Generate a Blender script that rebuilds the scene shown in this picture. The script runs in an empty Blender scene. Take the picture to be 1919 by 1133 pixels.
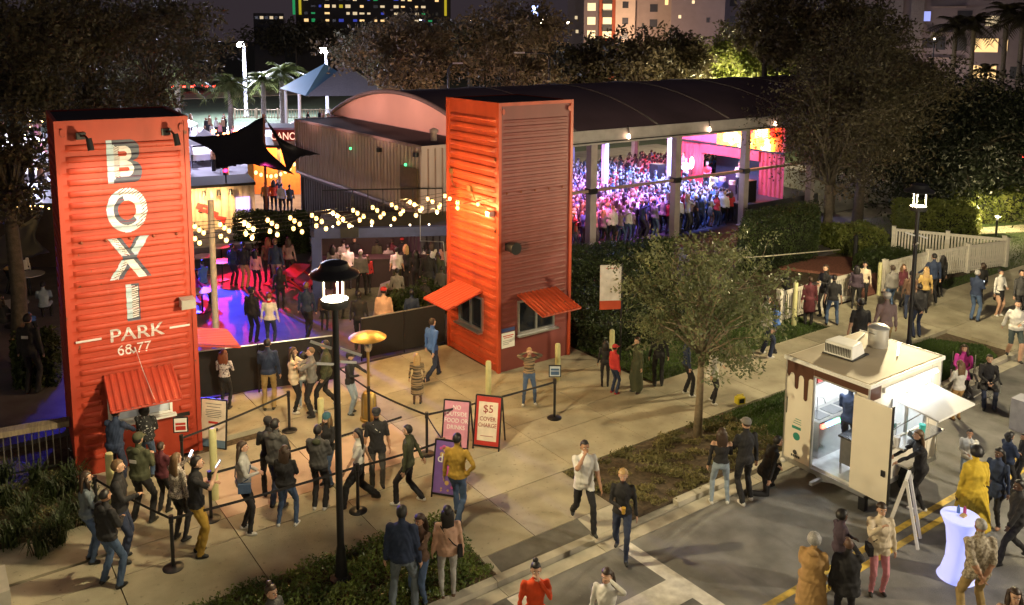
import bpy, bmesh, math, random
import numpy as np
from mathutils import Vector, Matrix
from math import radians as R, sin, cos, pi, atan2, hypot
rnd = random.Random(7)
SC = bpy.context.scene
COL = SC.collection

# ---------------------------------------------------------------- camera
PW, PH, PF, PP, PR_, PSY, CAMH = 1919, 1133, 1613.6, 0.1335827, -0.0050717, -285.8, 9.2989
PA = R(35.5); PC = (-0.3416, 22.8055)
CAMX, CAMY = -12.9651, -18.7647
cd = bpy.data.cameras.new('camera'); cam = bpy.data.objects.new('camera', cd); COL.objects.link(cam)
cam.location = (CAMX, CAMY, CAMH)
yaw = R(90) - PA            # heading of the view, from +X
fw = Vector((cos(yaw) * cos(PP), sin(yaw) * cos(PP), -sin(PP)))
rot = fw.to_track_quat('-Z', 'Y').to_matrix()
rot = rot @ Matrix.Rotation(-PR_, 3, 'Z')
cam.rotation_euler = rot.to_euler()
cd.sensor_fit = 'HORIZONTAL'; cd.sensor_width = 36; cd.lens = 36 * PF / PW
cd.shift_x = 0; cd.shift_y = PSY / PW
cd.clip_start = 0.3; cd.clip_end = 2000
SC.camera = cam

# ---------------------------------------------------------------- night sky, exposure
w = bpy.data.worlds.new('World'); SC.world = w; w.use_nodes = True
nt = w.node_tree; nt.nodes.clear()
sky = nt.nodes.new('ShaderNodeTexSky'); sky.sky_type = 'NISHITA'; sky.sun_disc = False
sky.sun_elevation = R(-4); sky.sun_rotation = R(200)
mx = nt.nodes.new('ShaderNodeMixRGB'); mx.blend_type = 'ADD'; mx.inputs[0].default_value = 1
mx.inputs[2].default_value = (0.150, 0.112, 0.135, 1)     # the town's glow on the night air
bg = nt.nodes.new('ShaderNodeBackground'); bg.inputs[1].default_value = 0.11
ow = nt.nodes.new('ShaderNodeOutputWorld')
nt.links.new(sky.outputs[0], mx.inputs[1]); nt.links.new(mx.outputs[0], bg.inputs[0]); nt.links.new(bg.outputs[0], ow.inputs[0])
SC.view_settings.view_transform = 'Standard'; SC.view_settings.look = 'None'
SC.view_settings.exposure = 0.95; SC.view_settings.gamma = 1
SC.view_settings.use_curve_mapping = False
SC.cycles.use_denoising = True
SC.cycles.max_bounces = 5; SC.cycles.diffuse_bounces = 2; SC.cycles.glossy_bounces = 2
SC.cycles.transmission_bounces = 3; SC.cycles.transparent_max_bounces = 4
SC.cycles.sample_clamp_indirect = 3.0
SC.cycles.use_light_tree = True

def light(kind, name, loc, energy, color, size=0.1, to=None, spot=60, blend=0.6, parent=None, shape=None):
    l = bpy.data.lights.new(name, kind); l.energy = energy; l.color = color
    if kind == 'SPOT': l.spot_size = R(spot); l.spot_blend = blend; l.shadow_soft_size = size
    elif kind == 'POINT': l.shadow_soft_size = size
    elif kind == 'AREA':
        if shape: l.shape = 'RECTANGLE'; l.size, l.size_y = shape
        else: l.size = size
    o = bpy.data.objects.new(name, l); COL.objects.link(o); o.location = loc
    if to is not None:
        o.rotation_euler = (Vector(to) - Vector(loc)).to_track_quat('-Z', 'Y').to_euler()
    if parent: o.parent = parent
    return o

# ---------------------------------------------------------------- from a photo pixel to the place it shows
def G(px, py, z=0.0):
    x = (px - PW / 2) / PF; y = -(py - PH / 2 - PSY) / PF
    c, s = cos(PR_), sin(PR_); x, y = c * x - s * y, s * x + c * y
    d = (x, cos(PP) + y * sin(PP), -sin(PP) + y * cos(PP))
    t = (z - CAMH) / d[2]
    vx, vy = d[0] * t - PC[0], d[1] * t - PC[1]
    return (cos(PA) * vx + sin(PA) * vy, -sin(PA) * vx + cos(PA) * vy, z)
def PROJ(X, Y, Z):
    x = cos(PA) * X - sin(PA) * Y + PC[0]; y = sin(PA) * X + cos(PA) * Y + PC[1]; h = Z - CAMH
    zz = y * cos(PP) - h * sin(PP); x /= zz; y = (y * sin(PP) + h * cos(PP)) / zz
    c, s = cos(-PR_), sin(-PR_); x, y = c * x - s * y, s * x + c * y
    return PW / 2 + PF * x, PH / 2 + PSY - PF * y
def height_of(fx, fy, ty, z0=0.0):
    X, Y, _ = G(fx, fy, z0); lo, hi = -1.0, 60.0
    for _ in range(40):
        m = (lo + hi) / 2
        if PROJ(X, Y, m)[1] > ty: lo = m
        else: hi = m
    return lo - z0
def on_x(px, py, X):
    a = G(px, py, 0); b = G(px, py, 5); t = (X - a[0]) / (b[0] - a[0]); return tuple(a[i] + t * (b[i] - a[i]) for i in range(3))
def on_y(px, py, Y):
    a = G(px, py, 0); b = G(px, py, 5); t = (Y - a[1]) / (b[1] - a[1]); return tuple(a[i] + t * (b[i] - a[i]) for i in range(3))
VC = (-cos(yaw), -sin(yaw)); VR = (sin(yaw), -cos(yaw))    # towards the viewer's side, and to the right
def heading(deg):          # 0 faces the viewer's side, 90 to the right, 180 away
    a = R(deg); fx = cos(a) * VC[0] + sin(a) * VR[0]; fy = cos(a) * VC[1] + sin(a) * VR[1]
    return atan2(fy, fx) - pi / 2

# ---------------------------------------------------------------- materials
MATS = {}
def M(name, col, rough=0.7, var=0.12, scale=6.0, metal=0.0, bump=0.0, bscale=None, col2=None, rand=0.0, spec=None, detail=3.0, stretch=None, thr=None, trans=0.0):
    if name in MATS: return MATS[name]
    m = bpy.data.materials.new(name); m.use_nodes = True; n = m.node_tree; b = n.nodes['Principled BSDF']
    b.inputs['Roughness'].default_value = rough; b.inputs['Metallic'].default_value = metal
    if spec is not None: b.inputs['Specular IOR Level'].default_value = spec
    tc = n.nodes.new('ShaderNodeTexCoord'); src = tc.outputs['Object']
    if stretch:
        mp = n.nodes.new('ShaderNodeMapping'); mp.inputs['Scale'].default_value = stretch
        n.links.new(src, mp.inputs[0]); src = mp.outputs[0]
    no = n.nodes.new('ShaderNodeTexNoise'); no.inputs['Scale'].default_value = scale; no.inputs['Detail'].default_value = detail
    n.links.new(src, no.inputs['Vector'])
    cr = n.nodes.new('ShaderNodeValToRGB')
    c2 = col2 or tuple(min(1, c * (1 + var)) for c in col); c1 = col if col2 else tuple(c * (1 - var) for c in col)
    lo, hi = thr or (0.3, 0.7)
    cr.color_ramp.elements[0].color = (*c1, 1); cr.color_ramp.elements[0].position = lo
    cr.color_ramp.elements[1].color = (*c2, 1); cr.color_ramp.elements[1].position = hi
    n.links.new(no.outputs['Fac'], cr.inputs[0]); out = cr.outputs[0]
    if rand:
        oi = n.nodes.new('ShaderNodeObjectInfo'); mr = n.nodes.new('ShaderNodeMapRange')
        mr.inputs[3].default_value = 1 - rand; mr.inputs[4].default_value = 1 + rand
        hs = n.nodes.new('ShaderNodeHueSaturation')
        n.links.new(oi.outputs['Random'], mr.inputs[0]); n.links.new(mr.outputs[0], hs.inputs['Value']); n.links.new(out, hs.inputs['Color']); out = hs.outputs[0]
    n.links.new(out, b.inputs['Base Color'])
    if bump:
        nb = n.nodes.new('ShaderNodeTexNoise'); nb.inputs['Scale'].default_value = bscale or scale * 6; nb.inputs['Detail'].default_value = 4
        n.links.new(src, nb.inputs['Vector'])
        bp = n.nodes.new('ShaderNodeBump'); bp.inputs['Strength'].default_value = bump; bp.inputs['Distance'].default_value = 0.02
        n.links.new(nb.outputs['Fac'], bp.inputs['Height']); n.links.new(bp.outputs[0], b.inputs['Normal'])
    if trans:
        b.inputs['Transmission Weight'].default_value = trans
    MATS[name] = m; return m
def E(name, col, strength):
    if name in MATS: return MATS[name]
    m = bpy.data.materials.new(name); m.use_nodes = True; b = m.node_tree.nodes['Principled BSDF']
    b.inputs['Base Color'].default_value = (*[min(.8, c) for c in col], 1); b.inputs['Emission Color'].default_value = (*col, 1); b.inputs['Emission Strength'].default_value = strength
    MATS[name] = m; return m

def wear(m, col, scale, lo, hi, stretch=(1, 1, 1), amount=1.0, kind='noise'):
    """stains, rust or dirt with a shape of their own laid over a paint"""
    n = m.node_tree; b = n.nodes['Principled BSDF']; src = b.inputs['Base Color'].links[0].from_socket
    tc = n.nodes.new('ShaderNodeTexCoord'); mp = n.nodes.new('ShaderNodeMapping'); mp.inputs['Scale'].default_value = stretch; n.links.new(tc.outputs['Object'], mp.inputs[0])
    if kind == 'noise': t = n.nodes.new('ShaderNodeTexNoise'); t.inputs['Detail'].default_value = 8; o = t.outputs['Fac']
    else:
        t = n.nodes.new('ShaderNodeTexVoronoi'); t.feature = 'DISTANCE_TO_EDGE' if kind == 'crack' else 'F1'; o = t.outputs['Distance']
    t.inputs['Scale'].default_value = scale; n.links.new(mp.outputs[0], t.inputs['Vector'])
    mr = n.nodes.new('ShaderNodeMapRange'); mr.inputs[1].default_value = lo; mr.inputs[2].default_value = hi; mr.inputs[3].default_value = 0; mr.inputs[4].default_value = amount
    n.links.new(o, mr.inputs[0]); mx = n.nodes.new('ShaderNodeMixRGB'); mx.inputs[2].default_value = (*col, 1)
    n.links.new(mr.outputs[0], mx.inputs[0]); n.links.new(src, mx.inputs[1]); n.links.new(mx.outputs[0], b.inputs['Base Color']); return m
# ---------------------------------------------------------------- mesh building
class MB:
    def __init__(s): s.v = []; s.f = []; s.m = []; s.cur = 0
    def mat(s, i): s.cur = i; return s
    def add(s, vs, fs, m=None):
        o = len(s.v); s.v.extend(vs); k = s.cur if m is None else m
        for f in fs: s.f.append([i + o for i in f]); s.m.append(k)
        return s
    def box(s, x0, x1, y0, y1, z0, z1, m=None, T=None):
        vs = [(x, y, z) for z in (z0, z1) for x, y in ((x0, y0), (x1, y0), (x1, y1), (x0, y1))]
        if T is not None: vs = [tuple(T @ Vector(v)) for v in vs]
        return s.add(vs, [(3, 2, 1, 0), (4, 5, 6, 7), (0, 1, 5, 4), (1, 2, 6, 5), (2, 3, 7, 6), (3, 0, 4, 7)], m)
    def beam(s, p, q, w, h=None, m=None, up=(0, 0, 1)):     # rectangular bar from p to q
        p, q = Vector(p), Vector(q); h = h or w; d = (q - p).normalized(); u = Vector(up)
        if abs(d.dot(u)) > 0.98: u = Vector((0, 1, 0))
        a = d.cross(u).normalized() * (w / 2); b = a.cross(d).normalized() * (h / 2)
        vs = [tuple(c + i * a + j * b) for c in (p, q) for i, j in ((-1, -1), (1, -1), (1, 1), (-1, 1))]
        return s.add(vs, [(3, 2, 1, 0), (4, 5, 6, 7), (0, 1, 5, 4), (1, 2, 6, 5), (2, 3, 7, 6), (3, 0, 4, 7)], m)
    def tube(s, pts, rad, n=8, m=None, caps=True):
        pts = [Vector(p) for p in pts]; rads = rad if isinstance(rad, (list, tuple)) else [rad] * len(pts)
        o = []; a = None
        for i, p in enumerate(pts):
            d = (pts[min(i + 1, len(pts) - 1)] - pts[max(i - 1, 0)])
            if d.length < 1e-9: d = Vector((0, 0, 1))
            d.normalize()
            if a is None:
                u = Vector((0, 0, 1)) if abs(d.z) < 0.9 else Vector((1, 0, 0)); a = d.cross(u).normalized()
            else:
                a = (a - d * a.dot(d)).normalized()
            b = d.cross(a)
            for k in range(n):
                t = 2 * pi * k / n; o.append(tuple(p + rads[i] * (cos(t) * a + sin(t) * b)))
        fs = []
        for i in range(len(pts) - 1):
            for k in range(n):
                fs.append((i * n + k, i * n + (k + 1) % n, (i + 1) * n + (k + 1) % n, (i + 1) * n + k))
        if caps: fs.append(tuple(reversed(range(n)))); fs.append(tuple((len(pts) - 1) * n + k for k in range(n)))
        return s.add(o, fs, m)
    def lathe(s, prof, n=24, c=(0, 0, 0), m=None, cap=True):     # prof: (r, z)
        o = []
        for r, z in prof:
            for k in range(n): t = 2 * pi * k / n; o.append((c[0] + r * cos(t), c[1] + r * sin(t), c[2] + z))
        fs = []
        for i in range(len(prof) - 1):
            for k in range(n): fs.append((i * n + k, i * n + (k + 1) % n, (i + 1) * n + (k + 1) % n, (i + 1) * n + k))
        if cap: fs.append(tuple(reversed(range(n)))); fs.append(tuple((len(prof) - 1) * n + k for k in range(n)))
        return s.add(o, fs, m)
    def ell(s, c, r, nu=12, nv=8, m=None, T=None):
        vs = []; c = Vector(c)
        for j in range(nv + 1):
            ph = pi * j / nv
            for i in range(nu):
                t = 2 * pi * i / nu; v = Vector((r[0] * sin(ph) * cos(t), r[1] * sin(ph) * sin(t), r[2] * cos(ph)))
                if T is not None: v = T @ v
                vs.append(tuple(c + v))
        fs = [(j * nu + i, (j + 1) * nu + i, (j + 1) * nu + (i + 1) % nu, j * nu + (i + 1) % nu) for j in range(nv) for i in range(nu)]
        return s.add(vs, fs, m)
    def prism(s, poly, z0, z1, m=None):
        n = len(poly); a = sum(poly[i][0] * poly[(i + 1) % n][1] - poly[(i + 1) % n][0] * poly[i][1] for i in range(n))
        if a < 0: poly = poly[::-1]
        vs = [(x, y, z0) for x, y in poly] + [(x, y, z1) for x, y in poly]
        fs = [tuple(reversed(range(n))), tuple(range(n, 2 * n))] + [(i, (i + 1) % n, n + (i + 1) % n, n + i) for i in range(n)]
        return s.add(vs, fs, m)
    def quad(s, a, b, c, d, m=None): return s.add([tuple(a), tuple(b), tuple(c), tuple(d)], [(0, 1, 2, 3)], m)
    def mesh(s, name, mats=()):
        me = bpy.data.meshes.new(name); me.from_pydata(s.v, [], s.f)
        for m in mats: me.materials.append(m)
        if s.m and max(s.m) > 0: me.polygons.foreach_set('material_index', s.m)
        me.update(); return me
    def build(s, name, mats, parent=None, smooth=False, label=None, loc=None, rz=0, auto=None):
        if not isinstance(mats, (list, tuple)): mats = [mats]
        me = s.mesh(name, mats); o = bpy.data.objects.new(name, me); COL.objects.link(o)
        if smooth:
            me.polygons.foreach_set('use_smooth', [True] * len(me.polygons))
            if auto: me.set_sharp_from_angle(angle=R(auto))
        if parent: o.parent = parent
        if loc is not None: o.location = loc
        o.rotation_euler.z = rz
        if label: o['label'] = label
        return o
def bevel(o, wd=0.01, seg=2):
    b = o.modifiers.new('bevel', 'BEVEL'); b.width = wd; b.segments = seg; b.limit_method = 'ANGLE'; return o
def thing(name, label, cat, loc=(0, 0, 0), rz=0, group=None):
    o = bpy.data.objects.new(name, None); COL.objects.link(o); o.location = loc; o.rotation_euler.z = rz
    o.empty_display_size = 0.2; return tag(o, label, cat, group)
def tag(o, label, cat, group=None, kind=None):
    o['label'] = label; o['category'] = cat
    if group: o['group'] = group
    if kind: o['kind'] = kind
    return o
def struct(o, kind='structure'): o['kind'] = kind; return o
def copy_tree(o, parent=None):
    c = o.copy(); COL.objects.link(c); c.parent = parent
    for ch in o.children: copy_tree(ch, c)
    return c
def dup(o, loc, rz, label=None):
    c = copy_tree(o); c.location = loc; c.rotation_euler.z = rz
    if label: c['label'] = label
    return c
def rawmesh(name, v, f, mats, mi=None, smooth=False):      # fast numpy meshes of quads
    me = bpy.data.meshes.new(name); nf = len(f); k = f.shape[1]
    me.vertices.add(len(v)); me.vertices.foreach_set('co', np.asarray(v, dtype=np.float32).ravel())
    me.loops.add(nf * k); me.loops.foreach_set('vertex_index', f.astype(np.int32).ravel())
    me.polygons.add(nf); me.polygons.foreach_set('loop_start', np.arange(0, nf * k, k, dtype=np.int32))
    me.polygons.foreach_set('loop_total', np.full(nf, k, dtype=np.int32))
    for m in mats: me.materials.append(m)
    if mi is not None: me.polygons.foreach_set('material_index', mi.astype(np.int32))
    if smooth: me.polygons.foreach_set('use_smooth', np.ones(nf, dtype=bool))
    me.update(calc_edges=True); return me
def text_mesh(s, size, align='CENTER', font_extrude=0.004):
    cu = bpy.data.curves.new('lettering', 'FONT'); cu.body = s; cu.size = size; cu.align_x = align; cu.align_y = 'CENTER'; cu.extrude = font_extrude
    cu.resolution_u = 3
    o = bpy.data.objects.new('lettering_tmp', cu); COL.objects.link(o)
    dg = bpy.context.evaluated_depsgraph_get(); me = bpy.data.meshes.new_from_object(o.evaluated_get(dg))
    bpy.data.objects.remove(o); bpy.data.curves.remove(cu); return me
def letter_on(s, size, mat, parent, mtx, name='lettering', sx=1.0, bold=0.0, align='CENTER'):
    me = text_mesh(s, size, align); me.transform(Matrix.Diagonal((sx, 1, 1, 1)))
    me.transform(mtx); me.materials.clear(); me.materials.append(mat)
    o = bpy.data.objects.new(name, me); COL.objects.link(o); o.parent = parent; return o

# ---------------------------------------------------------------- palette
concrete = M('concrete', (0.275, 0.245, 0.17), 0.85, 0.0, 1.3, bump=0.35, bscale=70, col2=(0.46, 0.415, 0.30), rand=0.13, detail=14)
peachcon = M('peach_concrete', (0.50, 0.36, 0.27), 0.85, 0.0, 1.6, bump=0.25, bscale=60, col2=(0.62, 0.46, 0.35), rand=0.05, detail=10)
kerbcon = M('kerb_concrete', (0.46, 0.42, 0.33), 0.85, 0.22, 2.5, bump=0.2, bscale=60, detail=7, rand=.05)
asphalt = M('asphalt', (0.145, 0.14, 0.130), 0.8, 0.0, 1.6, bump=0.8, bscale=120, col2=(0.28, 0.272, 0.255), detail=12)
patchas = M('asphalt_patch', (0.14, 0.13, 0.11), 0.8, 0.2, 4, bump=0.5, bscale=150, detail=8)
patio = M('patio_paving', (0.12, 0.105, 0.11), 0.7, 0.25, 1.5, bump=0.3, bscale=50, detail=6)
whitepaint = M('road_paint', (0.50, 0.47, 0.42), 0.7, 0.0, 5, col2=(0.80, 0.77, 0.70), detail=9)
yellowpaint = M('yellow_road_paint', (0.38, 0.27, 0.07), 0.7, 0.0, 5, col2=(0.72, 0.50, 0.08), detail=9, thr=(0.35, 0.55))
soil = M('mulch', (0.085, 0.060, 0.034), 0.95, 0.5, 9, bump=1.0, bscale=40, detail=8)
grassm = M('grass_blades', (0.035, 0.075, 0.012), 0.8, 0.0, 0.8, col2=(0.085, 0.14, 0.02), detail=6)
groundm = M('dark_turf', (0.018, 0.032, 0.010), 0.95, 0.4, 0.4, bump=0.6, bscale=8, detail=8)
orange = M('orange_container_paint', (0.33, 0.034, 0.014), 0.58, 0.0, 2.2, col2=(0.45, 0.050, 0.020), bump=0.06, bscale=12, detail=8, stretch=(1, 1, 0.35))
orangeR = M('faded_orange_container_paint', (0.36, 0.048, 0.018), 0.42, 0.0, 2.4, col2=(0.50, 0.075, 0.028), bump=0.08, bscale=12, detail=8, stretch=(1, 1, 0.35))
greyc = M('grey_container_paint', (0.36, 0.27, 0.26), 0.5, 0.15, 1.5, bump=0.05, detail=8, stretch=(1, 1, .3))
navy_steel = M('blue_steel', (0.045, 0.065, 0.20), 0.45, 0.15, 3)
black = M('black_metal', (0.012, 0.012, 0.014), 0.4, 0.2, 8)
blackroof = M('black_roof', (0.012, 0.011, 0.014), 0.8, 0.3, 2)
roofm = M('dark_roof_membrane', (0.10, 0.06, 0.075), 0.7, 0.2, 0.5, detail=6, bump=.1, bscale=3)
steelw = M('painted_white_steel', (0.40, 0.37, 0.37), 0.5, 0.1, 3)
whitem = M('white_paint', (0.78, 0.77, 0.74), 0.45, 0.05, 3)
cream = M('cream_trailer_paint', (0.78, 0.72, 0.60), 0.35, 0.04, 2)
alu = M('aluminium', (0.6, 0.6, 0.6), 0.35, 0.08, 8, metal=0.9)
steel = M('stainless_steel', (0.62, 0.62, 0.62), 0.22, 0.05, 6, metal=1.0)
glass_dark = M('window_glass', (0.012, 0.014, 0.02), 0.06, 0.1, 2)
rubber = M('rubber', (0.015, 0.015, 0.015), 0.85, 0.2, 10)
brown = M('chocolate_paint', (0.085, 0.032, 0.018), 0.4, 0.05, 4)
bollardm = M('bollard_paint', (0.52, 0.50, 0.25), 0.5, 0.1, 6)
wood = M('grey_wood', (0.22, 0.17, 0.11), 0.8, 0.3, 4, stretch=(8, 1, 1), bump=.2)
greenled = E('green_exit_glow', (0.1, 1, 0.3), 1.2)
warmbulb = E('warm_bulb', (1.0, 0.58, 0.17), 2.6)
lamp_tube = E('lamp_tube_glow', (1.0, 0.84, 0.52), 0.42); lamp_tube.node_tree.nodes['Principled BSDF'].inputs['Base Color'].default_value = (.012, .012, .010, 1)
tube_white = E('white_tube_glow', (0.9, 0.97, 1.0), 2.5)

wear(concrete, (.12, .10, .07), .55, .56, .78, amount=.55); wear(concrete, (.07, .06, .05), 5.5, .075, .05, kind='dots', amount=.75); wear(concrete, (.16, .14, .10), 9, .62, .70, amount=.5)
wear(asphalt, (.06, .058, .055), .5, .54, .72, amount=.6); wear(asphalt, (.07, .068, .064), 2.2, .60, .70, (1, .25, 1), amount=.45); wear(asphalt, (.30, .28, .25), 14, .66, .72, amount=.45)
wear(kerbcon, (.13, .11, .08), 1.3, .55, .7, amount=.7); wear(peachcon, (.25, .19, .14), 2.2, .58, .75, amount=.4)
wear(orange, (.16, .03, .018), 1.1, .56, .75, (1, 1, .25), .55); wear(orange, (.10, .035, .015), 9, .69, .74, (1, 1, .5), .9); wear(orange, (.52, .16, .10), 3.0, .66, .78, (2.5, 2.5, .3), .2)
wear(orangeR, (.16, .03, .018), 1.3, .56, .75, (1, 1, .25), .6); wear(orangeR, (.10, .035, .015), 8, .68, .73, (1, 1, .5), .9)
wear(greyc, (.10, .07, .06), 1.5, .55, .75, (1, 1, .2), .6); wear(cream, (.45, .38, .28), 1.2, .6, .8, (1, 1, .3), .35); wear(roofm, (.05, .03, .035), .3, .5, .7, amount=.6)
# ---------------------------------------------------------------- ground, road, walks
struct(MB().box(-500, 700, -300, 900, -1.0, -0.17).build('ground', groundm))
struct(MB().box(-60, 90, -17.0, -7.8, -0.3, -0.12).build('road', asphalt))
struct(MB().box(-60, 90, -17.6, -17.0, -0.3, 0.0).build('kerb', kerbcon, label='concrete kerb on the far side of the road'))
far_walk = struct(MB().box(-60, 90, -21.0, -17.6, -0.3, -0.006).build('pavement', concrete))
# kerb stones and gutter, each length its own piece
kerb = bpy.data.objects.new('kerb', None); COL.objects.link(kerb); struct(kerb)
x = -27.2
while x < 60:
    x1 = x + 2.2
    if x1 > 30: x1 = x + 8
    low = (x > -5.2 and x < -2.0)
    mb = MB()
    if low: mb.box(x + .006, x1 - .006, -7.52, -7.37, -.3, -.095)
    else: mb.add([(x + .006, -7.55, -.3), (x1 - .006, -7.55, -.3), (x1 - .006, -7.37, -.3), (x + .006, -7.37, -.3),
                  (x + .006, -7.52, -.02), (x1 - .006, -7.52, -.02), (x1 - .006, -7.37, .004), (x + .006, -7.37, .004)],
                 [(3, 2, 1, 0), (4, 5, 6, 7), (0, 1, 5, 4), (1, 2, 6, 5), (2, 3, 7, 6), (3, 0, 4, 7)])
    mb.build('kerb_stone', kerbcon, kerb)
    MB().box(x + .006, x1 - .006, -7.84, -7.56, -.3, -.108).build('gutter_slab', kerbcon, kerb)
    x = x1
# concrete walk cut into slabs
walk = bpy.data.objects.new('sidewalk', None); COL.objects.link(walk); struct(walk)
gap = .009
def slab(x0, x1, y0, y1, z=0.0, poly=None):
    if poly: return MB().prism(poly, -.12, z).build('paving_slab', concrete, walk)
    o = MB().box(x0 + gap, x1 - gap, y0 + gap, y1 - gap, -.12, z).build('paving_slab', concrete, walk)
    o['slab'] = 1; return o
XJ = [-14.9, -12.7, -10.52, -8.4, -6.22, -3.87, -1.6, 0.6, 2.8, 5.0, 7.2, 9.4, 11.6, 13.8, 16.0, 18.2, 20.4, 22.6, 24.8, 27, 29.2, 31.4, 33.6]
for i in range(len(XJ) - 1):
    a, b = XJ[i], XJ[i + 1]
    slab(a, b, -5.24, -3.7)
    slab(a, b, -3.7, -2.92) if a >= -10.6 or a < -12 else slab(a, b, -3.7, -2.85)
for a, b in zip(XJ[6:], XJ[7:]):         # farther right, beyond the trailer, the walk widens
    if a > 13.5: slab(a, b, -7.35, -5.24)
slab(-5.08, -3.87, -6.82, -5.24); slab(-3.87, -1.95, -6.82, -5.24)
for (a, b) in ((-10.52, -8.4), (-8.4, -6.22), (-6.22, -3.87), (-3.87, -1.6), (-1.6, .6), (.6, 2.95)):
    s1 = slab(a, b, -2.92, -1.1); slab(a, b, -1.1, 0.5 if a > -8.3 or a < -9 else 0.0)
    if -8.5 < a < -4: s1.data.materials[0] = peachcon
for (a, b) in ((-7.8, -6.22), (-6.22, -3.87), (-3.87, -1.6), (-1.6, -0.05)):
    slab(a, b, 0.5, 2.75)
slab(-12.7, -10.52, -2.85, -1.6)
for a, b in ((9.4, 11.6), (11.6, 13.8), (13.8, 16.0), (16.0, 18.2)): slab(a + (1.6 if a < 10 else 0), b, -2.92, -1.75)
# the ramp down to the crossing, its dark warning pad, and kerb wings
rp = MB().add([(-5.08, -7.36, -.3), (-1.95, -7.36, -.3), (-1.95, -6.82, -.3), (-5.08, -6.82, -.3), (-5.08, -7.36, -.098), (-1.95, -7.36, -.098), (-1.95, -6.82, -.003), (-5.08, -6.82, -.003)],
              [(3, 2, 1, 0), (4, 5, 6, 7), (0, 1, 5, 4), (1, 2, 6, 5), (2, 3, 7, 6), (3, 0, 4, 7)]).build('ramp_slab', kerbcon, walk)
MB().add([(-4.95, -7.35, -.09), (-2.85, -7.35, -.09), (-2.85, -6.83, .002), (-4.95, -6.83, .002)], [(0, 1, 2, 3)]).build('warning_pad', patchas, walk)
struct(MB().box(-14.9, 40, -7.36, 2.9, -.165, -.118).build('sidewalk_base', soil))
struct(MB().box(-16, 40, 2.9, 34, -.16, -.012).build('patio', patio))
# brick path to the white gate
bp = M('brick_path', (0.25, 0.10, 0.07), 0.8, 0.3, 12, bump=.3)
struct(MB().prism([(15.6, 2.6), (18.2, 2.9), (21.6, .3), (19.2, -1.7), (14.4, -1.7), (17, 0.2)], -.1, .0).build('path', bp))
# paint on the road
zR = -.116
def road_mark(poly, m, nm='road_marking', lab=None):
    o = MB().add([(x, y, zR + (.004 if nm == 'crossing_bar' else 0)) for x, y in poly], [tuple(range(len(poly)))]).build(nm, m); return struct(o)
road_mark([(-2.72, -7.86), (-2.42, -7.86), (-2.20, -15.5), (-2.50, -15.5)], whitepaint, 'crossing_line')
road_mark([(-5.25, -7.86), (-4.95, -7.86), (-4.75, -15.5), (-5.05, -15.5)], whitepaint, 'crossing_line')
for y in (-9.05, -10.95, -12.85): road_mark([(-4.90, y), (-2.62, y), (-2.60, y - .6), (-4.88, y - .6)], whitepaint, 'crossing_bar')
for yy in (-10.44, -10.74):
    for a, b in ((-2.3, 22), (-50, -5.3)): road_mark([(a, yy), (b, yy), (b, yy - .13), (a, yy - .13)], yellowpaint, 'centre_line')

# ---------------------------------------------------------------- leaves, grass, trees
def leafcloud(centers, spread, n, size, seed, flat=0.0):
    g = np.random.default_rng(seed); centers = np.asarray(centers); idx = g.integers(0, len(centers), n)
    c = centers[idx] + np.clip(g.normal(0, 1, (n, 3)), -1.7, 1.7) * np.asarray(spread)
    a = g.normal(0, 1, (n, 3)); a /= np.linalg.norm(a, axis=1)[:, None]
    b = g.normal(0, 1, (n, 3)); b -= (b * a).sum(1)[:, None] * a; b /= np.linalg.norm(b, axis=1)[:, None]
    s = size * g.uniform(.55, 1.25, (n, 1)); a *= s; b *= s * .42
    v = np.stack([c - a, c + b, c + a, c - b], 1).reshape(-1, 3)
    return v, np.arange(n * 4).reshape(-1, 4)
def blades(poly, n, h, seed, wd=.012, lean=.5, z=-.03):
    g = np.random.default_rng(seed); P = np.array(poly); lo, hi = P.min(0), P.max(0); pts = np.zeros((0, 2))
    while len(pts) < n:
        q = g.uniform(lo, hi, (n * 2, 2)); ins = np.zeros(len(q), bool)
        for i in range(len(P)):
            a, b = P[i], P[(i + 1) % len(P)]
            c = ((a[1] > q[:, 1]) != (b[1] > q[:, 1])) & (q[:, 0] < (b[0] - a[0]) * (q[:, 1] - a[1]) / (b[1] - a[1] + 1e-12) + a[0])
            ins ^= c
        pts = np.vstack([pts, q[ins]])
    pts = pts[:n]; t = g.uniform(0, 2 * pi, n); hh = h * g.uniform(.5, 1.2, n); d = np.stack([np.cos(t), np.sin(t)], 1)
    base = np.column_stack([pts, np.full(n, z)]); sd = np.column_stack([d, np.zeros(n)]) * wd
    t2 = g.uniform(0, 2 * pi, n); tip = base + np.column_stack([np.cos(t2) * hh * lean, np.sin(t2) * hh * lean, hh])
    v = np.stack([base - sd, base + sd, tip], 1).reshape(-1, 3); return v, np.arange(n * 3).reshape(-1, 3)
def stuff(name, v, f, mats, kind='stuff', label=None, cat=None):
    o = bpy.data.objects.new(name, rawmesh(name, v, f, mats)); COL.objects.link(o); o['kind'] = kind
    if label: o['label'] = label; o['category'] = cat or name
    return o
grass_polys = [
    ([(3.15, -2.95), (10.9, -2.95), (11.0, -1.2), (8.5, 1.2), (3.1, 2.6)], 26000),
    ([(3.0, -7.3), (1.9, -5.3), (8.4, -5.3), (8.4, -7.3)], 16000),
    ([(9.6, -5.0 - .3), (12.6, -5.35), (13.4, -6.6), (12.8, -7.3), (8.6, -7.3)], 12000),
    ([(18.3, -2.9), (34, -2.9), (34, 6), (23.5, 6), (22, 1.5), (23.6, -2.5), (18.5, -2.1)], 20000)]
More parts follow.
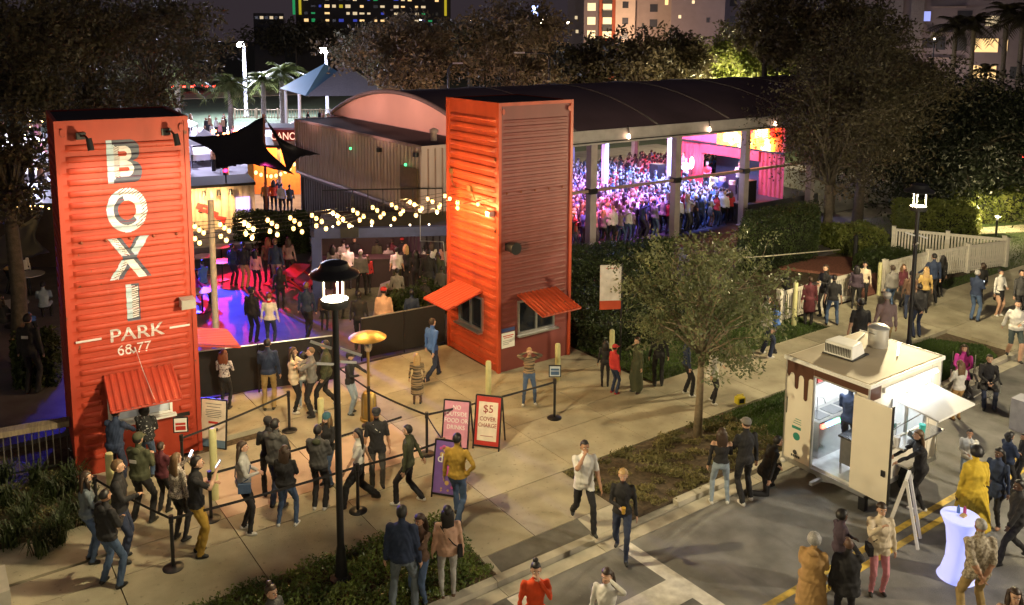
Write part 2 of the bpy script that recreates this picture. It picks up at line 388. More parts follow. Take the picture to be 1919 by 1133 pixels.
for k, (p, n) in enumerate(grass_polys):
    v, f = blades(p, n, .07, 20 + k, .014); stuff('grass', v, f, [grassm], label='mown green grass growing beside the walk', cat='grass')
    struct(MB().prism(p, -.05, -.022).build('lawn', M('lawn_soil', (0.03, 0.045, 0.012), .95, .3, 6)))
gcov = M('ground_cover_leaves', (0.04, 0.075, 0.016), 0.42, 0.0, 2.5, col2=(0.20, 0.26, 0.05), detail=6)
gdry = M('dry_cover_leaves', (0.08, 0.08, 0.025), 0.7, 0.0, 1.4, col2=(0.26, 0.22, 0.08), detail=8)
def cover(poly, n, h, seed, m, lab, z=-.03, size=.035, clump=0):
    v, f = blades(poly, n, .01, seed); c = v.reshape(-1, 3, 3)[:, 0]; g = np.random.default_rng(seed)
    bmp = (np.sin(c[:, 0] * 5.1 + seed) * np.cos(c[:, 1] * 6.3) * .5 + .6); c = c.copy(); c[:, 2] = z + h * g.uniform(0, 1, len(c)) * bmp
    if clump: c = c[(np.sin(c[:, 0] * 3.7 + 2 * np.sin(c[:, 1] * 4.1)) * np.cos(c[:, 1] * 5.3 + c[:, 0]) + .6 * np.sin(c[:, 0] * 13 + c[:, 1] * 9)) > clump - .5]
    v, f = leafcloud(c, (.03, .03, .02), len(c), size, seed); keep = v[f[:, 0], 2] > -.05
    return stuff('ground_cover', v, f[keep], [m], label=lab, cat='plants')
cover([(-12.5, -5.25), (-5.12, -5.25), (-5.12, -7.37), (-14.5, -7.37)], 42000, .28, 31, gcov, 'green leafy ground cover in the kerbside bed below the tall lamp')
cover([(-1.95, -5.3), (3.2, -5.28), (3.2, -7.36), (-1.95, -7.36)], 34000, .15, 32, gdry, 'low dry ground cover round the street tree trunk', clump=.62)
for p in ([(-14.5, -5.26), (-5.1, -5.26), (-5.1, -7.37), (-14.5, -7.37)], [(-1.93, -5.26), (3.2, -5.26), (3.2, -7.37), (-1.93, -7.37)], [(-20, -1.2), (-10.6, -1.2), (-10.6, 1), (-20, 1)]):
    struct(MB().prism(p, -.115, -.012).build('planting_bed', soil))

bark = M('bark', (0.075, 0.06, 0.045), 0.9, 0.3, 8, bump=.8, bscale=20)
barkp = M('palm_bark', (0.20, 0.17, 0.14), 0.9, 0.3, 8, bump=.8, bscale=20)
def leafm(nm, c1, c2):
    m = M(nm, c1, 0.55, 0, 1.3, col2=c2, detail=5); n = m.node_tree
    if n.nodes.get('leaf_mix'): return m
    b = n.nodes['Principled BSDF']; tl = n.nodes.new('ShaderNodeBsdfTranslucent'); mxn = n.nodes.new('ShaderNodeMixShader'); mxn.name = 'leaf_mix'; mxn.inputs[0].default_value = .32
    n.links.new(b.inputs['Base Color'].links[0].from_socket, tl.inputs[0]); out = n.nodes['Material Output']
    n.links.new(b.outputs[0], mxn.inputs[1]); n.links.new(tl.outputs[0], mxn.inputs[2]); n.links.new(mxn.outputs[0], out.inputs[0]); return m
olive = leafm('olive_leaves', (0.05, 0.068, 0.026), (0.20, 0.215, 0.10))
dark_leaf = leafm('dark_oak_leaves', (0.03, 0.026, 0.014), (0.10, 0.085, 0.045))
warm_leaf = leafm('brown_green_leaves', (0.08, 0.06, 0.035), (0.20, 0.15, 0.085))
lime_leaf = leafm('yellow_green_leaves', (0.08, 0.11, 0.02), (0.2, 0.22, 0.05))
palm_leaf = leafm('palm_leaves', (0.06, 0.08, 0.02), (0.16, 0.18, 0.06))
def tree(base, H, cw, cb, n, leaf, m, label, seed, trunk=.16, limbs=26, cat='tree', name='tree', group=None, spread=.3, off=(0, 0), skew=.25, cd=None, top=.06, bm=None):
    """H height, cw crown half width, cb crown bottom"""
    g = random.Random(seed); t = thing(name, label, cat, base, 0, group); cdp = cd or cw
    mb = MB(); cc = Vector((off[0], off[1], (H + cb) / 2)); rz = (H - cb) / 2; fork = Vector((off[0] * .3, off[1] * .3, cb * .85 + .1 * H))
    tr = [Vector((0, 0, -.1)), Vector((trunk * .4, 0, fork.z * .5)), fork]
    mb.tube(tr, [trunk * 1.15, trunk * .9, trunk * .75], 8); tw = t
    cents = []
    for k in range(limbs):
        while True:
            d = Vector((g.uniform(-1, 1), g.uniform(-1, 1), g.uniform(-1, 1)))
            if .35 < d.length < 1: break
        lump = 1 + skew * sin(3.1 * atan2(d.y, d.x) + seed) * (1 - abs(d.z))
        e = cc + Vector((d.x * cw * lump, d.y * cdp * lump, d.z * rz))
        s = fork.lerp(Vector((0, 0, H * .8)), g.uniform(0, .7)) if g.random() < .5 else fork
        mid = s.lerp(e, .5) + Vector((g.uniform(-.1, .1) * cw, g.uniform(-.1, .1) * cw, .12 * cw))
        mb.tube([s, mid, e], [trunk * .32, trunk * .18, trunk * .05], 5)
        cents.append(e); cents.append(mid.lerp(e, .6))
        for _ in range(3):
            q = e + Vector((g.gauss(0, 1), g.gauss(0, 1), g.gauss(0, .7))) * cw * .24
            mb.tube([mid.lerp(e, g.uniform(.4, 1)), q], [trunk * .08, trunk * .025], 4); cents.append(q)
    mb.build('trunk', bm or bark, t, True)
    sp = spread * cw
    v, f = leafcloud([tuple(c) for c in cents], (sp * .6, sp * .6, sp * .45), n, leaf, seed)
    o = bpy.data.objects.new('crown', rawmesh('crown', v, f, [m])); COL.objects.link(o); o.parent = t
    return t
def palm(base, H, r, label, seed, trunk=.16, n=26, droop=.9, m=None, group=None):
    g = random.Random(seed); t = thing('palm_tree', label, 'palm tree', base, g.uniform(0, 6), group)
    prof = [(trunk * 1.3, -.1)] + [(trunk * (1.0 + .18 * (i % 2)), H * (i + 1) / 12) for i in range(12)]
    MB().lathe(prof, 9).build('trunk', barkp, t, True)
    vs = []; fs = []
    for k in range(n):
        az = 2 * pi * k / n + g.uniform(-.2, .2); el = g.uniform(-.5, 1.3); L = r * g.uniform(.8, 1.1); pts = []
        for i in range(6):
            u = i / 5; rr = L * u * cos(el) + L * u * u * .15; zz = H + L * u * sin(el) - droop * L * u * u * .6
            pts.append(Vector((cos(az) * rr, sin(az) * rr, zz)))
        side = Vector((-sin(az), cos(az), 0))
        for i in range(1, 6):
            for j in (-1, 1):
                for q in range(3):
                    p = pts[i - 1].lerp(pts[i], q / 3); l = r * .34 * (1 - .5 * abs(i / 5 - .55)); d = (pts[i] - pts[i - 1]).normalized()
                    tip = p + side * j * l * .8 + d * l * .6 - Vector((0, 0, l * .35)); wv = d * r * .035
                    o = len(vs); vs += [tuple(p - wv), tuple(p + wv), tuple(tip)]; fs.append((o, o + 1, o + 2))
    mb = MB(); mb.add(vs, fs); mb.build('crown', m or palm_leaf, t)
    return t
def hedge(poly, h, n, m, label, seed, leaf=.05, cat='hedge', name='hedge', z=0.0, core=True):
    """a clipped body of leaves over a dark twiggy core"""
    g = np.random.default_rng(seed); P = np.array(poly, float); c = P.mean(0); t = thing(name, label, cat, (c[0], c[1], z))
    Q = P - c; per = np.linalg.norm(np.roll(Q, -1, 0) - Q, axis=1); tot = per.sum()
    area = 0.5 * abs(sum(Q[i][0] * Q[(i + 1) % len(Q)][1] - Q[(i + 1) % len(Q)][0] * Q[i][1] for i in range(len(Q))))
    ns = int(n * tot * h / (tot * h + area)); pts = []
    e = g.choice(len(Q), ns, p=per / tot); u = g.uniform(0, 1, (ns, 1)); a = Q[e]; b = np.roll(Q, -1, 0)[e]
    pts.append(np.column_stack([a + (b - a) * u, g.uniform(0, h, ns)]))
    v, f = blades([tuple(q) for q in Q], max(10, n - ns), .01, seed); q = v.reshape(-1, 3, 3)[:, 0].copy(); q[:, 2] = h; pts.append(q)
    c3 = np.vstack(pts); c3[:, 2] += .08 * np.sin(c3[:, 0] * 3 + seed) * np.sin(c3[:, 1] * 2.7)
    v, f = leafcloud(c3, (.07, .07, .06), len(c3), leaf, seed)
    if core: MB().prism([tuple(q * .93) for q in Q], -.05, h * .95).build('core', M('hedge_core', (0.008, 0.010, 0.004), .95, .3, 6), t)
    o = bpy.data.objects.new('foliage', rawmesh('foliage', v, f, [m])); COL.objects.link(o); o.parent = t
    return t
# ================================================================ container towers
def rib_depth(z, pitch, depth, z0=0.0):
    t = ((z - z0) / pitch) % 1.0
    for a, b, da, db in ((0, .30, 0, 0), (.30, .40, 0, .8), (.40, .52, .8, 1), (.52, .74, 1, 1), (.74, .82, 1, .75), (.82, .86, .75, 0), (.86, 1.01, 0, 0)):
        if a <= t < b: return depth * (da + (db - da) * (t - a) / (b - a))
    return 0.0
def corr_wall(w_, h, pitch, depth, ztop, zbot, mgn=.13, holes=(), nsub=8, zlist=None, flat=None):
    """a wall in the local x-z plane facing -y, ribs running across; holes (x0,x1,z0,z1) stay open"""
    xs = sorted(set([0, mgn, mgn + .035, mgn + .07, w_ - mgn - .07, w_ - mgn - .035, w_ - mgn, w_] + [q for h_ in holes for q in h_[:2]] + ([flat[0] - .03, flat[0] + .01, flat[1] - .01, flat[1] + .03] if flat else [])))
    zs = sorted(set([0, h] + [round(pitch * (i + q), 4) for i in range(int(h / pitch) + 1) for q in (0, .30, .40, .52, .74, .82, .86) if 0 < pitch * (i + q) < h] + [q for h_ in holes for q in h_[2:]]))
    def d(x, z):
        if z > ztop or z < zbot: return 0
        if flat and flat[0] < x < flat[1] and z < flat[2]: return 0
        e = min(x - mgn, w_ - mgn - x); k = 0 if e <= 0 else (1 if e >= .069 else (.6 if e >= .034 else 0))
        for hx0, hx1, hz0, hz1 in holes:
            if hx0 - .05 < x < hx1 + .05 and hz0 - .05 < z < hz1 + .05: return 0
        return k * rib_depth(z, pitch, depth)
    vs = [(x, -d(x, z), z) for z in zs for x in xs]; fs = []; nx = len(xs)
    for j in range(len(zs) - 1):
        zc = (zs[j] + zs[j + 1]) / 2
        for i in range(nx - 1):
            xc = (xs[i] + xs[i + 1]) / 2
            if any(a < xc < b and c < zc < e for a, b, c, e in holes): continue
            fs.append((j * nx + i, j * nx + i + 1, (j + 1) * nx + i + 1, (j + 1) * nx + i))
    mb = MB(); mb.add(vs, fs); return mb
def FM(ox, oy, rz):     # a face's own frame inside its tower: x along the wall, -y outwards
    return Matrix.Translation((ox, oy, 0)) @ Matrix.Rotation(rz, 4, 'Z')
def place(mb, T):
    mb.v = [tuple(T @ Vector(v)) for v in mb.v]; return mb
def window_unit(T, x0, x1, z0, z1, parent, lit=None, split=2, mat_frame=None):
    f = MB(); b = .055; mf = mat_frame or alu
    f.box(x0, x1, -.06, .05, z0, z0 + b); f.box(x0, x1, -.06, .05, z1 - b, z1)
    f.box(x0, x0 + b, -.06, .05, z0 + b, z1 - b); f.box(x1 - b, x1, -.06, .05, z0 + b, z1 - b)
    for k in range(1, split):
        xm = x0 + (x1 - x0) * k / split; f.box(xm - b / 2, xm + b / 2, -.055, .045, z0 + b, z1 - b)
    wnd = place(f, T).build('window', mf, parent)
    for k in range(split):
        xa = x0 + (x1 - x0) * k / split + b * (1 if k == 0 else .5); xb = x0 + (x1 - x0) * (k + 1) / split - b * (1 if k == split - 1 else .5)
        place(MB().box(xa, xb, -.005, .005, z0 + b, z1 - b), T).build('pane', lit or glass_dark, wnd)
    place(MB().box(x0 - .06, x1 + .06, -.20, -.062, z0 - .05, z0 - .005), T).build('sill', mf, wnd)
def awning(T, x0, x1, ztop, out, zout, mat, parent, pitch=.135):
    n = int((x1 - x0) / pitch) * 6; vs = []; fs = []
    for i in range(n + 1):
        x = x0 + (x1 - x0) * i / n; d = .013 * max(-1, min(1, 1.6 * cos(2 * pi * (x - x0) / pitch)))
        for j, (y, z) in enumerate(((-.04, ztop), (-out, zout))): vs.append((x, y, z + d)); vs.append((x, y, z + d - .012))
    for i in range(n):
        a = i * 4; b = a + 4
        fs += [(a, b, b + 2, a + 2), (a + 1, a + 3, b + 3, b + 1), (a, a + 1, b + 1, b), (a + 2, b + 2, b + 3, a + 3)]
    mb = MB(); mb.add(vs, fs); mb.box(x0 - .03, x0, -out, -.04, 0, 0) if False else None
    aw = place(mb, T).build('awning', mat, parent)
    r = MB(); r.tube([(x0 + .02, -out, zout - .03), (x1 - .02, -out, zout - .03)], .02, 6); r.tube([(x0, -.04, ztop - .03), (x0, -out, zout - .03)], .018, 6); r.tube([(x1, -.04, ztop - .03), (x1, -out, zout - .03)], .018, 6)
    if not 'braces': r.tube([(x0 + .03, -out * .7, ztop + (zout - ztop) * .7 - .04), (x0 + .03, -.03, zout - .45)], .012, 6)
    if not 'braces': r.tube([(x1 - .03, -out * .7, ztop + (zout - ztop) * .7 - .04), (x1 - .03, -.03, zout - .45)], .012, 6)
    place(r, T).build('awning_frame', mat, aw)
    return aw
brick = M('shaded_orange_container_paint', (.155, .036, .032), .55, 0.0, 1.8, col2=(.205, .048, .042), bump=.08, bscale=12, detail=8, stretch=(1, 1, .35))  # same orange paint, with the front's weaker light darkened into its colour
def tower(label, loc, rz, W_, D_, H, pitch_f, pitch_l, matf, holes, zbf):
    t = thing('container_tower', label, 'shipping container', loc, rz)
    Fs = {'front': FM(0, 0, 0), 'left': FM(0, D_, R(-90)), 'right': FM(W_, 0, R(90)), 'back': FM(W_, D_, R(180))}
    dims = {'front': (W_, pitch_f), 'left': (D_, pitch_l), 'right': (D_, pitch_l), 'back': (W_, pitch_f)}
    for k in ('front', 'left', 'right', 'back'):
        w_, p = dims[k]
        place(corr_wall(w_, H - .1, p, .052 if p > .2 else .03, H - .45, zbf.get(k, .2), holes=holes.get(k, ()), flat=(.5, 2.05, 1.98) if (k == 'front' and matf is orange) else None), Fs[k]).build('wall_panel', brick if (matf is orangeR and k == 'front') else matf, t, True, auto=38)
    for x, y in ((0, 0), (W_, 0), (0, D_), (W_, D_)):
        MB().box(x - .045, x + .045, y - .045, y + .045, 0, H - .03).build('corner_post', matf, t)
    for (x0, x1, y0, y1) in ((.045, W_ - .045, -.045, .02), (.045, W_ - .045, D_ - .02, D_ + .045), (-.045, .02, .045, D_ - .045), (W_ - .02, W_ + .045, .045, D_ - .045)):
        MB().box(x0, x1, y0, y1, H - .12, H - .03).build('top_rail', matf, t)
    for x in (.10, W_ - .10):     # the dark slots of the corner castings
        cs = place(MB().lathe([(.034, 0), (.05, .0), (.05, .012), (.034, .012)], 12), Fs['front'] @ Matrix.Translation((x, -.052, H - .27)) @ Matrix.Rotation(R(90), 4, 'X') @ Matrix.Diagonal((1, 1.6, 1, 1)))
        cs.build('corner_casting', matf, t)
        place(MB().box(x - .035, x + .035, -.056, -.046, H - .35, H - .2), Fs['front']).build('corner_slot', black, t)
    MB().box(.03, W_ - .03, .03, D_ - .03, H - .16, H - .06).build('roof', blackroof, t)
    MB().box(.05, W_ - .05, .05, D_ - .05, 0, .02).build('floor', black, t)
    return t, Fs
LZ = R(-4.6); LW = 2.448
LT, LF = tower('orange upright container tower with the painted white letters down its front', (-10.46, .38, 0), LZ, LW, 2.75, 7.57, .236, .236, orange,
               {'front': [(.62, 1.90, 1.05, 1.95)], 'right': [(.9, 2.1, 1.05, 1.95)]}, {'front': .2})
RT, RF = tower('plain orange-red container tower lit by bulbs on its left face, ticket windows on two sides', (0, 0, 0), 0, 2.47, 2.62, 7.52, .172, .275, orangeR,
               {'front': [(.62, 1.91, 1.0, 1.95)], 'left': [(.62, 1.87, .98, 1.95)]}, {'front': 1.0, 'left': .2})
booth = E('lit_booth_white', (0.8, .85, 1.0), 1.6)
window_unit(LF['front'], .62, 1.90, 1.05, 1.95, LT, lit=M('booth_glass', (.55, .6, .7), .1, .2, 3), split=2, mat_frame=whitem)
MB().box(.65, 1.87, .9, .95, .9, 2.1).build('booth_wall', whitem, LT)
window_unit(LF['right'], .9, 2.1, 1.05, 1.95, LT)
window_unit(RF['front'], .62, 1.91, 1.0, 1.95, RT)
window_unit(RF['left'], .62, 1.87, .98, 1.95, RT)
awning(LF['front'], .58, 1.93, 2.14, 1.15, 1.78, orange, LT)
awning(LF['right'], .8, 2.2, 2.2, 1.15, 1.95, orange, LT)
awning(RF['front'], .60, 1.93, 2.16, 1.2, 1.85, orangeR, RT)
awning(RF['left'], .58, 1.90, 2.18, 1.2, 1.85, orange, RT)
light('POINT', 'ticket_booth_light', (LT.matrix_basis @ Vector((1.3, .5, 1.75))), 45, (.8, .88, 1.0), .1)
# the tower's own fittings
for s in (.43, 2.05):
    mb = MB(); mb.tube([(s, -.02, 7.22), (s + .05, -.35, 7.26), (s + .1, -.50, 7.18)], .022, 6); mb.tube([(s + .1, -.50, 7.22), (s + .13, -.55, 6.98)], [.055, .065], 10); mb.box(s - .09, s + .09, -.05, 0.0, 7.15, 7.29)
    o = place(mb, LF['front']).build('wall_lamp', black, LT, True, auto=40)
    p = LT.matrix_basis @ Vector((s + .13, -.95, 7.05)); q = LT.matrix_basis @ Vector((s * .6 + 1.2 * .4, -.02, 4.3))
    light('SPOT', 'wall_lamp_beam', p, 105, (1.0, .74, .55), .05, q, 115, .9)
    p2 = LT.matrix_basis @ Vector((s, -.75, 7.0)); 
mb = MB().box(2.13, 2.42, -.42, -.10, 3.42, 3.62).box(2.2, 2.3, -.10, 0, 3.48, 3.56)
place(mb, LF['front']).build('speaker_box', M('grey_plastic', (.30, .27, .24), .5), LT)
mb = MB(); mb.tube([(1.2, -.06, 2.66), (1.22, -.08, 2.58), (1.17, -.10, 2.55), (1.15, -.08, 2.6)], .018, 6); mb.tube([(1.22, -.07, 2.62), (1.32, -.25, 2.18), (1.4, -1.1, 1.85)], .006, 5)
place(mb, LF['front']).build('hook_and_chain', steelw, LT)
for k in range(5):
    place(MB().ell((.32 + k * .46, -.055, 5.03 - .005 * k), (.03, .03, .035), 8, 6), LF['front']).build('bolt', M('rust', (.2, .05, .02), .8), LT)
place(MB().box(1.95, 2.25, -.05, -.046, .86, .98), LF['front']).build('notch', black, LT)
# R tower fittings
mb = MB().tube([(0, 0, 0), (0, -.34, 0)], [.13, .17], 16); mb.box(-.12, .12, 0, .03, -.1, .1)
place(mb, RF['front'] @ Matrix.Translation((.30, -.06, 3.56))).build('wall_speaker', black, RT, True, auto=40)
mb = MB(); mb.box(.20, .34, -.10, 0, 5.30, 5.44); mb.box(1.17, 1.33, -.10, 0, 4.92, 5.08)
mb.tube([(.3, -.06, 5.3), (.33, -.07, 5.05), (.5, -.07, 4.9), (1.2, -.07, 5.0)], .014, 6); mb.tube([(1.33, -.07, 4.95), (1.55, -.07, 4.7), (2.1, -.07, 4.55)], .014, 6)
place(mb, RF['left']).build('conduit_and_boxes', M('conduit_brown', (.16, .08, .03), .6), RT)
mb = MB().box(2.32, 2.5, -.24, -.06, 4.40, 4.54).tube([(2.4, -.1, 4.47), (2.4, 0, 4.47)], .03)
place(mb, RF['left']).build('floodlight', alu, RT)
light('SPOT', 'wall_floodlight', (-2.4, .8, 5.1), 150, (1, .56, .16), .4, (0, 1.1, 4.0), 96, 1.0)
light('POINT', 'bulb_light', (-.50, .75, 4.45), 34, (1, .56, .16), .08); light('POINT', 'bulb_light', (-.50, 1.7, 4.55), 30, (1, .56, .16), .08)
pp = place(MB().box(.06, .50, -.062, -.054, .70, 1.13), RF['front']).build('notice', whitem, RT, label='white paper notice with red heading beside the window')
inkred = M('ink_red', (.5, .03, .02), .7); inkblack = M('ink_black', (.05, .05, .05), .7)
place(MB().box(.1, .46, -.066, -.063, 1.03, 1.055).box(.14, .42, -.066, -.063, .98, 1.0), RF['front']).build('print_lines', inkred, pp)
place(MB().box(.1, .36, -.066, -.063, .9, .91).box(.1, .4, -.066, -.063, .85, .86).box(.1, .3, -.066, -.063, .8, .81), RF['front']).build('print_lines', inkblack, pp)
place(MB().box(.06, .5, -.06, -.05, 1.16, 1.26), RF['front']).build('header_plate', navy_steel, RT)
for k in range(5): place(MB().ell((.22 + k * .48, -.05, 5.03), (.03, .03, .035), 8, 6), RF['front']).build('bolt', MATS['rust'], RT)
for k, (z, s) in enumerate(((5.95, 2.5), (4.0, 2.5))): place(MB().ell((s, -.05, z), (.035, .03, .05), 8, 6), RF['left']).build('bolt', MATS['rust'], RT)

# ---- the painted letters, following every rib of the wall
PIT = .236
def rib_at(z): return rib_depth(z, PIT, .052)
def painted(cells, mats, name, w=.011):
    """cells: list of (x0, x1, z, mat) strips of height w"""
    mb = MB()
    for x0, x1, z, k in cells:
        a, b = -rib_at(z) - .006, -rib_at(z + w) - .006
        mb.add([(x0, a, z), (x1, a, z), (x1, b, z + w), (x0, b, z + w)], [(0, 1, 2, 3)], k)
    return place(mb, LF['front']).build(name, mats, LT)
paint_w = M('letter_white', (.66, .60, .60), .5); paint_l = M('letter_light_blue', (.40, .50, .58), .5); paint_s = M('letter_slate', (.055, .062, .095), .5); paint_d = M('letter_black', (.03, .03, .03), .5)
LM = [paint_w, paint_l, paint_s, paint_d]
def raster(fn, x0, x1, z0, z1, name, w=.0105):
    cells = []; nx = int((x1 - x0) / .006)
    z = z0
    while z < z1:
        run = None; start = 0
        for i in range(nx + 1):
            k = fn((i + .5) / nx, (z + w / 2 - z0) / (z1 - z0)) if i < nx else None
            if k != run:
                if run is not None: cells.append((x0 + start * (x1 - x0) / nx, x0 + i * (x1 - x0) / nx, z, run))
                run = k; start = i
        z += w
    return painted(cells, LM, name, w)
def in_b(u, v, x0, x1, z0, z1, t):
    """solid B silhouette and its two counters, returns 0 out, 1 stroke, 2 counter"""
    if not (z0 <= v <= z1 and x0 <= u): return 0
    zm = (z0 + z1) / 2
    for lo, hi, xr in ((zm, z1, x1 - .05), (z0, zm, x1)):
        if lo <= v <= hi:
            rz_ = (hi - lo) / 2; c = (lo + hi) / 2; e = (1 - min(1, ((v - c) / rz_) ** 2)) ** .5
            rr = rz_ * 1.05; xe = xr - rr + rr * e
            if u > xe: return 0
            ri = rz_ - t
            if abs(v - c) < ri:
                ei = (1 - ((v - c) / ri) ** 2) ** .5; xi = xr - rr + (rr - t) * ei
                if x0 + t < u < xi: return 2
            return 1
    return 0
def fB(u, v):
    o = in_b(u, v, .0, 1.0, 0, 1, .30)
    if not o: return None
    i = in_b(u, v, .2, .76, .14, .86, .13)
    if i == 2: return None
    if i == 1:
        if u < .36:
            return 3 if ((v * 24 + u * 10) % 1) < .38 else 0
        return 0 if v > .5 else (1 if u < .7 and v < .2 else 0)
    if u < .16 or (u < .22 and .1 < v < .9): return 1
    return 2
def fO(u, v):
    x = (u - .5) * 2; y = (v - .5) * 2; r = hypot(x, y); 
    if r > 1: return None
    if r < .44: return None
    a = math.degrees(atan2(y, x))
    if r > .72:
        if -60 < a < 118: return 3 if ((u * 9 - v * 14) % 1) < .34 else 0
        return 1
    return 2 if (a > 105 or a < -45) and r < .66 else 0
def fX(u, v):
    d1 = abs(u - (.16 + .68 * v)); d2 = abs(u - (.84 - .68 * v)); wd = .155
    a, b = d1 < wd, d2 < wd
    if not (a or b): return None
    s = (u - (.84 - .68 * v)) if b else (u - (.16 + .68 * v))
    if abs(v - .5) < .06: return 2
    if b and v > .5: return 1 if s < -.06 else (3 if s < .03 and ((v * 20 + u * 6) % 1) < .35 else (0 if s < .05 else 2))
    if b: return 0 if s < .05 else 2
    if v < .5: return 1 if s < -.07 else (3 if s < .03 and ((v * 20 - u * 6) % 1) < .35 else (0 if s < .04 else 2))
    return 2 if s < -.07 else 1
def fI(u, v):
    if u < .42: return 1 if v > .05 else 2
    if v < .07 or v > .95: return 2
    if u > .9: return 2
    return 3 if ((v * 16 - u * 1.1) % 1) < .42 else 0
raster(fB, .88, 1.54, 6.20, 7.10, 'letter_b')
raster(fO, .82, 1.60, 5.15, 6.10, 'letter_o')
raster(fX, .80, 1.62, 4.17, 5.05, 'letter_x')
raster(fI, 1.10, 1.36, 3.24, 4.02, 'letter_i')
def painted_text(s, size, cx, cz, sx, name, mat):
    me = text_mesh(s, size, 'CENTER', 0); bm = bmesh.new(); bm.from_mesh(me)
    bmesh.ops.transform(bm, matrix=Matrix.Translation((cx, 0, cz)) @ Matrix.Rotation(R(90), 4, 'X') @ Matrix.Diagonal((sx, 1, 1, 1)), verts=bm.verts)
    z = cz - size
    while z < cz + size:
        bmesh.ops.bisect_plane(bm, geom=list(bm.verts) + list(bm.edges) + list(bm.faces), plane_co=(0, 0, z), plane_no=(0, 0, 1)); z += .02
    for v in bm.verts: v.co.y = -rib_at(v.co.z) - .006
    bm.transform(LF['front']); bm.to_mesh(me); bm.free(); me.materials.clear(); me.materials.append(mat)
    o = bpy.data.objects.new(name, me); COL.objects.link(o); o.parent = LT
    return o
for k in range(3): pass
painted_text('PARK', .40, 1.27, 2.94, 1.12, 'letters_park', paint_w); painted_text('PARK', .40, 1.28, 2.945, 1.12, 'letters_park', paint_w)
painted_text('68 77', .32, 1.20, 2.62, .92, 'letters_number', paint_w)
for a, b in ((.10, .58), (1.92, 2.34)):
    mb = MB()
    for k in range(3):
        z = 2.93 + k * .016; mb.add([(a, -rib_at(z) - .006, z), (b, -rib_at(z) - .006, z), (b, -rib_at(z + .016) - .006, z + .016), (a, -rib_at(z + .016) - .006, z + .016)], [(0, 1, 2, 3)])
    place(mb, LF['front']).build('painted_line', paint_w, LT)

# ================================================================ street lamps
def street_lamp(base, label, H=5.6, rz=0, power=1500, col=(1.0, .82, .47)):
    t = thing('street_lamp', label, 'street lamp', base, rz, 'tall street lamps with lit rods')
    MB().lathe([(.19, 0), (.19, .06), (.11, .1), (.075, .6), (.062, .65), (.054, H - .80)], 16).build('pole', black, t, True, auto=40)
    MB().lathe([(.08, H - .80), (.22, H - .78), (.24, H - .71), (.22, H - .65), (.06, H - .64)], 24).build('lower_ring', M('ring_grey', (.03, .03, .028), .7), t, True, auto=40)
    for k in range(3):
        a = 2 * pi * k / 3 + .5
        MB().tube([(cos(a) * .19, sin(a) * .19, H - .65), (cos(a) * .19, sin(a) * .19, H - .26)], .018, 8).build('glowing_rod', lamp_tube, t)
    MB().lathe([(.02, H), (.12, H - .01), (.22, H - .05), (.25, H - .12), (.27, H - .15), (.39, H - .20), (.41, H - .23), (.40, H - .26), (.25, H - .25), (.02, H - .25)], 28).build('hood', black, t, True, auto=40)
    for z, L, da in ((H - 1.5, .42, 0), (H - 1.75, .42, .9)):
        for s in (-1, 1):
            MB().tube([(s * .07 * cos(da), s * .07 * sin(da), z), (s * L * cos(da), s * L * sin(da), z + .12 * s)], .024, 7).build('cross_arm', whitem, t)
    light('POINT', 'lamp_light', (0, 0, H - .44), power, col, .17, parent=t)
    return t
bL = G(648, 1090); bR = G(1705, 668)
street_lamp(bL, 'tall black lamp post in the leafy kerbside bed below the queue', 5.64, heading(0), 1650)
street_lamp(bR, 'tall black lamp post standing behind the food trailer', height_of(1705, 668, 335), heading(20), 2100)

for (lx, ly, lab) in ((5.5, -18.3, 'assumed tall black lamp post across the road, out of view to the right'), (-9.5, -18.3, 'assumed tall black lamp post across the road near the camera side, out of view'), (-24.8, -6, 'assumed tall black lamp post farther along the kerb to the left, out of view')):  # unseen lamp posts, assumed and added to light the people and road
    street_lamp((lx, ly, 0), lab, 5.6, 0, 2500 if lx > 0 else 550, (1, .87, .64) if lx > 0 else (1, .82, .47))
# ================================================================ bollards, barriers
def bollard(px, py, ty, lab):
    p = G(px, py); h = height_of(px, py, ty)
    o = MB().lathe([(.075, -.05), (.075, h - .05), (.06, h - .012), (.02, h)], 14).build('bollard', bollardm, None, True, auto=40, loc=p)
    tag(o, lab, 'bollard', 'pale yellow bollards'); return o
for a in ((920, 742, 676, 'pale yellow bollard before the corner of the plain red tower'), (1049, 710, 642, 'tall pale yellow bollard before the ticket window of the plain red tower'),
          (1150, 690, 615, 'pale yellow bollard below the white hanging sign'), (1491, 603, 522, 'pale yellow bollard at the near end of the picket fence'),
          (1649, 545, 484, 'pale yellow bollard in front of the white picket fence'), (217, 960, 855, 'pale bollard half hidden by the queue under the ticket window'),
          (410, 940, 808, 'pale yellow bollard beside the big white notice board'), (607, 800, 748, 'short pale bollard beside the black belt post near the patio heater')):
    bollard(*a)
def belt_post(px, py, lab, h=.98, sign=None):
    p = G(px, py); t = thing('barrier_post', lab, 'barrier post', p, 0, 'black queue barrier posts')
    MB().lathe([(.18, 0), (.18, .012), (.15, .03), (.04, .045)], 24).build('base', black, t, True, auto=40)
    MB().lathe([(.032, .04), (.032, h - .14), (.042, h - .13), (.042, h)], 14).build('post', black, t, True, auto=40)
    if sign:
        T = Matrix.Rotation(heading(sign[2]), 4, 'Z'); z = h + .02
        s = place(MB().box(-.15, .15, -.012, .012, z + .03, z + sign[0] + .03), T).build('sign_frame', black, t)
        place(MB().box(-.125, .125, .014, .02, z + .055, z + sign[0] + .005), T).build('sign_paper', sign[1], s)
        if sign[3]: place(MB().box(-.1, .1, .022, .024, z + .09, z + .18).box(-.1, .1, .022, .024, z + .2, z + .25), T).build('print', sign[3], s)
    return p
redm = M('red_sign', (.45, .03, .02), .5)
blueled = E('blue_screen_glow', (.55, .7, .9), .8)
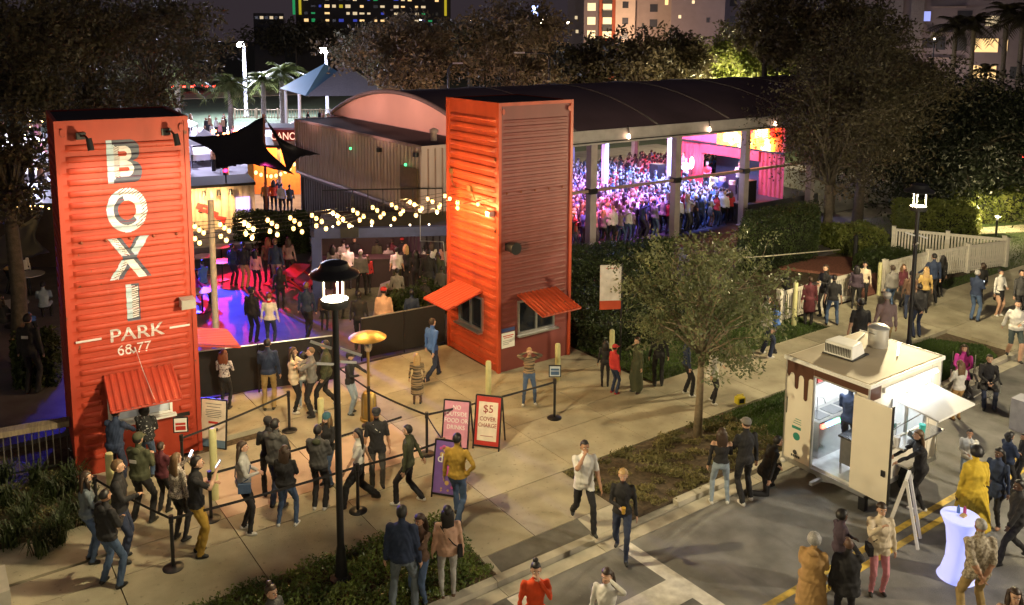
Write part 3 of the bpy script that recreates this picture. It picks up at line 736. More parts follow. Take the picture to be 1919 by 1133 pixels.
P1 = belt_post(333, 1070, 'black belt post nearest the viewer at the front of the queue')
P2 = belt_post(403, 978, 'black belt post beside the man in mustard trousers')
P3 = belt_post(678, 960, 'black belt post by the walking woman in black flared trousers')
P4 = belt_post(806, 852, 'black belt post at the corner beside the pink folding sign')
P5 = belt_post(548, 811, 'black belt post behind the hooded pair in the queue')
P6 = belt_post(190, 990, 'black belt post at the left end of the queue by the planting')
P7 = belt_post(1044, 782, 'black belt post with a small lit screen sign before the plain red tower', 1.0, (.3, M('screen_white', (.45, .5, .55), .4), 0, M('ink_blue', (.05, .1, .2), .5)))
P8 = belt_post(350, 905, 'black belt post carrying a small red notice by the ticket window', 1.0, (.34, whitem, 10, redm))
P9 = belt_post(697, 800, 'black belt post behind the chromed patio heater')
P10 = belt_post(838, 905, 'black belt post with a small frame behind the purple folding sign')
P11 = (G(650, 900)[0], G(650, 900)[1], 0)
def belt(a, b, lab, h=.92, sag=.03):
    mb = MB(); pts = [(a[0] + (b[0] - a[0]) * i / 8, a[1] + (b[1] - a[1]) * i / 8, h - sag * 4 * (i / 8) * (1 - i / 8)) for i in range(9)]
    for p, q in zip(pts, pts[1:]): mb.beam(p, q, .004, .05)
    tag(mb.build('barrier_belt', M('belt_web', (.02, .018, .02), .8)), lab, 'barrier belt', 'black barrier belts')
off = G(110, 1150)
belt(P1, P6, 'black belt from the nearest post back to the planting side'); belt(P1, P3, 'black belt running past the queue to the second post'); belt(P3, P10, 'black belt from the walking woman to the purple sign')
belt(P2, (P2[0] + 4.2, P2[1] + .1, 0), 'black belt running behind the woman in denim shorts'); belt(P4, P10, 'short black belt slanting in front of the pink sign'); belt(P9, P4, 'black belt slanting from the heater to the sign corner')
belt(P4, P7, 'black belt from the sign corner past the striped coat walker'); belt(P9, G(591, 715), 'black belt slanting up into the patio'); belt(P8, P5, 'black belt behind the hooded pair')

# ---- low black mesh fences
def mesh_fence(a, b, h, lab, n):
    t = thing('crowd_fence', lab, 'fence', (a[0], a[1], 0)); dx, dy = b[0] - a[0], b[1] - a[1]
    for k in range(n):
        u, v = (k + .01) / n, (k + .99) / n
        MB().beam((dx * u, dy * u, h / 2 + .04), (dx * v, dy * v, h / 2 + .04), .012, h - .08).build('panel', M('black_mesh', (.012, .011, .013), .9), t)
        MB().tube([(dx * u, dy * u, h), (dx * v, dy * v, h)], .02, 7).build('rail', alu, t)
    for k in range(n + 1): MB().tube([(dx * k / n, dy * k / n, 0), (dx * k / n, dy * k / n, h)], .024, 7).build('post', black, t)
mesh_fence((-7.75, 3.0), (-3.98, 2.02), 1.3, 'low black screened fence beside the left tower', 2)
mesh_fence((-2.72, 2.96), (-.05, 2.80), 1.26, 'low black screened fence joining the plain red tower', 2)

# ---- flat signs and A-frames
pinkm = M('pink_sign', (.62, .26, .36), .5); creamm = M('cream_sign', (.72, .62, .50), .5); purplem = M('purple_sign', (.16, .08, .30), .5, col2=(.22, .12, .42), scale=3)
def aframe(px, py, W_, H, deg, lab, face, build_face, wid=.03, lm=None):
    black = lm or MATS['black_metal']
    p = G(px, py); t = thing('folding_sign', lab, 'sign', p, heading(deg), 'folding pavement signs')
    # local: face looks to +y, leaning back
    lean = R(14); T = Matrix.Translation((0, .22, 0)) @ Matrix.Rotation(lean, 4, 'X')
    for s in (-1, 1):
        place(MB().box(s * W_ / 2 - wid / 2, s * W_ / 2 + wid / 2, -wid / 2, wid / 2, 0, H), T).build('leg', black, t)
        MB().beam((s * W_ / 2, .22 - H * sin(lean), H * cos(lean)), (s * W_ / 2, -.36, 0), wid, wid).build('leg', black, t)
    for z in (.08, H): place(MB().box(-W_ / 2 + wid / 2, W_ / 2 - wid / 2, -wid / 2, wid / 2, z - .02, z + .015), T).build('cross_rail', black, t)
    b = place(MB().box(-W_ / 2 + wid / 2 + .002, W_ / 2 - wid / 2 - .002, -.006, .006, .10, H - .025), T).build('board', face, t)
    TF = T @ Matrix.Translation((0, .008, 0)) @ Matrix.Rotation(R(180), 4, 'Z') @ Matrix.Rotation(R(90), 4, 'X')
    build_face(b, TF, W_, H); return t
def txt(s, size, x, y, m, b, TF, sx=1.0): return letter_on(s, size, m, b, TF @ Matrix.Translation((x, y, .001)), 'lettering', sx)
def f_pink(b, TF, W_, H):
    for k, s in enumerate(('NO', 'OUTSIDE', 'FOOD OR', 'DRINKS')): txt(s, .135, 0, H - .16 - k * .145, whitem, b, TF, .9)
def f_red(b, TF, W_, H):
    me = MB().box(-W_ / 2 + .075, W_ / 2 - .075, .2, H - .14, .001, .004)
    place(me, TF).build('paper', creamm, b)
    T2 = TF @ Matrix.Translation((0, 0, .005)); ri = M('ink_maroon', (.28, .02, .02), .6)
    txt('$5', .24, 0, H - .30, ri, b, T2); txt('COVER', .13, 0, H - .52, ri, b, T2, .9); txt('CHARGE', .13, 0, H - .66, ri, b, T2, .85); txt('ENTRY FEE', .04, 0, .3, ri, b, T2) if False else place(MB().box(-.15, .15, .3, .312, .005, .006), TF).build('print_lines', ri, b)
def f_purple(b, TF, W_, H):
    g = random.Random(3); T2 = TF @ Matrix.Translation((0, 0, .002)); gold = M('confetti_gold', (.6, .38, .12), .5); pk = M('confetti_pink', (.6, .1, .35), .5)
    for k in range(22):
        y = g.choice((g.uniform(.14, .34), g.uniform(H - .3, H - .08))); x = g.uniform(-W_ / 2 + .08, W_ / 2 - .08); r = g.uniform(.018, .05)
        place(MB().lathe([(r, 0), (r * .9, .003)], 8, (x, y, 0)), T2).build('confetti_spot', gold if k % 3 else pk, b)
    place(MB().lathe([(.10, 0), (.10, .003)], 14, (.03, .55, 0)), T2).build('round_print', pk, b)
    txt('duo', .25, 0, .78, whitem, b, T2 @ Matrix.Translation((0, 0, .003)))
aframe(862, 838, .60, 1.12, -12, 'pink folding sign about outside food or drinks', pinkm, f_pink)
aframe(921, 835, .60, 1.20, -14, 'red-bordered folding sign showing the cover charge of five dollars', redm, f_red)
aframe(845, 925, .52, 1.15, -16, 'purple folding sign with confetti behind the man in the mustard jumper', purplem, f_purple)
aframe(1690, 1000, .42, 1.30, -121, 'white folding board standing by the trailer wheel', whitem, lambda *a: None, .05, whitem)
# big notice board beside the left tower
p = G(405, 850); t = thing('notice_board', 'big white notice board with blue foot beside the left tower', 'sign', p, heading(-14))
T = Matrix.Rotation(R(6), 4, 'X')
place(MB().box(-.33, .33, -.03, .0, .06, 1.18), T).build('frame', black, t)
bd = place(MB().box(-.30, .30, .001, .012, .26, 1.15), T).build('board', creamm, t); place(MB().box(-.30, .30, .001, .012, .09, .258), T).build('foot_band', M('blue_band', (.12, .19, .28), .5), t)
place(MB().box(-.12, .12, .013, .016, .62, .67), T).build('red_bar', redm, bd)
for z, l in ((1.06, .2), (.99, .17), (.92, .2), (.88, .2), (.84, .18), (.8, .2), (.76, .15)): place(MB().box(-l, l, .013, .015, z, z + .012), T).build('print_line', inkblack, bd)
for k in range(4): place(MB().box(-.12 + k * .065, -.08 + k * .065, .013, .016, .46, .53), T).build('print_block', inkblack, bd)
# hanging sign behind a bollard
p = G(1152, 686); t = thing('post_sign', 'white hanging sign with an orange foot beside the dark hedge', 'sign', (p[0] + .3, p[1] + .45, 0), heading(6))
h0 = 1.55; MB().tube([(-.30, 0, 0), (-.30, 0, 2.85)], .03, 8).build('post', black, t)
MB().box(-.29, .33, -.02, .02, 1.78, 2.82).build('panel', M('sign_offwhite', (.55, .50, .46), .6), t); MB().box(-.29, .33, -.02, .02, 1.52, 1.778).build('foot_band', orangeR, t)
MB().box(-.17, .17, .022, .024, 2.72, 2.735).build('print_line', inkred, t)

# ================================================================ patio heater
p = G(697, 788); t = thing('patio_heater', 'tall patio heater with a brass coloured mushroom top', 'patio heater', p)
brass = M('brass', (.50, .35, .12), .42, .1, 5, metal=1)
MB().lathe([(.22, 0), (.22, .05), (.18, .07), (.17, .62), (.13, .70), (.04, .72)], 20).build('base_cylinder', brass, t, True, auto=40)
MB().lathe([(.035, .72), (.035, 1.75)], 12).build('pole', brass, t, True, auto=40)
MB().lathe([(.06, 1.72), (.1, 1.78), (.11, 2.0), (.08, 2.04), (.03, 2.08)], 16).build('burner', steel, t, True, auto=40)
MB().lathe([(.44, 2.06), (.45, 2.075), (.40, 2.11), (.22, 2.18), (.06, 2.2), (.0, 2.2)], 32).build('hood', brass, t, True, auto=40)
for k in range(9):
    a = k * 2 * pi / 9; MB().tube([(cos(a) * .185, sin(a) * .185, .1), (cos(a) * .18, sin(a) * .18, .6)], .006, 5).build('rib', steel, t)

# pale tent pole on the patio
pp = G(409, 640); hpole = height_of(409, 640, 380)
tag(MB().lathe([(.12, 0), (.10, .05), (.088, hpole - .03), (.09, hpole)], 16).build('string_light_pole', M('pole_cream', (.55, .47, .38), .5), None, True, auto=40, loc=pp), 'tall pale round pole on the patio holding the string lights', 'pole')

# ================================================================ string lights
strands = [((354, 423), (858, 357)), ((354, 430), (862, 363)), ((354, 436), (872, 370)), ((354, 446), (884, 371)), ((354, 455), (918, 372))]
ends = [2.05, 1.95, 1.6, 1.2, .35]
bulb_me = MB().ell((0, 0, 0), (.05, .05, .06), 8, 6).mesh('bulb', [warmbulb]); cap_me = MB().lathe([(.02, .04), (.022, .08), (.01, .09)], 6).mesh('socket', [black])
labs = ['farthest back', 'second from the back', 'middle', 'second from the front', 'nearest']
for k, ((a, b), lab) in enumerate(zip(strands, labs)):
    A = Vector(on_x(*a, -7.76)); B = Vector(on_x(*b, -.06))
    t = thing('string_lights', 'string of warm round bulbs between the two towers, the %s strand' % lab, 'string lights', A, 0, 'strings of warm bulbs'); n = 13
    D = B - A; sag = .10
    def pt(u): return D * u - Vector((0, 0, sag * 4 * u * (1 - u)))
    MB().tube([pt(i / 26) for i in range(27)], .007, 4).build('wire', black, t)
    for i in range(n):
        u = (i + .25 + .17 * (k % 3)) / n
        if u > 1: continue
        q = pt(u) - Vector((0, 0, .1)); bo = bpy.data.objects.new('bulb', bulb_me); COL.objects.link(bo); bo.parent = t; bo.location = q
        so = bpy.data.objects.new('socket', cap_me); COL.objects.link(so); so.parent = bo
        if k in (0, 2, 4) and i in (2, 6, 10): light('POINT', 'bulb_light', q - Vector((0, 0, .1)), 60, (1, .60, .22), .08, parent=t)
# ================================================================ grey upper container, blue portal
def vertical_container(label, x0, y0, z0, L, Wd, H, mat, parent_kw=None, rz=0, along='y', roofm_=None, name='shipping_container'):
    t = thing(name, label, 'shipping container', (x0, y0, z0), rz)
    def wall(w_, T):
        n = max(4, int(w_ / .278)); vs = []; per = w_ / n; xs = []
        for i in range(n):
            for q, d in ((0, 0), (.38, 0), (.50, .075), (.84, .075), (.96, 0)): xs.append((per * (i + q), d))
        xs.append((w_, 0)); 
        for x, d in xs: vs += [(x, d, .14), (x, d, H - .1)]
        fs = [(2 * i, 2 * i + 2, 2 * i + 3, 2 * i + 1) for i in range(len(xs) - 1)]
        m_ = MB(); m_.add(vs, fs); place(m_, T).build('wall_panel', mat, t)
    wall(Wd, FM(0, 0, 0)); wall(L, FM(0, L, R(-90))); wall(L, FM(Wd, 0, R(90))); wall(Wd, FM(Wd, L, R(180)))
    for x in (0, Wd):
        for y in (0, L): MB().box(x - .06, x + .06, y - .06, y + .06, 0, H).build('corner_post', mat, t)
    for (a, b, c, d) in ((.06, Wd - .06, -.05, .05), (.06, Wd - .06, L - .05, L + .05), (-.05, .05, .06, L - .06), (Wd - .05, Wd + .05, .06, L - .06)):
        MB().box(a, b, c, d, H - .11, H - .002).build('rail', mat, t); MB().box(a, b, c, d, 0, .14).build('rail', mat, t)
    MB().box(.05, Wd - .05, .05, L - .05, H - .06, H - .015).build('roof', roofm_ or blackroof, t)
    return t
GC = vertical_container('grey ribbed container raised on the upper level behind the string lights', 2.45, 8.5, 2.62, 12.2, 2.44, 2.62, greyc)
MB().box(-.11, -.055, .2, 1.5, .35, 1.75).build('plain_panel', M('brown_panel', (.17, .12, .075), .6), GC); 
for (y, z) in ((.05, 2.2), (3.0, 2.05)):
    MB().box(-.2, -.06, y + .1, y + .3, z, z + .16).build('floodlight', black, GC); 
MB().ell((-.15, 1.0, 1.82), (.06, .06, .06), 8, 6).build('green_light', greenled, GC)
MB().ell((-.15, 5.8, 1.9), (.06, .06, .06), 8, 6).build('green_light', greenled, GC)
mb = MB(); mb.tube([(-.12, -.1, 2.4), (-.12, -.1, .2), (-.12, .6, .1), (-.12, 12, .1)], .05, 8); mb.tube([(-.1, 1.75, .2), (-.1, 1.75, 2.4)], .015, 5)
mb.build('pipe', greyc, GC, True)
MB().lathe([(.12, 0), (.12, .3), (.17, .33), (.17, .45), (.05, .5)], 12, (1.2, 1.2, 2.6)).build('roof_vent', greyc, GC, True)
lowc = vertical_container('dark lower container under the raised grey one', 2.6, 8.9, 0, 11.6, 2.3, 2.58, M('dark_purple_paint', (.05, .035, .05), .6))
# blue steel portal with its deck
pa = Vector(G(597, 440, 2.62)); pb = Vector(G(836, 432, 2.62)); d = (pb - pa); L = d.length; rz = atan2(d.y, d.x)
t = thing('blue_portal', 'dark blue steel portal frame over the bar opening behind the plain red tower', 'portal', (pa.x, pa.y, 0), rz)
MB().box(-.1, L + 2, -.12, .12, 2.45, 2.78).build('beam', navy_steel, t)
MB().box(-.2, .12, -.12, .12, 0, 2.449).build('post', navy_steel, t); MB().box(L + 1.5, L + 1.75, -.12, .12, 0, 2.449).build('post', navy_steel, t)
MB().box(-.1, L + 2, .13, 2.6, 2.60, 2.74).build('deck', M('deck_olive', (.09, .075, .03), .8), t)
MB().box(L * .18, L * .32, -.3, -.13, 2.5, 2.85).build('speaker', black, t)
mb = MB()
for k in range(9): mb.tube([(L * k / 8, 1.9, 2.74), (L * k / 8, 1.9, 3.74)], .018, 5)
mb.tube([(0, 1.9, 3.74), (L, 1.9, 3.74)], .025, 6); mb.build('guard_rail', black, t)
MB().tube([(L * .8, -.16, 3.2), (L * .8, -.16, 2.3), (L * .98, -.18, 2.25), (L, -.18, 1.4)], .022, 6).build('pipe', alu, t)
for k in range(6): MB().ell((L * (.12 + .15 * k), -.14, 2.86), (.035, .035, .035), 6, 5).build('small_lamp', E('soft_lamp', (1, .8, .5), 4), t)
light('AREA', 'bar_light', (pa.x + 2.2, pa.y + .9, 2.4), 55, (1.0, .42, .38), 1.2, (pa.x + 2.2, pa.y + .5, 0))
# bar counter and shelves under the portal
t = thing('bar_counter', 'dark bar counter deep under the blue portal', 'bar', (pa.x + .6, pa.y + 2.2, 0), rz)
MB().box(0, 4.2, 0, .6, 0, 1.05).build('front_panel', M('bar_dark', (.03, .02, .02), .5), t); MB().box(-.05, 4.25, -.05, .65, 1.05, 1.1).build('top', MATS['bar_dark'], t)
MB().box(0, 4.2, 1.9, 2.0, 0, 2.5).build('back_wall', M('bar_wall', (.03, .015, .018), .6), t)

# ================================================================ the concert pavilion
PX0, PX1, PY0, PY1, EZ = 4.9, 38.0, 8.4, 22.0, 5.31
t = thing('pavilion', 'big open concert pavilion with a dark vaulted roof on steel columns', 'pavilion', (PX0, PY0, 0)); PV = t
Lx, Ly = PX1 - PX0, PY1 - PY0; NS = 20; rise = 1.42
def vault(u): return rise * (1 - (2 * u - 1) ** 2)
for k in range(7):
    xa, xb = Lx * k / 7, Lx * (k + 1) / 7 - .03; vs = []; fs = []
    for i in range(NS + 1):
        y = Ly * i / NS; z = EZ + vault(i / NS)
        for x in (xa, xb): vs += [(x, y, z + .05), (x, y, z - .04)]
    for i in range(NS):
        a = 4 * i; b = a + 4
        fs += [(a, a + 2, b + 2, b), (a + 1, b + 1, b + 3, a + 3), (a, b, b + 1, a + 1), (a + 2, a + 3, b + 3, b + 2)]
    fs += [(0, 1, 3, 2), (4 * NS, 4 * NS + 2, 4 * NS + 3, 4 * NS + 1)]
    m_ = MB(); m_.add(vs, fs); m_.build('roof_sheet', roofm, t, True, auto=30)
    if k: 
        MB().tube([(xa - .015, Ly * i / NS, EZ + vault(i / NS) + .06) for i in range(NS + 1)], .05, 6).build('roof_seam', M('seam', (.13, .11, .11), .7), t, True)
MB().box(-.1, Lx, -.10, .10, EZ - .40, EZ - .0).build('eave_beam', steelw, t)
MB().box(-.1, Lx, -.16, -.102, EZ - .06, EZ + .05).build('gutter', steelw, t)
MB().box(-.1, Lx, -.13, -.101, EZ - .50, EZ - .45).build('lower_beam', black, t); MB().box(-.1, Lx, -.10, .08, EZ - .58, EZ - .41).build('lower_beam', steelw, t)
MB().box(-.1, Lx, Ly - .1, Ly + .1, EZ - .45, EZ).build('eave_beam', steelw, t)
colx = [.75, 5.75, 10.82, 15.6, 20.9, 26, 31.1, 35.6]
cm = M('column_paint', (.36, .31, .31), .55, .1, 3)
for i, x in enumerate(colx):
    MB().box(x - .17, x + .17, -.02, .30, 0, EZ - .585).build('column', cm, t); MB().box(x - .24, x + .24, -.06, .34, 0, .05).build('base_plate', cm, t)
    MB().box(x - .2, x + .2, -.05, .33, 2.62, 2.86).build('bracket', black, t)
    MB().box(x - .14, x + .14, Ly - .3, Ly, 0, EZ - .45).build('column', cm, t)
    if i in (1, 2, 3): MB().box(x + .8, x + 1.05, 5.9, 6.15, 0, EZ + .9).build('inner_column', whitem, t)
    # hanging lantern and downpipe at the eave
    MB().tube([(x + 1.6, -.3, EZ + .15), (x + 1.75, -.22, EZ - .1), (x + 1.75, -.22, EZ - .2)], .025, 6).build('lantern_arm', black, t)
    MB().lathe([(.02, .0), (.07, -.08), (.075, -.2), (.02, -.24)], 10, (x + 1.75, -.22, EZ - .2)).build('lantern', E('lantern_glow', (1, .62, .4), 6), t)
for i in range(len(colx) - 1):
    MB().box(colx[i] + .2, colx[i + 1] - .2, .08, .2, 2.68, 2.80).build('mid_rail', M('rail_warm', (.30, .20, .16), .5), t)
# fabric gable at the near end
vs = [(0, Ly * i / NS, EZ + vault(i / NS) - .05) for i in range(NS + 1)] + [(0, Ly * i / NS, EZ - .5) for i in range(NS + 1)]
m_ = MB(); m_.add(vs, [(i, i + 1, NS + 2 + i, NS + 1 + i) for i in range(NS)])
gf = M('gable_fabric', (.62, .40, .34), .8, .04, 1)
m_.build('gable_fabric', gf, t)
MB().tube([(-.06, Ly * i / NS, EZ + vault(i / NS) + .02) for i in range(NS + 1)], .10, 8).build('gable_rim', MATS['seam'], t, True)
MB().beam((-.05, 0, EZ - .3), (-.05, Ly, EZ - .3), .12, .4).build('tie_beam', black, t)
struct(MB().box(PX0 - .5, PX1, PY0 - .6, PY1 + 3, -.05, .012).build('floor', M('pavilion_floor', (.04, .035, .045), .6, .2, 1), None))
for yy in (11.5, 15, 18.5): light('SPOT', 'gable_fill_spot', (-.2, yy, 6.5), 520, (1, .50, .40), .2, (4.9, yy, 6.3), 66, 1.0)  # pink spots added in mid-air outside, without fixtures, to brighten the gable fabric
# stage at the far end
SX = 24.0; SY0, SY1 = .45, 8.4
st = thing('stage', 'raised stage with pink container backdrop at the far end of the pavilion', 'stage', (SX, PY0, 0))
MB().box(-2.9, 3, SY0, SY1 + .3, 0, .9).build('platform', M('stage_black', (.05, .05, .06), .4), st)
pinkw = M('stage_red_paint', (.55, .07, .10), .5, .1, 2)
n = 28
vs = []; xs = []
for i in range(n):
    for q, dd in ((0, 0), (.25, 0), (.45, .06), (.7, .06), (.95, 0)): xs.append((SY0 + (SY1 - SY0) * (i + q) / n, dd))
for y, dd in xs: vs += [(dd, y, .9), (dd, y, 3.22)]
for cond in (lambda y: y <= 2.1, lambda y: y >= 5.9):
    q_ = [(y, dd) for y, dd in xs if cond(y)]; m_ = MB(); m_.add([p_ for y, dd in q_ for p_ in ((dd, y, .9), (dd, y, 3.22))], [(2 * i, 2 * i + 1, 2 * i + 3, 2 * i + 2) for i in range(len(q_) - 1)])
    m_.build('backdrop_wall', pinkw, st)
MB().box(-.12, .1, 2.0, 6.0, 2.7, 3.215).build('portal_header', pinkw, st); MB().box(-.14, -.06, SY0, SY1, 3.22, 3.32).build('header_rail', black, st)
MB().box(0, .1, SY0, SY1, 3.33, 5.2).build('upper_wall', M('stage_pink_paint', (.50, .14, .18), .6), st)
MB().box(1.4, 1.5, 1.8, 6.2, .9, 2.9).build('inner_wall', M('stage_dark', (.03, .04, .07), .5), st)
fire = bpy.data.materials.new('fire_screen'); fire.use_nodes = True; n_ = fire.node_tree; b_ = n_.nodes['Principled BSDF']
tc = n_.nodes.new('ShaderNodeTexCoord'); no = n_.nodes.new('ShaderNodeTexNoise'); no.inputs['Scale'].default_value = .9; no.inputs['Detail'].default_value = 5
cr = n_.nodes.new('ShaderNodeValToRGB'); e = cr.color_ramp.elements; e[0].position = .38; e[0].color = (.8, .01, .0, 1); e[1].position = .62; e[1].color = (1, .85, .55, 1)
q = e.new(.5); q.color = (1, .35, .02, 1)
n_.links.new(tc.outputs['Object'], no.inputs[0]); n_.links.new(no.outputs[0], cr.inputs[0]); n_.links.new(cr.outputs[0], b_.inputs['Emission Color']); b_.inputs['Emission Strength'].default_value = 7
b_.inputs['Base Color'].default_value = (.02, .02, .02, 1)
scr = MB().box(SX - .35, SX - .22, PY0 + .9, PY0 + 4.7, 3.36, 4.75).build('led_screen', fire); tag(scr, 'glowing red and yellow fire picture on the screen above the stage', 'screen')
spk = black
for k, (x, y) in enumerate(((-2.2, 7.3), (-2.3, .8))):
    tag(MB().box(SX + x, SX + x + .6, PY0 + y, PY0 + y + .7, .9, 2.0).build('stage_speaker', spk), ('black loudspeaker at the far side of the stage', 'black loudspeaker at the near side of the stage')[k], 'speaker')
def drum(p, lab):
    t = thing('drum_kit', lab, 'drum kit', p)
    MB().tube([(0, -.25, .3), (0, .25, .3)], .3, 16).build('bass_drum', M('drum_blue', (.1, .2, .5), .3), t)
    for dx, dy, dz in ((.3, .2, .55), (-.3, .2, .55), (.5, -.3, .4)): MB().lathe([(.18, 0), (.18, .22)], 14, (dx, dy, dz)).build('drum', whitem, t)
    for dx, dy, dz in ((.6, .3, .95), (-.6, .2, 1.0)): MB().lathe([(.0, 0.02), (.22, 0), (.0, .01)], 14, (dx, dy, dz)).build('cymbal', brass, t); MB().tube([(dx, dy, 0), (dx, dy, dz)], .012, 5).build('stand', steel, t)
drum((SX - 1.1, PY0 + 3.6, .9), 'drum kit on the stage before the dark opening')
# stage lights
def beam(p, to, e_, c, ang=70, s=.2): light('SPOT', 'stage_light', p, e_, c, s, to, ang, .8)
beam((SX - .8, PY0 + 1.6, 4.9), (15, 17, 0), 11000, (.20, .30, 1.0), 92); beam((SX - .8, PY0 + 7, 5.2), (14, 16, 0), 12000, (.24, .34, 1.0), 96)
beam((SX - 4.5, PY0 + 4, 5.2), (SX - 1.5, PY0 + 4, 1), 1500, (.5, .5, 1), 120)
beam((20.6, 15.5, 5.2), (SX, PY0 + 7.5, 2.5), 1500, (1.0, .14, .50), 100); beam((20.5, 12, 5.2), (SX, PY0 + 5, 3.6), 900, (1.0, .22, .5), 110)
beam((14.6, 8.8, 4.6), (14.4, 12.7, 0), 3600, (.60, .22, 1.0), 88); beam((18.6, 8.8, 4.6), (18.0, 12.7, 0), 4200, (.26, .32, 1.0), 88); beam((11.0, 8.8, 4.6), (11, 12.7, 0), 2600, (1, .20, .5), 88); beam((15, 13, 4.9), (14, 18, 0), 3600, (.6, .22, 1), 100); beam((17, 14, 5.2), (17.5, 14, 0), 1500, (.5, .6, 1.0), 60); beam((12.5, 14, 5.2), (12, 14, 0), 900, (.6, .5, 1.0), 60)
tag(MB().ell((SX - .5, PY0 + 6.35, 2.1), (.12, .12, .35), 10, 8).build('strobe_light', E('cyan_glow', (.35, .75, 1.0), 14)), 'bright cyan strobe light standing beside the keyboard player', 'stage light')

# ================================================================ food trailer
TX0, TX1, TY0, TY1, TZ0, TZ1 = 2.08, 4.76, -9.76, -7.84, .42, 2.58
tr = thing('food_trailer', 'cream food trailer with chocolate drips, open side door and lit serving hatch', 'food trailer', (TX0, TY0, -.12), 0)
TWx, TWy = TX1 - TX0, TY1 - TY0
def tpart(n_, mb, m, par=None, bv=0, **k):
    o = mb.build(n_, m, par or tr, **k)
    if bv: bevel(o, bv)
    return o
# left face (x=0, faces -x) with the door opening; serving face is y=0 (faces -y)
DY0, DY1 = .30, 1.22
zb, zt = TZ0, TZ1
tpart('side_wall', MB().box(0, .04, DY1, TWy, zb, zt), cream)
tpart('side_wall', MB().box(0, .04, 0.0, DY0, zb, zt), cream); tpart('side_wall', MB().box(0, .04, DY0, DY1, 2.41, zt), cream)
tpart('far_wall', MB().box(TWx - .04, TWx, 0, TWy, zb, zt), whitem)
tpart('back_wall', MB().box(.04, TWx - .04, TWy - .04, TWy, zb, zt), whitem)
HX0, HX1, HZ0, HZ1 = .80, 2.20, 1.28, 2.18
for a in ((.04, HX0, zb, zt), (HX1, TWx - .04, zb, zt), (HX0, HX1, zb, HZ0), (HX0, HX1, HZ1, zt)):
    tpart('serving_wall', MB().box(a[0], a[1], 0, .04, a[2], a[3]), cream)
tpart('floor', MB().box(.04, TWx - .04, .04, TWy - .04, zb, zb + .05), M('trailer_floor', (.6, .6, .62), .4))
tpart('roof', MB().box(-.03, TWx + .03, -.03, TWy + .03, zt, zt + .07), cream, bv=.02)
tpart('roof_top', MB().box(.03, TWx - .03, .03, TWy - .03, zt + .071, zt + .085), M('trailer_roof', (.46, .38, .26), .6, .08, 2))
for a in ((-.045, -.03, -.045, TWy + .045), (TWx + .03, TWx + .045, -.045, TWy + .045)): tpart('roof_trim', MB().box(a[0], a[1], a[2], a[3], zt + .01, zt + .09), whitem)
tpart('roof_trim', MB().box(-.03, TWx + .03, -.045, -.03, zt + .01, zt + .09), whitem)
tpart('base_skirt', MB().box(-.02, TWx + .02, -.02, TWy + .02, zb - .10, zb - .002), alu)
# chocolate band with drips on the door side and round the corner
def drip_poly(y0, y1, z0, drips):
    pts = [(y1, z0 + .28), (y0, z0 + .28)]; y = y0; n = int((y1 - y0) / .01)
    for i in range(n + 1):
        y = y0 + (y1 - y0) * i / n; z = z0
        for c, wd, ln in drips:
            u = abs(y - c) / wd
            if u < .6: z = min(z, z0 - ln + wd * .9 * (1 - (1 - (u / .6) ** 2) ** .5))
            elif u < 1.25: z = min(z, z0 - .035 * (1 - ((u - .6) / .65)) ** 2 * 2)
        pts.append((y, z))
    return pts
pts = drip_poly(DY1 + .032, TWy - .002, 2.33, [(1.43, .085, .52), (1.66, .08, .33), (1.86, .05, .10)])
mb = MB(); o_ = [(-.006, y, z) for y, z in pts] 
bt = pts[2:]
for (ya, za_), (yb, zb2) in zip(bt, bt[1:]): mb.add([(-.007, ya, za_), (-.007, yb, zb2), (-.007, yb, 2.575), (-.007, ya, 2.575)], [(0, 3, 2, 1)])
tpart('chocolate_drips', mb, brown)
tpart('chocolate_band', MB().box(-.007, -.001, -.002, DY1 + .030, 2.435, 2.575), brown); tpart('chocolate_band', MB().box(0, .40, -.007, -.001, 2.30, 2.575), brown)
# prints on the end wall
grn = M('print_green', (.03, .25, .18), .5)
tpart('print', MB().box(-.007, -.001, 1.50, 1.72, 1.12, 1.18), grn); tpart('print', place(MB().lathe([(.085, 0), (.085, .006)], 20), Matrix.Translation((-.001, 1.60, .96)) @ Matrix.Rotation(R(-90), 4, 'Y')), grn)
tpart('print', place(MB().lathe([(.05, 0), (.05, .006)], 16), Matrix.Translation((-.001, 1.62, .60)) @ Matrix.Rotation(R(-90), 4, 'Y')), inkblack)
for k in range(5): tpart('print', MB().box(-.007, -.001, 1.5 + .045 * k, 1.53 + .045 * k, .49, .54), inkblack)
for k in range(3): tpart('print', MB().box(-.006, -.001, 1.5, 1.70 - .03 * k, 1.24 + .05 * k, 1.252 + .05 * k), grn)
tpart('side_marker', MB().box(-.012, -.001, 1.865, 1.885, 1.4, 1.75), inkblack)
tpart('door_frame', MB().box(-.02, .045, DY0 - .03, DY0 - .001, zb, 2.405).box(-.02, .045, DY1 + .001, DY1 + .03, zb, 2.405).box(-.02, .045, DY0 - .03, DY1 + .03, 2.406, 2.43), alu)
# the open door, swung out to the left and seen flat on
DT = Matrix.Translation((-.02, DY0 + .44, 0)) @ Matrix.Rotation(R(-90 + 6), 4, 'Z')
dr = tpart('door', place(MB().box(0, .84, -.045, 0, zb + .02, 2.40), Matrix.Translation((-.03, DY0 - .02, 0)) @ Matrix.Rotation(R(-93), 4, 'Z')), cream, bv=.012)
tpart('handle', place(MB().box(.70, .78, -.075, -.047, 1.0, 1.12), Matrix.Translation((-.03, DY0 - .02, 0)) @ Matrix.Rotation(R(-93), 4, 'Z')), black, par=dr)
tpart('seal', place(MB().box(.842, .862, -.05, .005, zb + .02, 2.45), Matrix.Translation((-.03, DY0 - .02, 0)) @ Matrix.Rotation(R(-93), 4, 'Z')), black, par=dr)
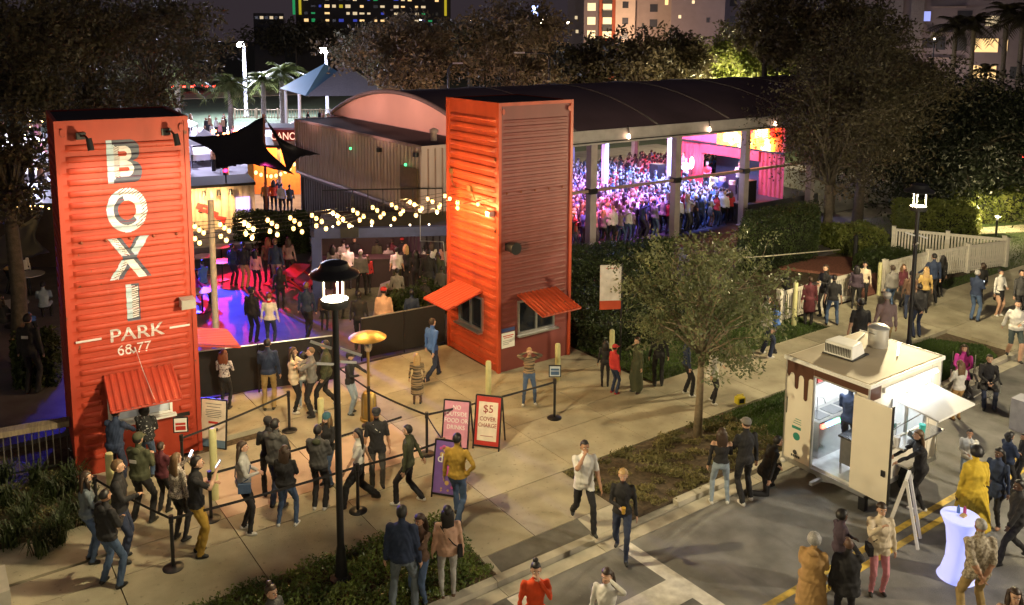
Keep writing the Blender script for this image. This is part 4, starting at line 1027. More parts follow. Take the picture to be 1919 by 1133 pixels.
# serving hatch flap, counter, tubes
fl = tpart('hatch_flap', MB().add([(HX0, -.05, HZ1 - .02), (HX1, -.05, HZ1 - .02), (HX1, -.98, HZ1 - .14), (HX0, -.98, HZ1 - .14), (HX0, -.05, HZ1 + .02), (HX1, -.05, HZ1 + .02), (HX1, -.98, HZ1 - .10), (HX0, -.98, HZ1 - .10)],
      [(3, 2, 1, 0), (4, 5, 6, 7), (0, 1, 5, 4), (1, 2, 6, 5), (2, 3, 7, 6), (3, 0, 4, 7)]), whitem, bv=.01)
for x_ in (HX0 + .1, HX1 - .1): tpart('gas_strut', MB().tube([(x_, -.02, 1.5), (x_, -.6, HZ1 - .10)], .012, 6), steel)
tpart('counter', MB().box(HX0 - .05, HX1 + .1, -.36, 0, HZ0 - .06, HZ0 - .02), steel); 
for x_ in (HX0 + .1, HX1 - .1): tpart('counter_bracket', MB().beam((x_, -.3, HZ0 - .07), (x_, -.01, HZ0 - .35), .02), steel)
for xa, xb in ((.55, 1.35), (1.55, 2.35)): tpart('light_tube', MB().tube([(xa, -.09, 2.44), (xb, -.09, 2.44)], .030, 10), tube_white)
tpart('light_housing', MB().box(.45, 2.45, -.055, -.002, 2.40, 2.50), whitem)
tpart('interior_tube', MB().tube([(.5, 1.0, 2.52), (2.2, 1.0, 2.52)], .025, 8), tube_white)
o = tr.matrix_basis
light('AREA', 'trailer_light', o @ Vector((1.3, .95, 2.48)), 34, (.86, .94, 1.0), 1, o @ Vector((1.3, .95, 0)), shape=(1.8, .3))
light('AREA', 'hatch_light', o @ Vector((1.45, -.16, 2.40)), 5, (.88, .95, 1.0), 1, o @ Vector((1.45, -.6, 0)), shape=(1.9, .08))
# inside: sinks, steel counter, fridge with displays
s_ = thing('sink_unit', 'stainless sink unit against the back wall inside the lit trailer', 'sink', o @ Vector((.35, TWy - .62, TZ0 + .05)), 0)
MB().box(0, 1.7, 0, .5, 0, .78).build('cabinet', steel, s_); MB().box(-.02, 1.72, -.02, .52, .78, .82).build('worktop', steel, s_)
for k in range(3): MB().box(.1 + .5 * k, .5 + .5 * k, .08, .42, .822, .826).build('basin', M('basin_shadow', (.25, .26, .28), .2, metal=.8), s_)
MB().tube([(.55, .45, .82), (.55, .45, 1.1), (.55, .3, 1.12), (.55, .25, 1.02)], .012, 6).build('tap', steel, s_)
MB().box(.25, .48, -.03, -.005, .66, .74).build('display', E('display_blue', (.2, .4, 1), 6), s_); MB().box(.5, .72, -.03, -.005, .66, .74).build('display', E('display_green', (.15, 1, .3), 6), s_); MB().box(.08, .22, -.03, -.005, .66, .74).build('display', E('display_red', (1, .15, .1), 3), s_)
s_ = thing('steel_table', 'small steel table just inside the trailer door', 'table', o @ Vector((.15, .30, TZ0 + .05)), 0)
MB().box(0, 1.6, 0, .42, .80, .84).build('top', steel, s_); MB().box(.03, 1.55, .05, .38, .25, .78).build('cabinet', M('dull_steel', (.3, .3, .3), .4, metal=.8), s_)
for a, b in ((.05, .05), (.05, .35), (1.5, .05), (1.5, .35)): MB().box(a, a + .035, b, b + .035, 0, .80).build('leg', steel, s_)
for k, (x_, lab) in enumerate(((.75, 'small cup dispenser on the serving counter'), (1.7, 'teal cup on the end of the serving counter'))):
    tag(MB().lathe([(.05, 0), (.07, .2), (.07, .21)], 12).build('cup', (whitem, M('teal_print', (.05, .4, .36), .5))[k], loc=o @ Vector((x_, -.2, HZ0 - .02))), lab, 'cup')
tag(MB().box(-.12, .12, -.09, .09, 0, .015).build('tablet', black, loc=o @ Vector((1.35, -.18, HZ0 + .03)), rz=.4), 'black tablet propped on the serving counter', 'tablet').rotation_euler.x = .5
tag(MB().box(-.2, .2, -.14, .14, 0, .25).build('food_warmer', steel, loc=o @ Vector((1.05, .25, HZ0 - .02))), 'steel food warmer inside the serving hatch', 'appliance')
for x_, y_ in ((-.012, -.012), (-.012, TWy - .02), (TWx - .02, -.012)): tpart('corner_trim', MB().box(x_, x_ + .032, y_, y_ + .032, zb, zt - .01), alu)
rv = MB()
for k in range(22): rv.ell((-.047, .06 + k * .086, zt + .05), (.006, .008, .008), 6, 4)
for k in range(28): rv.ell((.06 + k * .095, -.047, zt + .05), (.008, .006, .008), 6, 4)
q_ = tpart('rivets', rv, alu); q_['kind'] = 'stuff'
tpart('panel_seam', MB().box(2.3, 2.308, -.004, .001, zb, zt), M('seam_grey', (.35, .31, .25), .6))
for x_ in (HX0, HX0 + .62, HX1 - .04): tpart('window_post', MB().box(x_, x_ + .04, -.01, .05, HZ0, HZ1), alu)
tpart('menu_board', MB().box(2.36, 2.62, -.012, -.001, 1.35, 1.95), whitem); tpart('print', MB().box(2.39, 2.59, -.016, -.013, 1.78, 1.9), M('teal_menu', (.05, .4, .36), .5))
for k in range(6): tpart('print', MB().box(2.40, 2.56 - .02 * (k % 3), -.016, -.013, 1.70 - .05 * k, 1.712 - .05 * k), inkblack)
s_ = thing('wall_shelf', 'steel shelf with tubs and boxes high on the back wall of the trailer', 'shelf', o @ Vector((.4, TWy - .30, 1.95)), 0)
MB().box(0, 1.7, 0, .25, 0, .02).build('shelf_board', steel, s_)
for k, c_ in enumerate((whitem, M('tub_red', (.4, .05, .04), .5), M('box_card', (.35, .24, .13), .8), whitem, M('tub_green', (.05, .25, .1), .5), steel)): MB().box(.08 + .27 * k, .26 + .27 * k, .04, .2, .021, .14 + .03 * (k % 3)).build('box', c_, s_)
# axle, wheels, hitch
for y_, x_ in ((-.12, 1.52), (TWy - .2, 1.52)):
    wh = tpart('wheel', MB().tube([(x_, y_ - .08, .33), (x_, y_ + .12, .33)], .30, 24), rubber, smooth=True, auto=40)
    tpart('rim', place(MB().lathe([(.17, 0), (.19, .02), (.15, .03), (.1, .01), (.05, .03), (0, .03)], 20), Matrix.Translation((x_, y_ - .085, .33)) @ Matrix.Rotation(R(90), 4, 'X')), M('rim_silver', (.5, .5, .5), .4, metal=.3), par=wh)
tpart('wheel_arch', MB().box(1.15, 1.90, -.24, -.022, .66, .70), alu)
tpart('tow_bar', MB().beam((.3, .5, .28), (-.0, .96, .28), .07).beam((.3, 1.4, .28), (-.0, .96, .28), .07).beam((0, .96, .28), (-.35, .96, .28), .07), alu)
tpart('jack', MB().box(-.0, .12, -.04, .1, .03, .34), black); tpart('reflector', MB().ell((-.06, TWy - .05, .33), (.05, .07, .05), 10, 8), whitem)
# roof: air conditioner, stock pot, struts
rz_ = TZ1 + .09
ac = thing('air_conditioner', 'boxy white air conditioner with side vents on the trailer roof', 'air conditioner', o @ Vector((.78, .90, rz_)), R(4))
ab = MB().add([(0, 0, .02), (.62, .05, .02), (.62, .62, .02), (0, .66, .02), (0.02, .02, .30), (.50, .08, .30), (.50, .6, .30), (.02, .64, .30)], [(3, 2, 1, 0), (4, 5, 6, 7), (0, 1, 5, 4), (1, 2, 6, 5), (2, 3, 7, 6), (3, 0, 4, 7)]).build('housing', whitem, ac); bevel(ab, .02, 3)
for k in range(16): MB().box(-.008, .006, .05 + .037 * k, .068 + .037 * k, .06, .24).build('vent_slot', M('vent_dark', (.12, .11, .1), .7), ac)
MB().ell((.56, .33, .12), (.13, .26, .12), 14, 8).build('rear_cowl', whitem, ac, True); MB().box(-.02, .66, -.02, .68, 0, .02).build('gasket', black, ac)
potm = M('bright_steel', (.75, .75, .74), .33, .05, 6, metal=.75)
pot = thing('stock_pot', 'shiny steel stock pot standing on the trailer roof', 'pot', o @ Vector((2.08, 1.12, rz_)), 0)
MB().lathe([(.20, 0), (.21, .02), (.21, .40), (.225, .41), (.225, .43), (.19, .43)], 28).build('body', potm, pot, True, auto=40)
MB().lathe([(.225, .432), (.20, .45), (.14, .485), (.06, .50), (.0, .505)], 28).build('lid', potm, pot, True, auto=40)
for s in (-1, 1): MB().tube([(s * .20, -.06, .33), (s * .27, -.06, .34), (s * .27, .06, .34), (s * .20, .06, .33)], .014, 6).build('handle', steel, pot)
tpart('roof_strut', MB().beam((1.8, .5, rz_ + .03), (2.55, .9, rz_ + .03), .03).beam((1.3, 1.35, rz_ + .03), (2.5, 1.7, rz_ + .03), .03), alu)

# cone, yellow light, glowing table, chairs
def small_cone(p, h, lab):
    t = thing('traffic_cone', lab, 'cone', p); MB().box(-.12, .12, -.12, .12, 0, .02).build('base', M('cone_orange', (.75, .09, .02), .5), t); MB().lathe([(.09, .02), (.02, h)], 14).build('body', MATS['cone_orange'], t, True)
small_cone(G(1713, 900, -.12), .26, 'small orange cone beside the trailer wheel')
yb = thing('work_light', 'small yellow work light lying on the lawn behind the trailer', 'work light', G(1391, 752), heading(20)); ym = M('tool_yellow', (.62, .5, .02), .5)
MB().box(-.11, .11, -.08, .08, .02, .19).build('body', ym, yb); MB().box(-.07, .07, .081, .09, .05, .16).build('lens', black, yb); MB().tube([(-.09, 0, .19), (-.09, 0, .25), (.09, 0, .25), (.09, 0, .19)], .012, 6).build('handle', ym, yb)
gp = G(1800, 1072, -.12)
gt = thing('cocktail_table', 'tall waisted cocktail table glowing blue-white', 'table', gp)
glowm = bpy.data.materials.new('glowing_cloth'); glowm.use_nodes = True; b_ = glowm.node_tree.nodes['Principled BSDF']; b_.inputs['Base Color'].default_value = (.6, .62, .7, 1); b_.inputs['Emission Color'].default_value = (.32, .38, .95, 1); b_.inputs['Emission Strength'].default_value = .50; b_.inputs['Roughness'].default_value = .7
MB().lathe([(.32, .01), (.27, .10), (.205, .35), (.195, .62), (.23, .92), (.315, 1.12)], 36, cap=False).build('stretch_cover', glowm, gt, True)
MB().lathe([(.0, 1.118), (.31, 1.118), (.325, 1.13), (.315, 1.145), (0, 1.145)], 36).build('top', glowm, gt, True, auto=40)
light('POINT', 'table_glow', (gp[0], gp[1] - .05, .5), 5, (.3, .35, 1), .2, parent=None).parent = None
for k, (dx, dy, m_, lab) in enumerate(((.06, .08, M('blue_bottle', (.1, .2, .5), .2), 'small blue bottle on the glowing table'), (.12, .0, M('pink_bottle', (.5, .08, .25), .2), 'small pink bottle on the glowing table'), (.02, -.03, M('snack_tray', (.5, .35, .15), .6), 'small snack tray on the glowing table'))):
    if k < 2: mb = MB().lathe([(.028, 0), (.028, .09), (.012, .12), (.012, .14)], 10)
    else: mb = MB().box(-.06, .06, -.04, .04, 0, .03)
    tag(mb.build(('bottle', 'bottle', 'tray')[k], m_, loc=(gp[0] + dx, gp[1] + dy, gp[2] + 1.147)), lab, ('bottle', 'bottle', 'tray')[k])
def folding_chair(p, rz, lab):
    t = thing('folding_chair', lab, 'chair', p, rz, 'black folding camp chairs')
    MB().box(-.25, .25, -.22, .22, .42, .45).build('seat', black, t); MB().beam((0, -.24, .5), (0, -.34, .92), .5, .02, up=(1, 0, 0)).build('backrest', black, t)
    for a, b in ((-.25, -.24), (.25, -.24), (-.25, .24), (.25, .24)): MB().tube([(a, b, 0), (-a * .8, b * .9, .43)], .011, 5).build('leg', alu, t)
    for a in (-.27, .27): MB().box(a - .025, a + .025, -.24, .24, .62, .65).build('arm', black, t); MB().tube([(a, .22, .4), (a, .22, .62)], .011, 5).build('arm_post', alu, t); MB().tube([(a, -.24, .42), (a, -.33, .93)], .011, 5).build('back_post', alu, t)
CH1 = G(1852, 745, -.12); CH2 = G(1806, 722, -.12)
folding_chair(CH1, heading(-20), 'black folding chair of the man looking at his phone'); folding_chair(CH2, heading(-30), 'black folding chair of the woman in magenta')
tag(MB().box(-.25, .25, -.25, .25, 0, .78).build('bin', M('bin_grey', (.35, .36, .42), .6), loc=G(1925, 795, -.12)), 'grey white square bin at the right edge', 'bin')
tag(MB().box(-.3, .3, -.4, .4, 0, .7).build('utility_box', M('box_grey', (.42, .39, .33), .6), loc=G(-12, 1180)), 'pale utility box cut by the lower left corner', 'box')
# ================================================================ people
def fab(nm, c, v=.14): return M('cloth_' + nm, c, .85, v, 7, bump=.25, bscale=22)
CL = {k: fab(k, c) for k, c in dict(
    black=(.016, .015, .017), navy=(.018, .03, .07), grey=(.17, .16, .15), dgrey=(.07, .068, .066), lgrey=(.40, .39, .37), white=(.62, .60, .56), olive=(.055, .06, .03),
    mustard=(.36, .22, .03), yellow=(.58, .40, .03), peach=(.55, .34, .24), tan=(.40, .24, .09), khaki=(.36, .25, .10), jeans=(.06, .10, .19), ljeans=(.25, .31, .38), djeans=(.025, .035, .075),
    red=(.45, .03, .03), orangered=(.68, .07, .015), pink=(.60, .24, .28), magenta=(.55, .05, .35), maroon=(.10, .02, .03), brown=(.10, .055, .035), denimjkt=(.13, .16, .19), mauve=(.24, .17, .17),
    blue=(.06, .14, .40), teal=(.03, .10, .13), cream=(.62, .52, .38), gold=(.45, .30, .10), floral=(.06, .04, .06), camo=(.05, .07, .07)).items()}
CL['beige'] = M('cloth_beige_print', (.20, .16, .11), .8, 0, 26, col2=(.46, .40, .30), thr=(.4, .6))
CL['stripe'] = M('cloth_striped_knit', (.30, .21, .12), .9, 0, 3, col2=(.05, .04, .03), stretch=(.2, .2, 5), thr=(.46, .54))
CL['sequin'] = M('cloth_sequins', (.16, .13, .11), .35, 0, 60, col2=(.65, .58, .5), thr=(.45, .6))
CL['dots'] = M('cloth_spotted', (.015, .015, .017), .8, 0, 22, col2=(.6, .6, .6), thr=(.62, .66))
CL['flowers'] = M('cloth_flowered', (.46, .42, .42), .8, 0, 18, col2=(.10, .07, .09), thr=(.52, .6))
SKIN = {'l': M('skin_light', (.52, .31, .21), .55, .06, 5), 'm': M('skin_tan', (.36, .19, .11), .55, .06, 5), 'd': M('skin_dark', (.10, .05, .03), .5, .06, 5)}
HAIR = {k: M('hair_' + k, c, .5, .3, 30, stretch=(3, 3, .4)) for k, c in dict(black=(.010, .008, .008), brown=(.04, .022, .013), lbrown=(.13, .075, .035), blond=(.38, .24, .10), red=(.16, .045, .02), grey=(.30, .29, .28)).items()}
SHOE = {'b': M('shoe_black', (.015, .015, .015), .5), 'w': M('shoe_white', (.68, .66, .62), .5), 'n': M('shoe_brown', (.12, .06, .03), .6), 'r': M('shoe_red', (.4, .02, .02), .6), 's': SKIN['m']}
lipm = M('lips', (.30, .09, .08), .5); eyem = M('eye_dark', (.02, .015, .012), .3); eyew = M('eye_white', (.6, .58, .55), .4)
def ik(a, b, l1, l2, pole):
    a, b = Vector(a), Vector(b); d = b - a; L = d.length; mx_ = (l1 + l2) * .999
    if L > mx_: b = a + d * (mx_ / L); d = b - a; L = mx_
    u = d.normalized(); x = (l1 * l1 - l2 * l2 + L * L) / (2 * L); h = math.sqrt(max(0, l1 * l1 - x * x))
    p = Vector(pole); p = p - u * p.dot(u); p = p.normalized() if p.length > 1e-6 else Vector((0, 1, 0))
    return a + u * x + p * h, b
ARM = {  # wrist target in a 1.72 m body: (side, forward, up), pole (side, fwd, up)
    'down': ((.27, .03, .83), (.5, -1, 0)), 'phone': ((.07, .27, 1.20), (.6, -.3, -1)), 'hold': ((.04, .26, 1.12), (.8, -.3, -1)), 'hip': ((.20, .0, .98), (1, -.35, 0)),
    'pocket': ((.22, .08, .90), (.8, -1, 0)), 'up': ((.24, .25, 1.72), (1, .2, -.5)), 'back': ((.03, -.16, .93), (1, -.6, -.3)), 'reach': ((.12, .50, 1.12), (.5, 0, -1)),
    'mouth': ((.05, .15, 1.50), (.9, .2, -1)), 'cross': ((-.07, .20, 1.20), (1, .1, -.5)), 'wf': ((.24, .27, .95), (.2, -1, -.3)), 'wb': ((.27, -.24, .90), (.2, -1, -.3)),
    'lap': ((.06, .32, 1.08), (1, -.3, -.5)), 'phoneup': ((.10, .32, 1.45), (.7, 0, -1)), 'head': ((.11, .10, 1.62), (1, .5, .1)), 'side': ((.42, .15, 1.02), (.5, -1, -.3)), 'hug': ((-.02, .33, 1.30), (1, 0, -.4))}
def skeleton(P):
    st = P.get('st', 'stand'); la, ra = P.get('arms', ('down', 'down')); lean = P.get('lean', 0)
    hip = Vector((0, 0, .93)); j = {}; ft = {}
    if st == 'stand': ft = {-1: (-.10, 0, .08), 1: (.10, .03, .08)}
    elif st == 'wide': ft = {-1: (-.17, 0, .08), 1: (.17, .06, .08)}; hip.z = .91
    elif st == 'weight': ft = {-1: (-.06, -.02, .08), 1: (.19, .12, .08)}; hip.x = -.03; hip.z = .92
    elif st == 'walk': ft = {-1: (-.09, .24, .09), 1: (.09, -.26, .13)}; hip.z = .905
    elif st == 'stride': ft = {-1: (-.11, .34, .09), 1: (.11, -.36, .15)}; hip.z = .885
    elif st == 'crossleg': ft = {-1: (.08, .08, .08), 1: (.02, -.10, .08)}
    elif st == 'sit': ft = {-1: (-.12, .48, .08), 1: (.12, .52, .08)}; hip.z = .53
    elif st == 'kneel': ft = {-1: (-.12, .22, .08), 1: (.10, -.42, .08)}; hip.z = .46
    up = Vector((0, sin(R(lean)), cos(R(lean)))); fwd = Vector((0, cos(R(lean)), -sin(R(lean))))
    def B(s, f_, u): return hip + Vector((s, 0, 0)) + fwd * f_ + up * (u - .93)
    j['hip'] = hip; j['B'] = B
    for s in (-1, 1):
        h = hip + Vector((.09 * s, 0, -.03)); k, a = ik(h, ft[s], .43, .43, (s * .12, 1, .1)); j['h', s], j['k', s], j['a', s] = h, k, a
        sh = B(.175 * s * P.get('shw', 1), -.01, 1.40); (t, pl) = ARM[la if s < 0 else ra]
        e, wr = ik(sh, B(t[0] * s, t[1], t[2]), .28, .25, Vector((pl[0] * s, 0, 0)) + fwd * pl[1] + up * pl[2]); j['s', s], j['e', s], j['w', s] = sh, e, wr
    j['neck'] = B(0, -.01, 1.46); j['head'] = B(0, .015 + P.get('nod', 0) * .03, 1.605); return j
def ringloft(mb, rings, n=14):
    vs = []; fs = []
    for c, rx, ry in rings:
        for k in range(n):
            t = 2 * pi * k / n; vs.append((c[0] + rx * cos(t), c[1] + ry * sin(t), c[2]))
    for i in range(len(rings) - 1):
        for k in range(n): fs.append((i * n + k, i * n + (k + 1) % n, (i + 1) * n + (k + 1) % n, (i + 1) * n + k))
    fs.append(tuple(reversed(range(n)))); fs.append(tuple((len(rings) - 1) * n + k for k in range(n))); mb.add(vs, fs)
def body(P, vox):
    """one continuous skin of the whole figure; returns mesh with slots skin, top, bottom, shoe"""
    j = skeleton(P); B = j['B']; mb = MB(); seg = []; fat = P.get('fat', 1.0); jk = P.get('loose', 1.0); wom = P.get('f', 0)
    sl = P.get('sleeve', 1.0); lower = P.get('lower', 'pants')
    def limb(p, q, r0, r1, lab, ov=1.0, n=10):
        p, q = Vector(p), Vector(q); d = (q - p); e = d.normalized()
        mb.tube([p - e * r0 * .8, p - e * r0 * .45, p, p + d * .35, p + d * .7, q, q + e * r1 * .45, q + e * r1 * .8], [r0 * .5, r0 * .88, r0, r0 * .62 + r1 * .42, r0 * .25 + r1 * .8, r1, r1 * .88, r1 * .45], n)
        seg.append((np.array(p), np.array(q), max(r0, r1), lab))
    sx = (.93 if wom else 1.0)
    tors = [(.84, .135, .10), (.90, .165 if wom else .155, .115), (.97, .165 if wom else .155, .118), (1.06, .128 if wom else .142, .098), (1.17, .135 if wom else .150, .105), (1.27, .155 if wom else .170, .118 if not wom else .128), (1.35, .165 * sx, .108), (1.41, .140, .085), (1.455, .070, .065)]
    rings = []
    for z, rx, ry in tors:
        lo = (1 + (jk - 1) * (1 if z < 1.2 else .75 if z < 1.3 else .3)) if z > .92 else 1.0; rings.append((B(0, 0, z), rx * fat * lo, ry * fat * (1 + (fat - 1) * .6) * lo))
    ringloft(mb, rings)
    seg.append((np.array(B(0, 0, 1.0)), np.array(B(0, 0, 1.40)), .17 * fat, 'T')); seg.append((np.array(B(-.06, 0, .88)), np.array(B(.06, 0, .88)), .15 * fat, 'H'))
    mb.tube([B(0, -.01, 1.42), B(0, .0, 1.54)], [.060, .052], 10); seg.append((np.array(B(0, 0, 1.47)), np.array(B(0, 0, 1.54)), .05, 'N'))
    hd = j['head']; mb.ell(hd + Vector((0, -.005, .02)), (.074, .093, .098), 14, 10); mb.ell(hd + Vector((0, .022, -.045)), (.056, .066, .068), 12, 8)
    seg.append((np.array(hd), np.array(hd + Vector((0, 0, .02))), .09, 'N'))
    lk = .075 * fat if not wom else .078
    for s in (-1, 1):
        h, k, a = j['h', s], j['k', s], j['a', s]; lw = P.get('legw', 1.0)
        limb(h, k, .088 * lw * (fat * .5 + .5), .060 * lw, 'L1'); limb(k, a, .060 * lw, (.042 if P.get('slim', wom) else .056) * lw, 'L2')
        fdir = Vector((s * .22, 1, 0)).normalized(); f0 = a + Vector((0, -.02, -.045)) - fdir * .03
        pz = -.0 if j['a', s].z < .12 else 0
        mb.tube([f0 - fdir * .03, f0, f0 + fdir * .08, f0 + fdir * .15, f0 + fdir * .185], [.030, .042, .042, .036, .022], 10); seg.append((np.array(f0 - fdir * .02), np.array(f0 + fdir * .17), .045, 'F'))
        sh, e, wr = j['s', s], j['e', s], j['w', s]; aw = P.get('armw', 1.0) * (.88 if wom else 1.0); lo = 1 + (jk - 1) * .9
        limb(sh, e, .056 * aw * lo, .044 * aw * lo, 'A1'); limb(e, wr, .043 * aw * lo, (.036 if sl >= 1 else .029) * aw * (lo if sl >= 1 else 1), 'A2')
        hdv = (wr - e).normalized(); palm = wr + hdv * .055; sd = Vector((0, 0, 1)).cross(hdv); sd = sd.normalized() if sd.length > .1 else Vector((0, 1, 0))
        if abs(hdv.z) > .8: sd = Vector((0, 1, 0)) - hdv * hdv.y; sd.normalize()
        nn = hdv.cross(sd); T = Matrix((sd, hdv, nn)).transposed(); mb.ell(palm, (.040, .055, .022), 10, 8, T=T); mb.tube([wr - hdv * .02, wr + hdv * .03], [.026, .027], 8)
        seg.append((np.array(wr + hdv * .02), np.array(palm + hdv * .03), .035, 'W')); j['hand', s] = (palm, hdv, sd, nn)
    if lower in ('skirt', 'dress', 'shorts') or P.get('coat'):
        L = P.get('hem', .55); z0 = 1.0
        if lower in ('skirt', 'dress') or P.get('coat'):
            wide = P.get('flare', .21)
            ringloft(mb, [(B(0, 0, 1.02), .15 * fat, .12 * fat), (B(0, 0, .90), .185 * fat, .145 * fat), (Vector((0, j['hip'].y, (L + .90) / 2)), (wide + .185) / 2 * fat, (wide * .85 + .145) / 2 * fat), (Vector((0, 0, L)), wide * fat, wide * .85 * fat)], 16)
            seg.append((np.array((0, 0, L + .05)), np.array(B(0, 0, .93)), wide * .95 * fat, 'S'))
    me = mb.mesh('tmp'); o = bpy.data.objects.new('tmp', me); COL.objects.link(o)
    r = o.modifiers.new('r', 'REMESH'); r.mode = 'VOXEL'; r.voxel_size = vox; r.adaptivity = 0
    sm = o.modifiers.new('s', 'SMOOTH'); sm.iterations = 2 if vox < .03 else 1; sm.factor = .5
    dg = bpy.context.evaluated_depsgraph_get(); out = bpy.data.meshes.new_from_object(o.evaluated_get(dg)); bpy.data.objects.remove(o); bpy.data.meshes.remove(me)
    nv = len(out.vertices); co = np.empty(nv * 3, np.float32); out.vertices.foreach_get('co', co); co = co.reshape(-1, 3)
    nf = len(out.polygons); ls = np.empty(nf, np.int32); out.polygons.foreach_get('loop_start', ls); lv = np.empty(len(out.loops), np.int32); out.loops.foreach_get('vertex_index', lv)
    cen = np.empty(nf * 3, np.float32); out.polygons.foreach_get('center', cen); cen = cen.reshape(-1, 3)
    # folds in the cloth
    sd_ = P.get('seed', 1) * 1.7; amp = .0045 if vox < .035 else .0035
    nr = np.empty(nv * 3, np.float32); out.vertices.foreach_get('normal', nr); nr = nr.reshape(-1, 3)
    x_, y_, z_ = co[:, 0], co[:, 1], co[:, 2]
    fold = np.sin(z_ * 34 + 9 * np.sin(x_ * 13 + sd_) + 5 * np.sin(y_ * 17 + sd_ * 2)) + .7 * np.sin(x_ * 41 + y_ * 33 + z_ * 12 + sd_ * 3) + .5 * np.sin(z_ * 61 - x_ * 25 + sd_)
    body_ = (z_ < np.array(j['neck'])[2] - .04) & (z_ > .12)
    co = co + nr * (amp * fold * body_)[:, None]
    g = P.get('seed', 1); 
    best = np.full(nf, 9e9); lab = np.zeros(nf, int); par = np.zeros(nf)
    for i, (a, b, r_, l_) in enumerate(seg):
        ab = b - a; t = np.clip(((cen - a) @ ab) / (ab @ ab + 1e-9), 0, 1); dd = np.linalg.norm(cen - a - t[:, None] * ab, axis=1) - r_
        m_ = dd < best; best[m_] = dd[m_]; lab[m_] = i; par[m_] = t[m_]
    names = [x[3] for x in seg]; mi = np.zeros(nf, int); hz = np.array([(c - np.array(j['hip'])) @ np.array((0, sin(R(P.get('lean', 0))), cos(R(P.get('lean', 0))))) + .93 for c in cen])
    hem = P.get('tophem', .90)
    for i, l_ in enumerate(names):
        m_ = lab == i
        if l_ == 'T' or l_ == 'H': mi[m_] = np.where(hz[m_] > hem, 1, 2)
        elif l_ == 'N': mi[m_] = 0
        elif l_ == 'A1': mi[m_] = np.where(par[m_] < sl * 2, 1, 0) if sl < 1 else 1
        elif l_ == 'A2': mi[m_] = 1 if sl >= 1 else (np.where(par[m_] < (sl - .5) * 2, 1, 0) if sl > .5 else 0)
        elif l_ == 'W': mi[m_] = 0
        elif l_ == 'L1': mi[m_] = (np.where(hz[m_] > hem, 1, 2) if P.get('legs', 2) == 2 else np.where(par[m_] < P['legs'], 2, 0))
        elif l_ == 'L2': mi[m_] = 2 if P.get('legs', 2) == 2 else 0
        elif l_ == 'F': mi[m_] = 3
        elif l_ == 'S': mi[m_] = 1 if (lower == 'dress' or P.get('coat')) else 2
    if P.get('neckline'): mi[(mi == 1) & (hz > 1.36)] = 0
    # jacket and shirt hems stand proud of what is worn below
    touch = np.zeros(nv, bool); lt = np.empty(nf, np.int32); out.polygons.foreach_get('loop_total', lt)
    pv_ = np.repeat(mi, lt); istop = np.zeros(nv, bool); np.logical_or.at(istop, lv[:len(pv_)], pv_ == 1)
    up_ = np.array((0, sin(R(P.get('lean', 0))), cos(R(P.get('lean', 0))))); hv = (co - np.array(j['hip'])) @ up_ + .93
    push = istop & (hv < hem + .10) & (np.abs(co[:, 0] - j['hip'].x) < .24); co = co + nr * (push * (.012 * jk))[:, None]
    out.vertices.foreach_set('co', co.astype(np.float32).ravel())
    out.polygons.foreach_set('material_index', mi.astype(np.int32)); out.polygons.foreach_set('use_smooth', np.ones(nf, bool)); out.update()
    return out, j
def finish_mesh(base, extra, mats):
    """join extra geometry (fingers, face) to the body mesh"""
    bm = bmesh.new(); bm.from_mesh(base); n0 = len(mats)
    me2 = extra.mesh('x'); 
    for p in me2.polygons: p.use_smooth = True
    bm.from_mesh(me2); 
    bm.to_mesh(base); bm.free(); bpy.data.meshes.remove(me2)
    for m in mats: base.materials.append(m)
    return base
def fingers(mb, hand, s, curl=.5):
    palm, hd, sd, nn = hand; nn = nn * (-s if abs(hd.z) > .8 else -1)
    for k, L in enumerate((.062, .070, .066, .052)):
        b = palm + hd * .030 + sd * (.024 - .0155 * k); d1 = (hd + nn * curl * .5).normalized(); d2 = (hd + nn * curl * 1.5).normalized()
        p1 = b + d1 * L * .5; mb.tube([b, p1, p1 + d2 * L * .5], [.0095, .0085, .006], 6, 0)
    b = palm + sd * .026 - hd * .015; d = (sd * .8 + hd * .7 + nn * curl * .4).normalized(); mb.tube([b, b + d * .03, b + d * .035 + hd * .022], [.011, .010, .007], 6, 0)
def face(mb, hd):
    for s in (-1, 1):
        c = hd + Vector((s * .031, .078, .012)); mb.ell(c, (.0135, .008, .0075), 8, 5, 4); mb.ell(c + Vector((0, .0065, 0)), (.006, .004, .006), 6, 4, 5)
        mb.beam(hd + Vector((s * .018, .085, .034)), hd + Vector((s * .046, .075, .034)), .006, .007, 6); mb.ell(hd + Vector((s * .075, -.002, .0)), (.012, .02, .03), 6, 5, 0)
    mb.tube([hd + Vector((0, .086, .022)), hd + Vector((0, .105, -.012)), hd + Vector((0, .09, -.020))], [.007, .013, .010], 6, 0)
    mb.ell(hd + Vector((0, .084, -.048)), (.021, .007, .0065), 8, 4, 7)
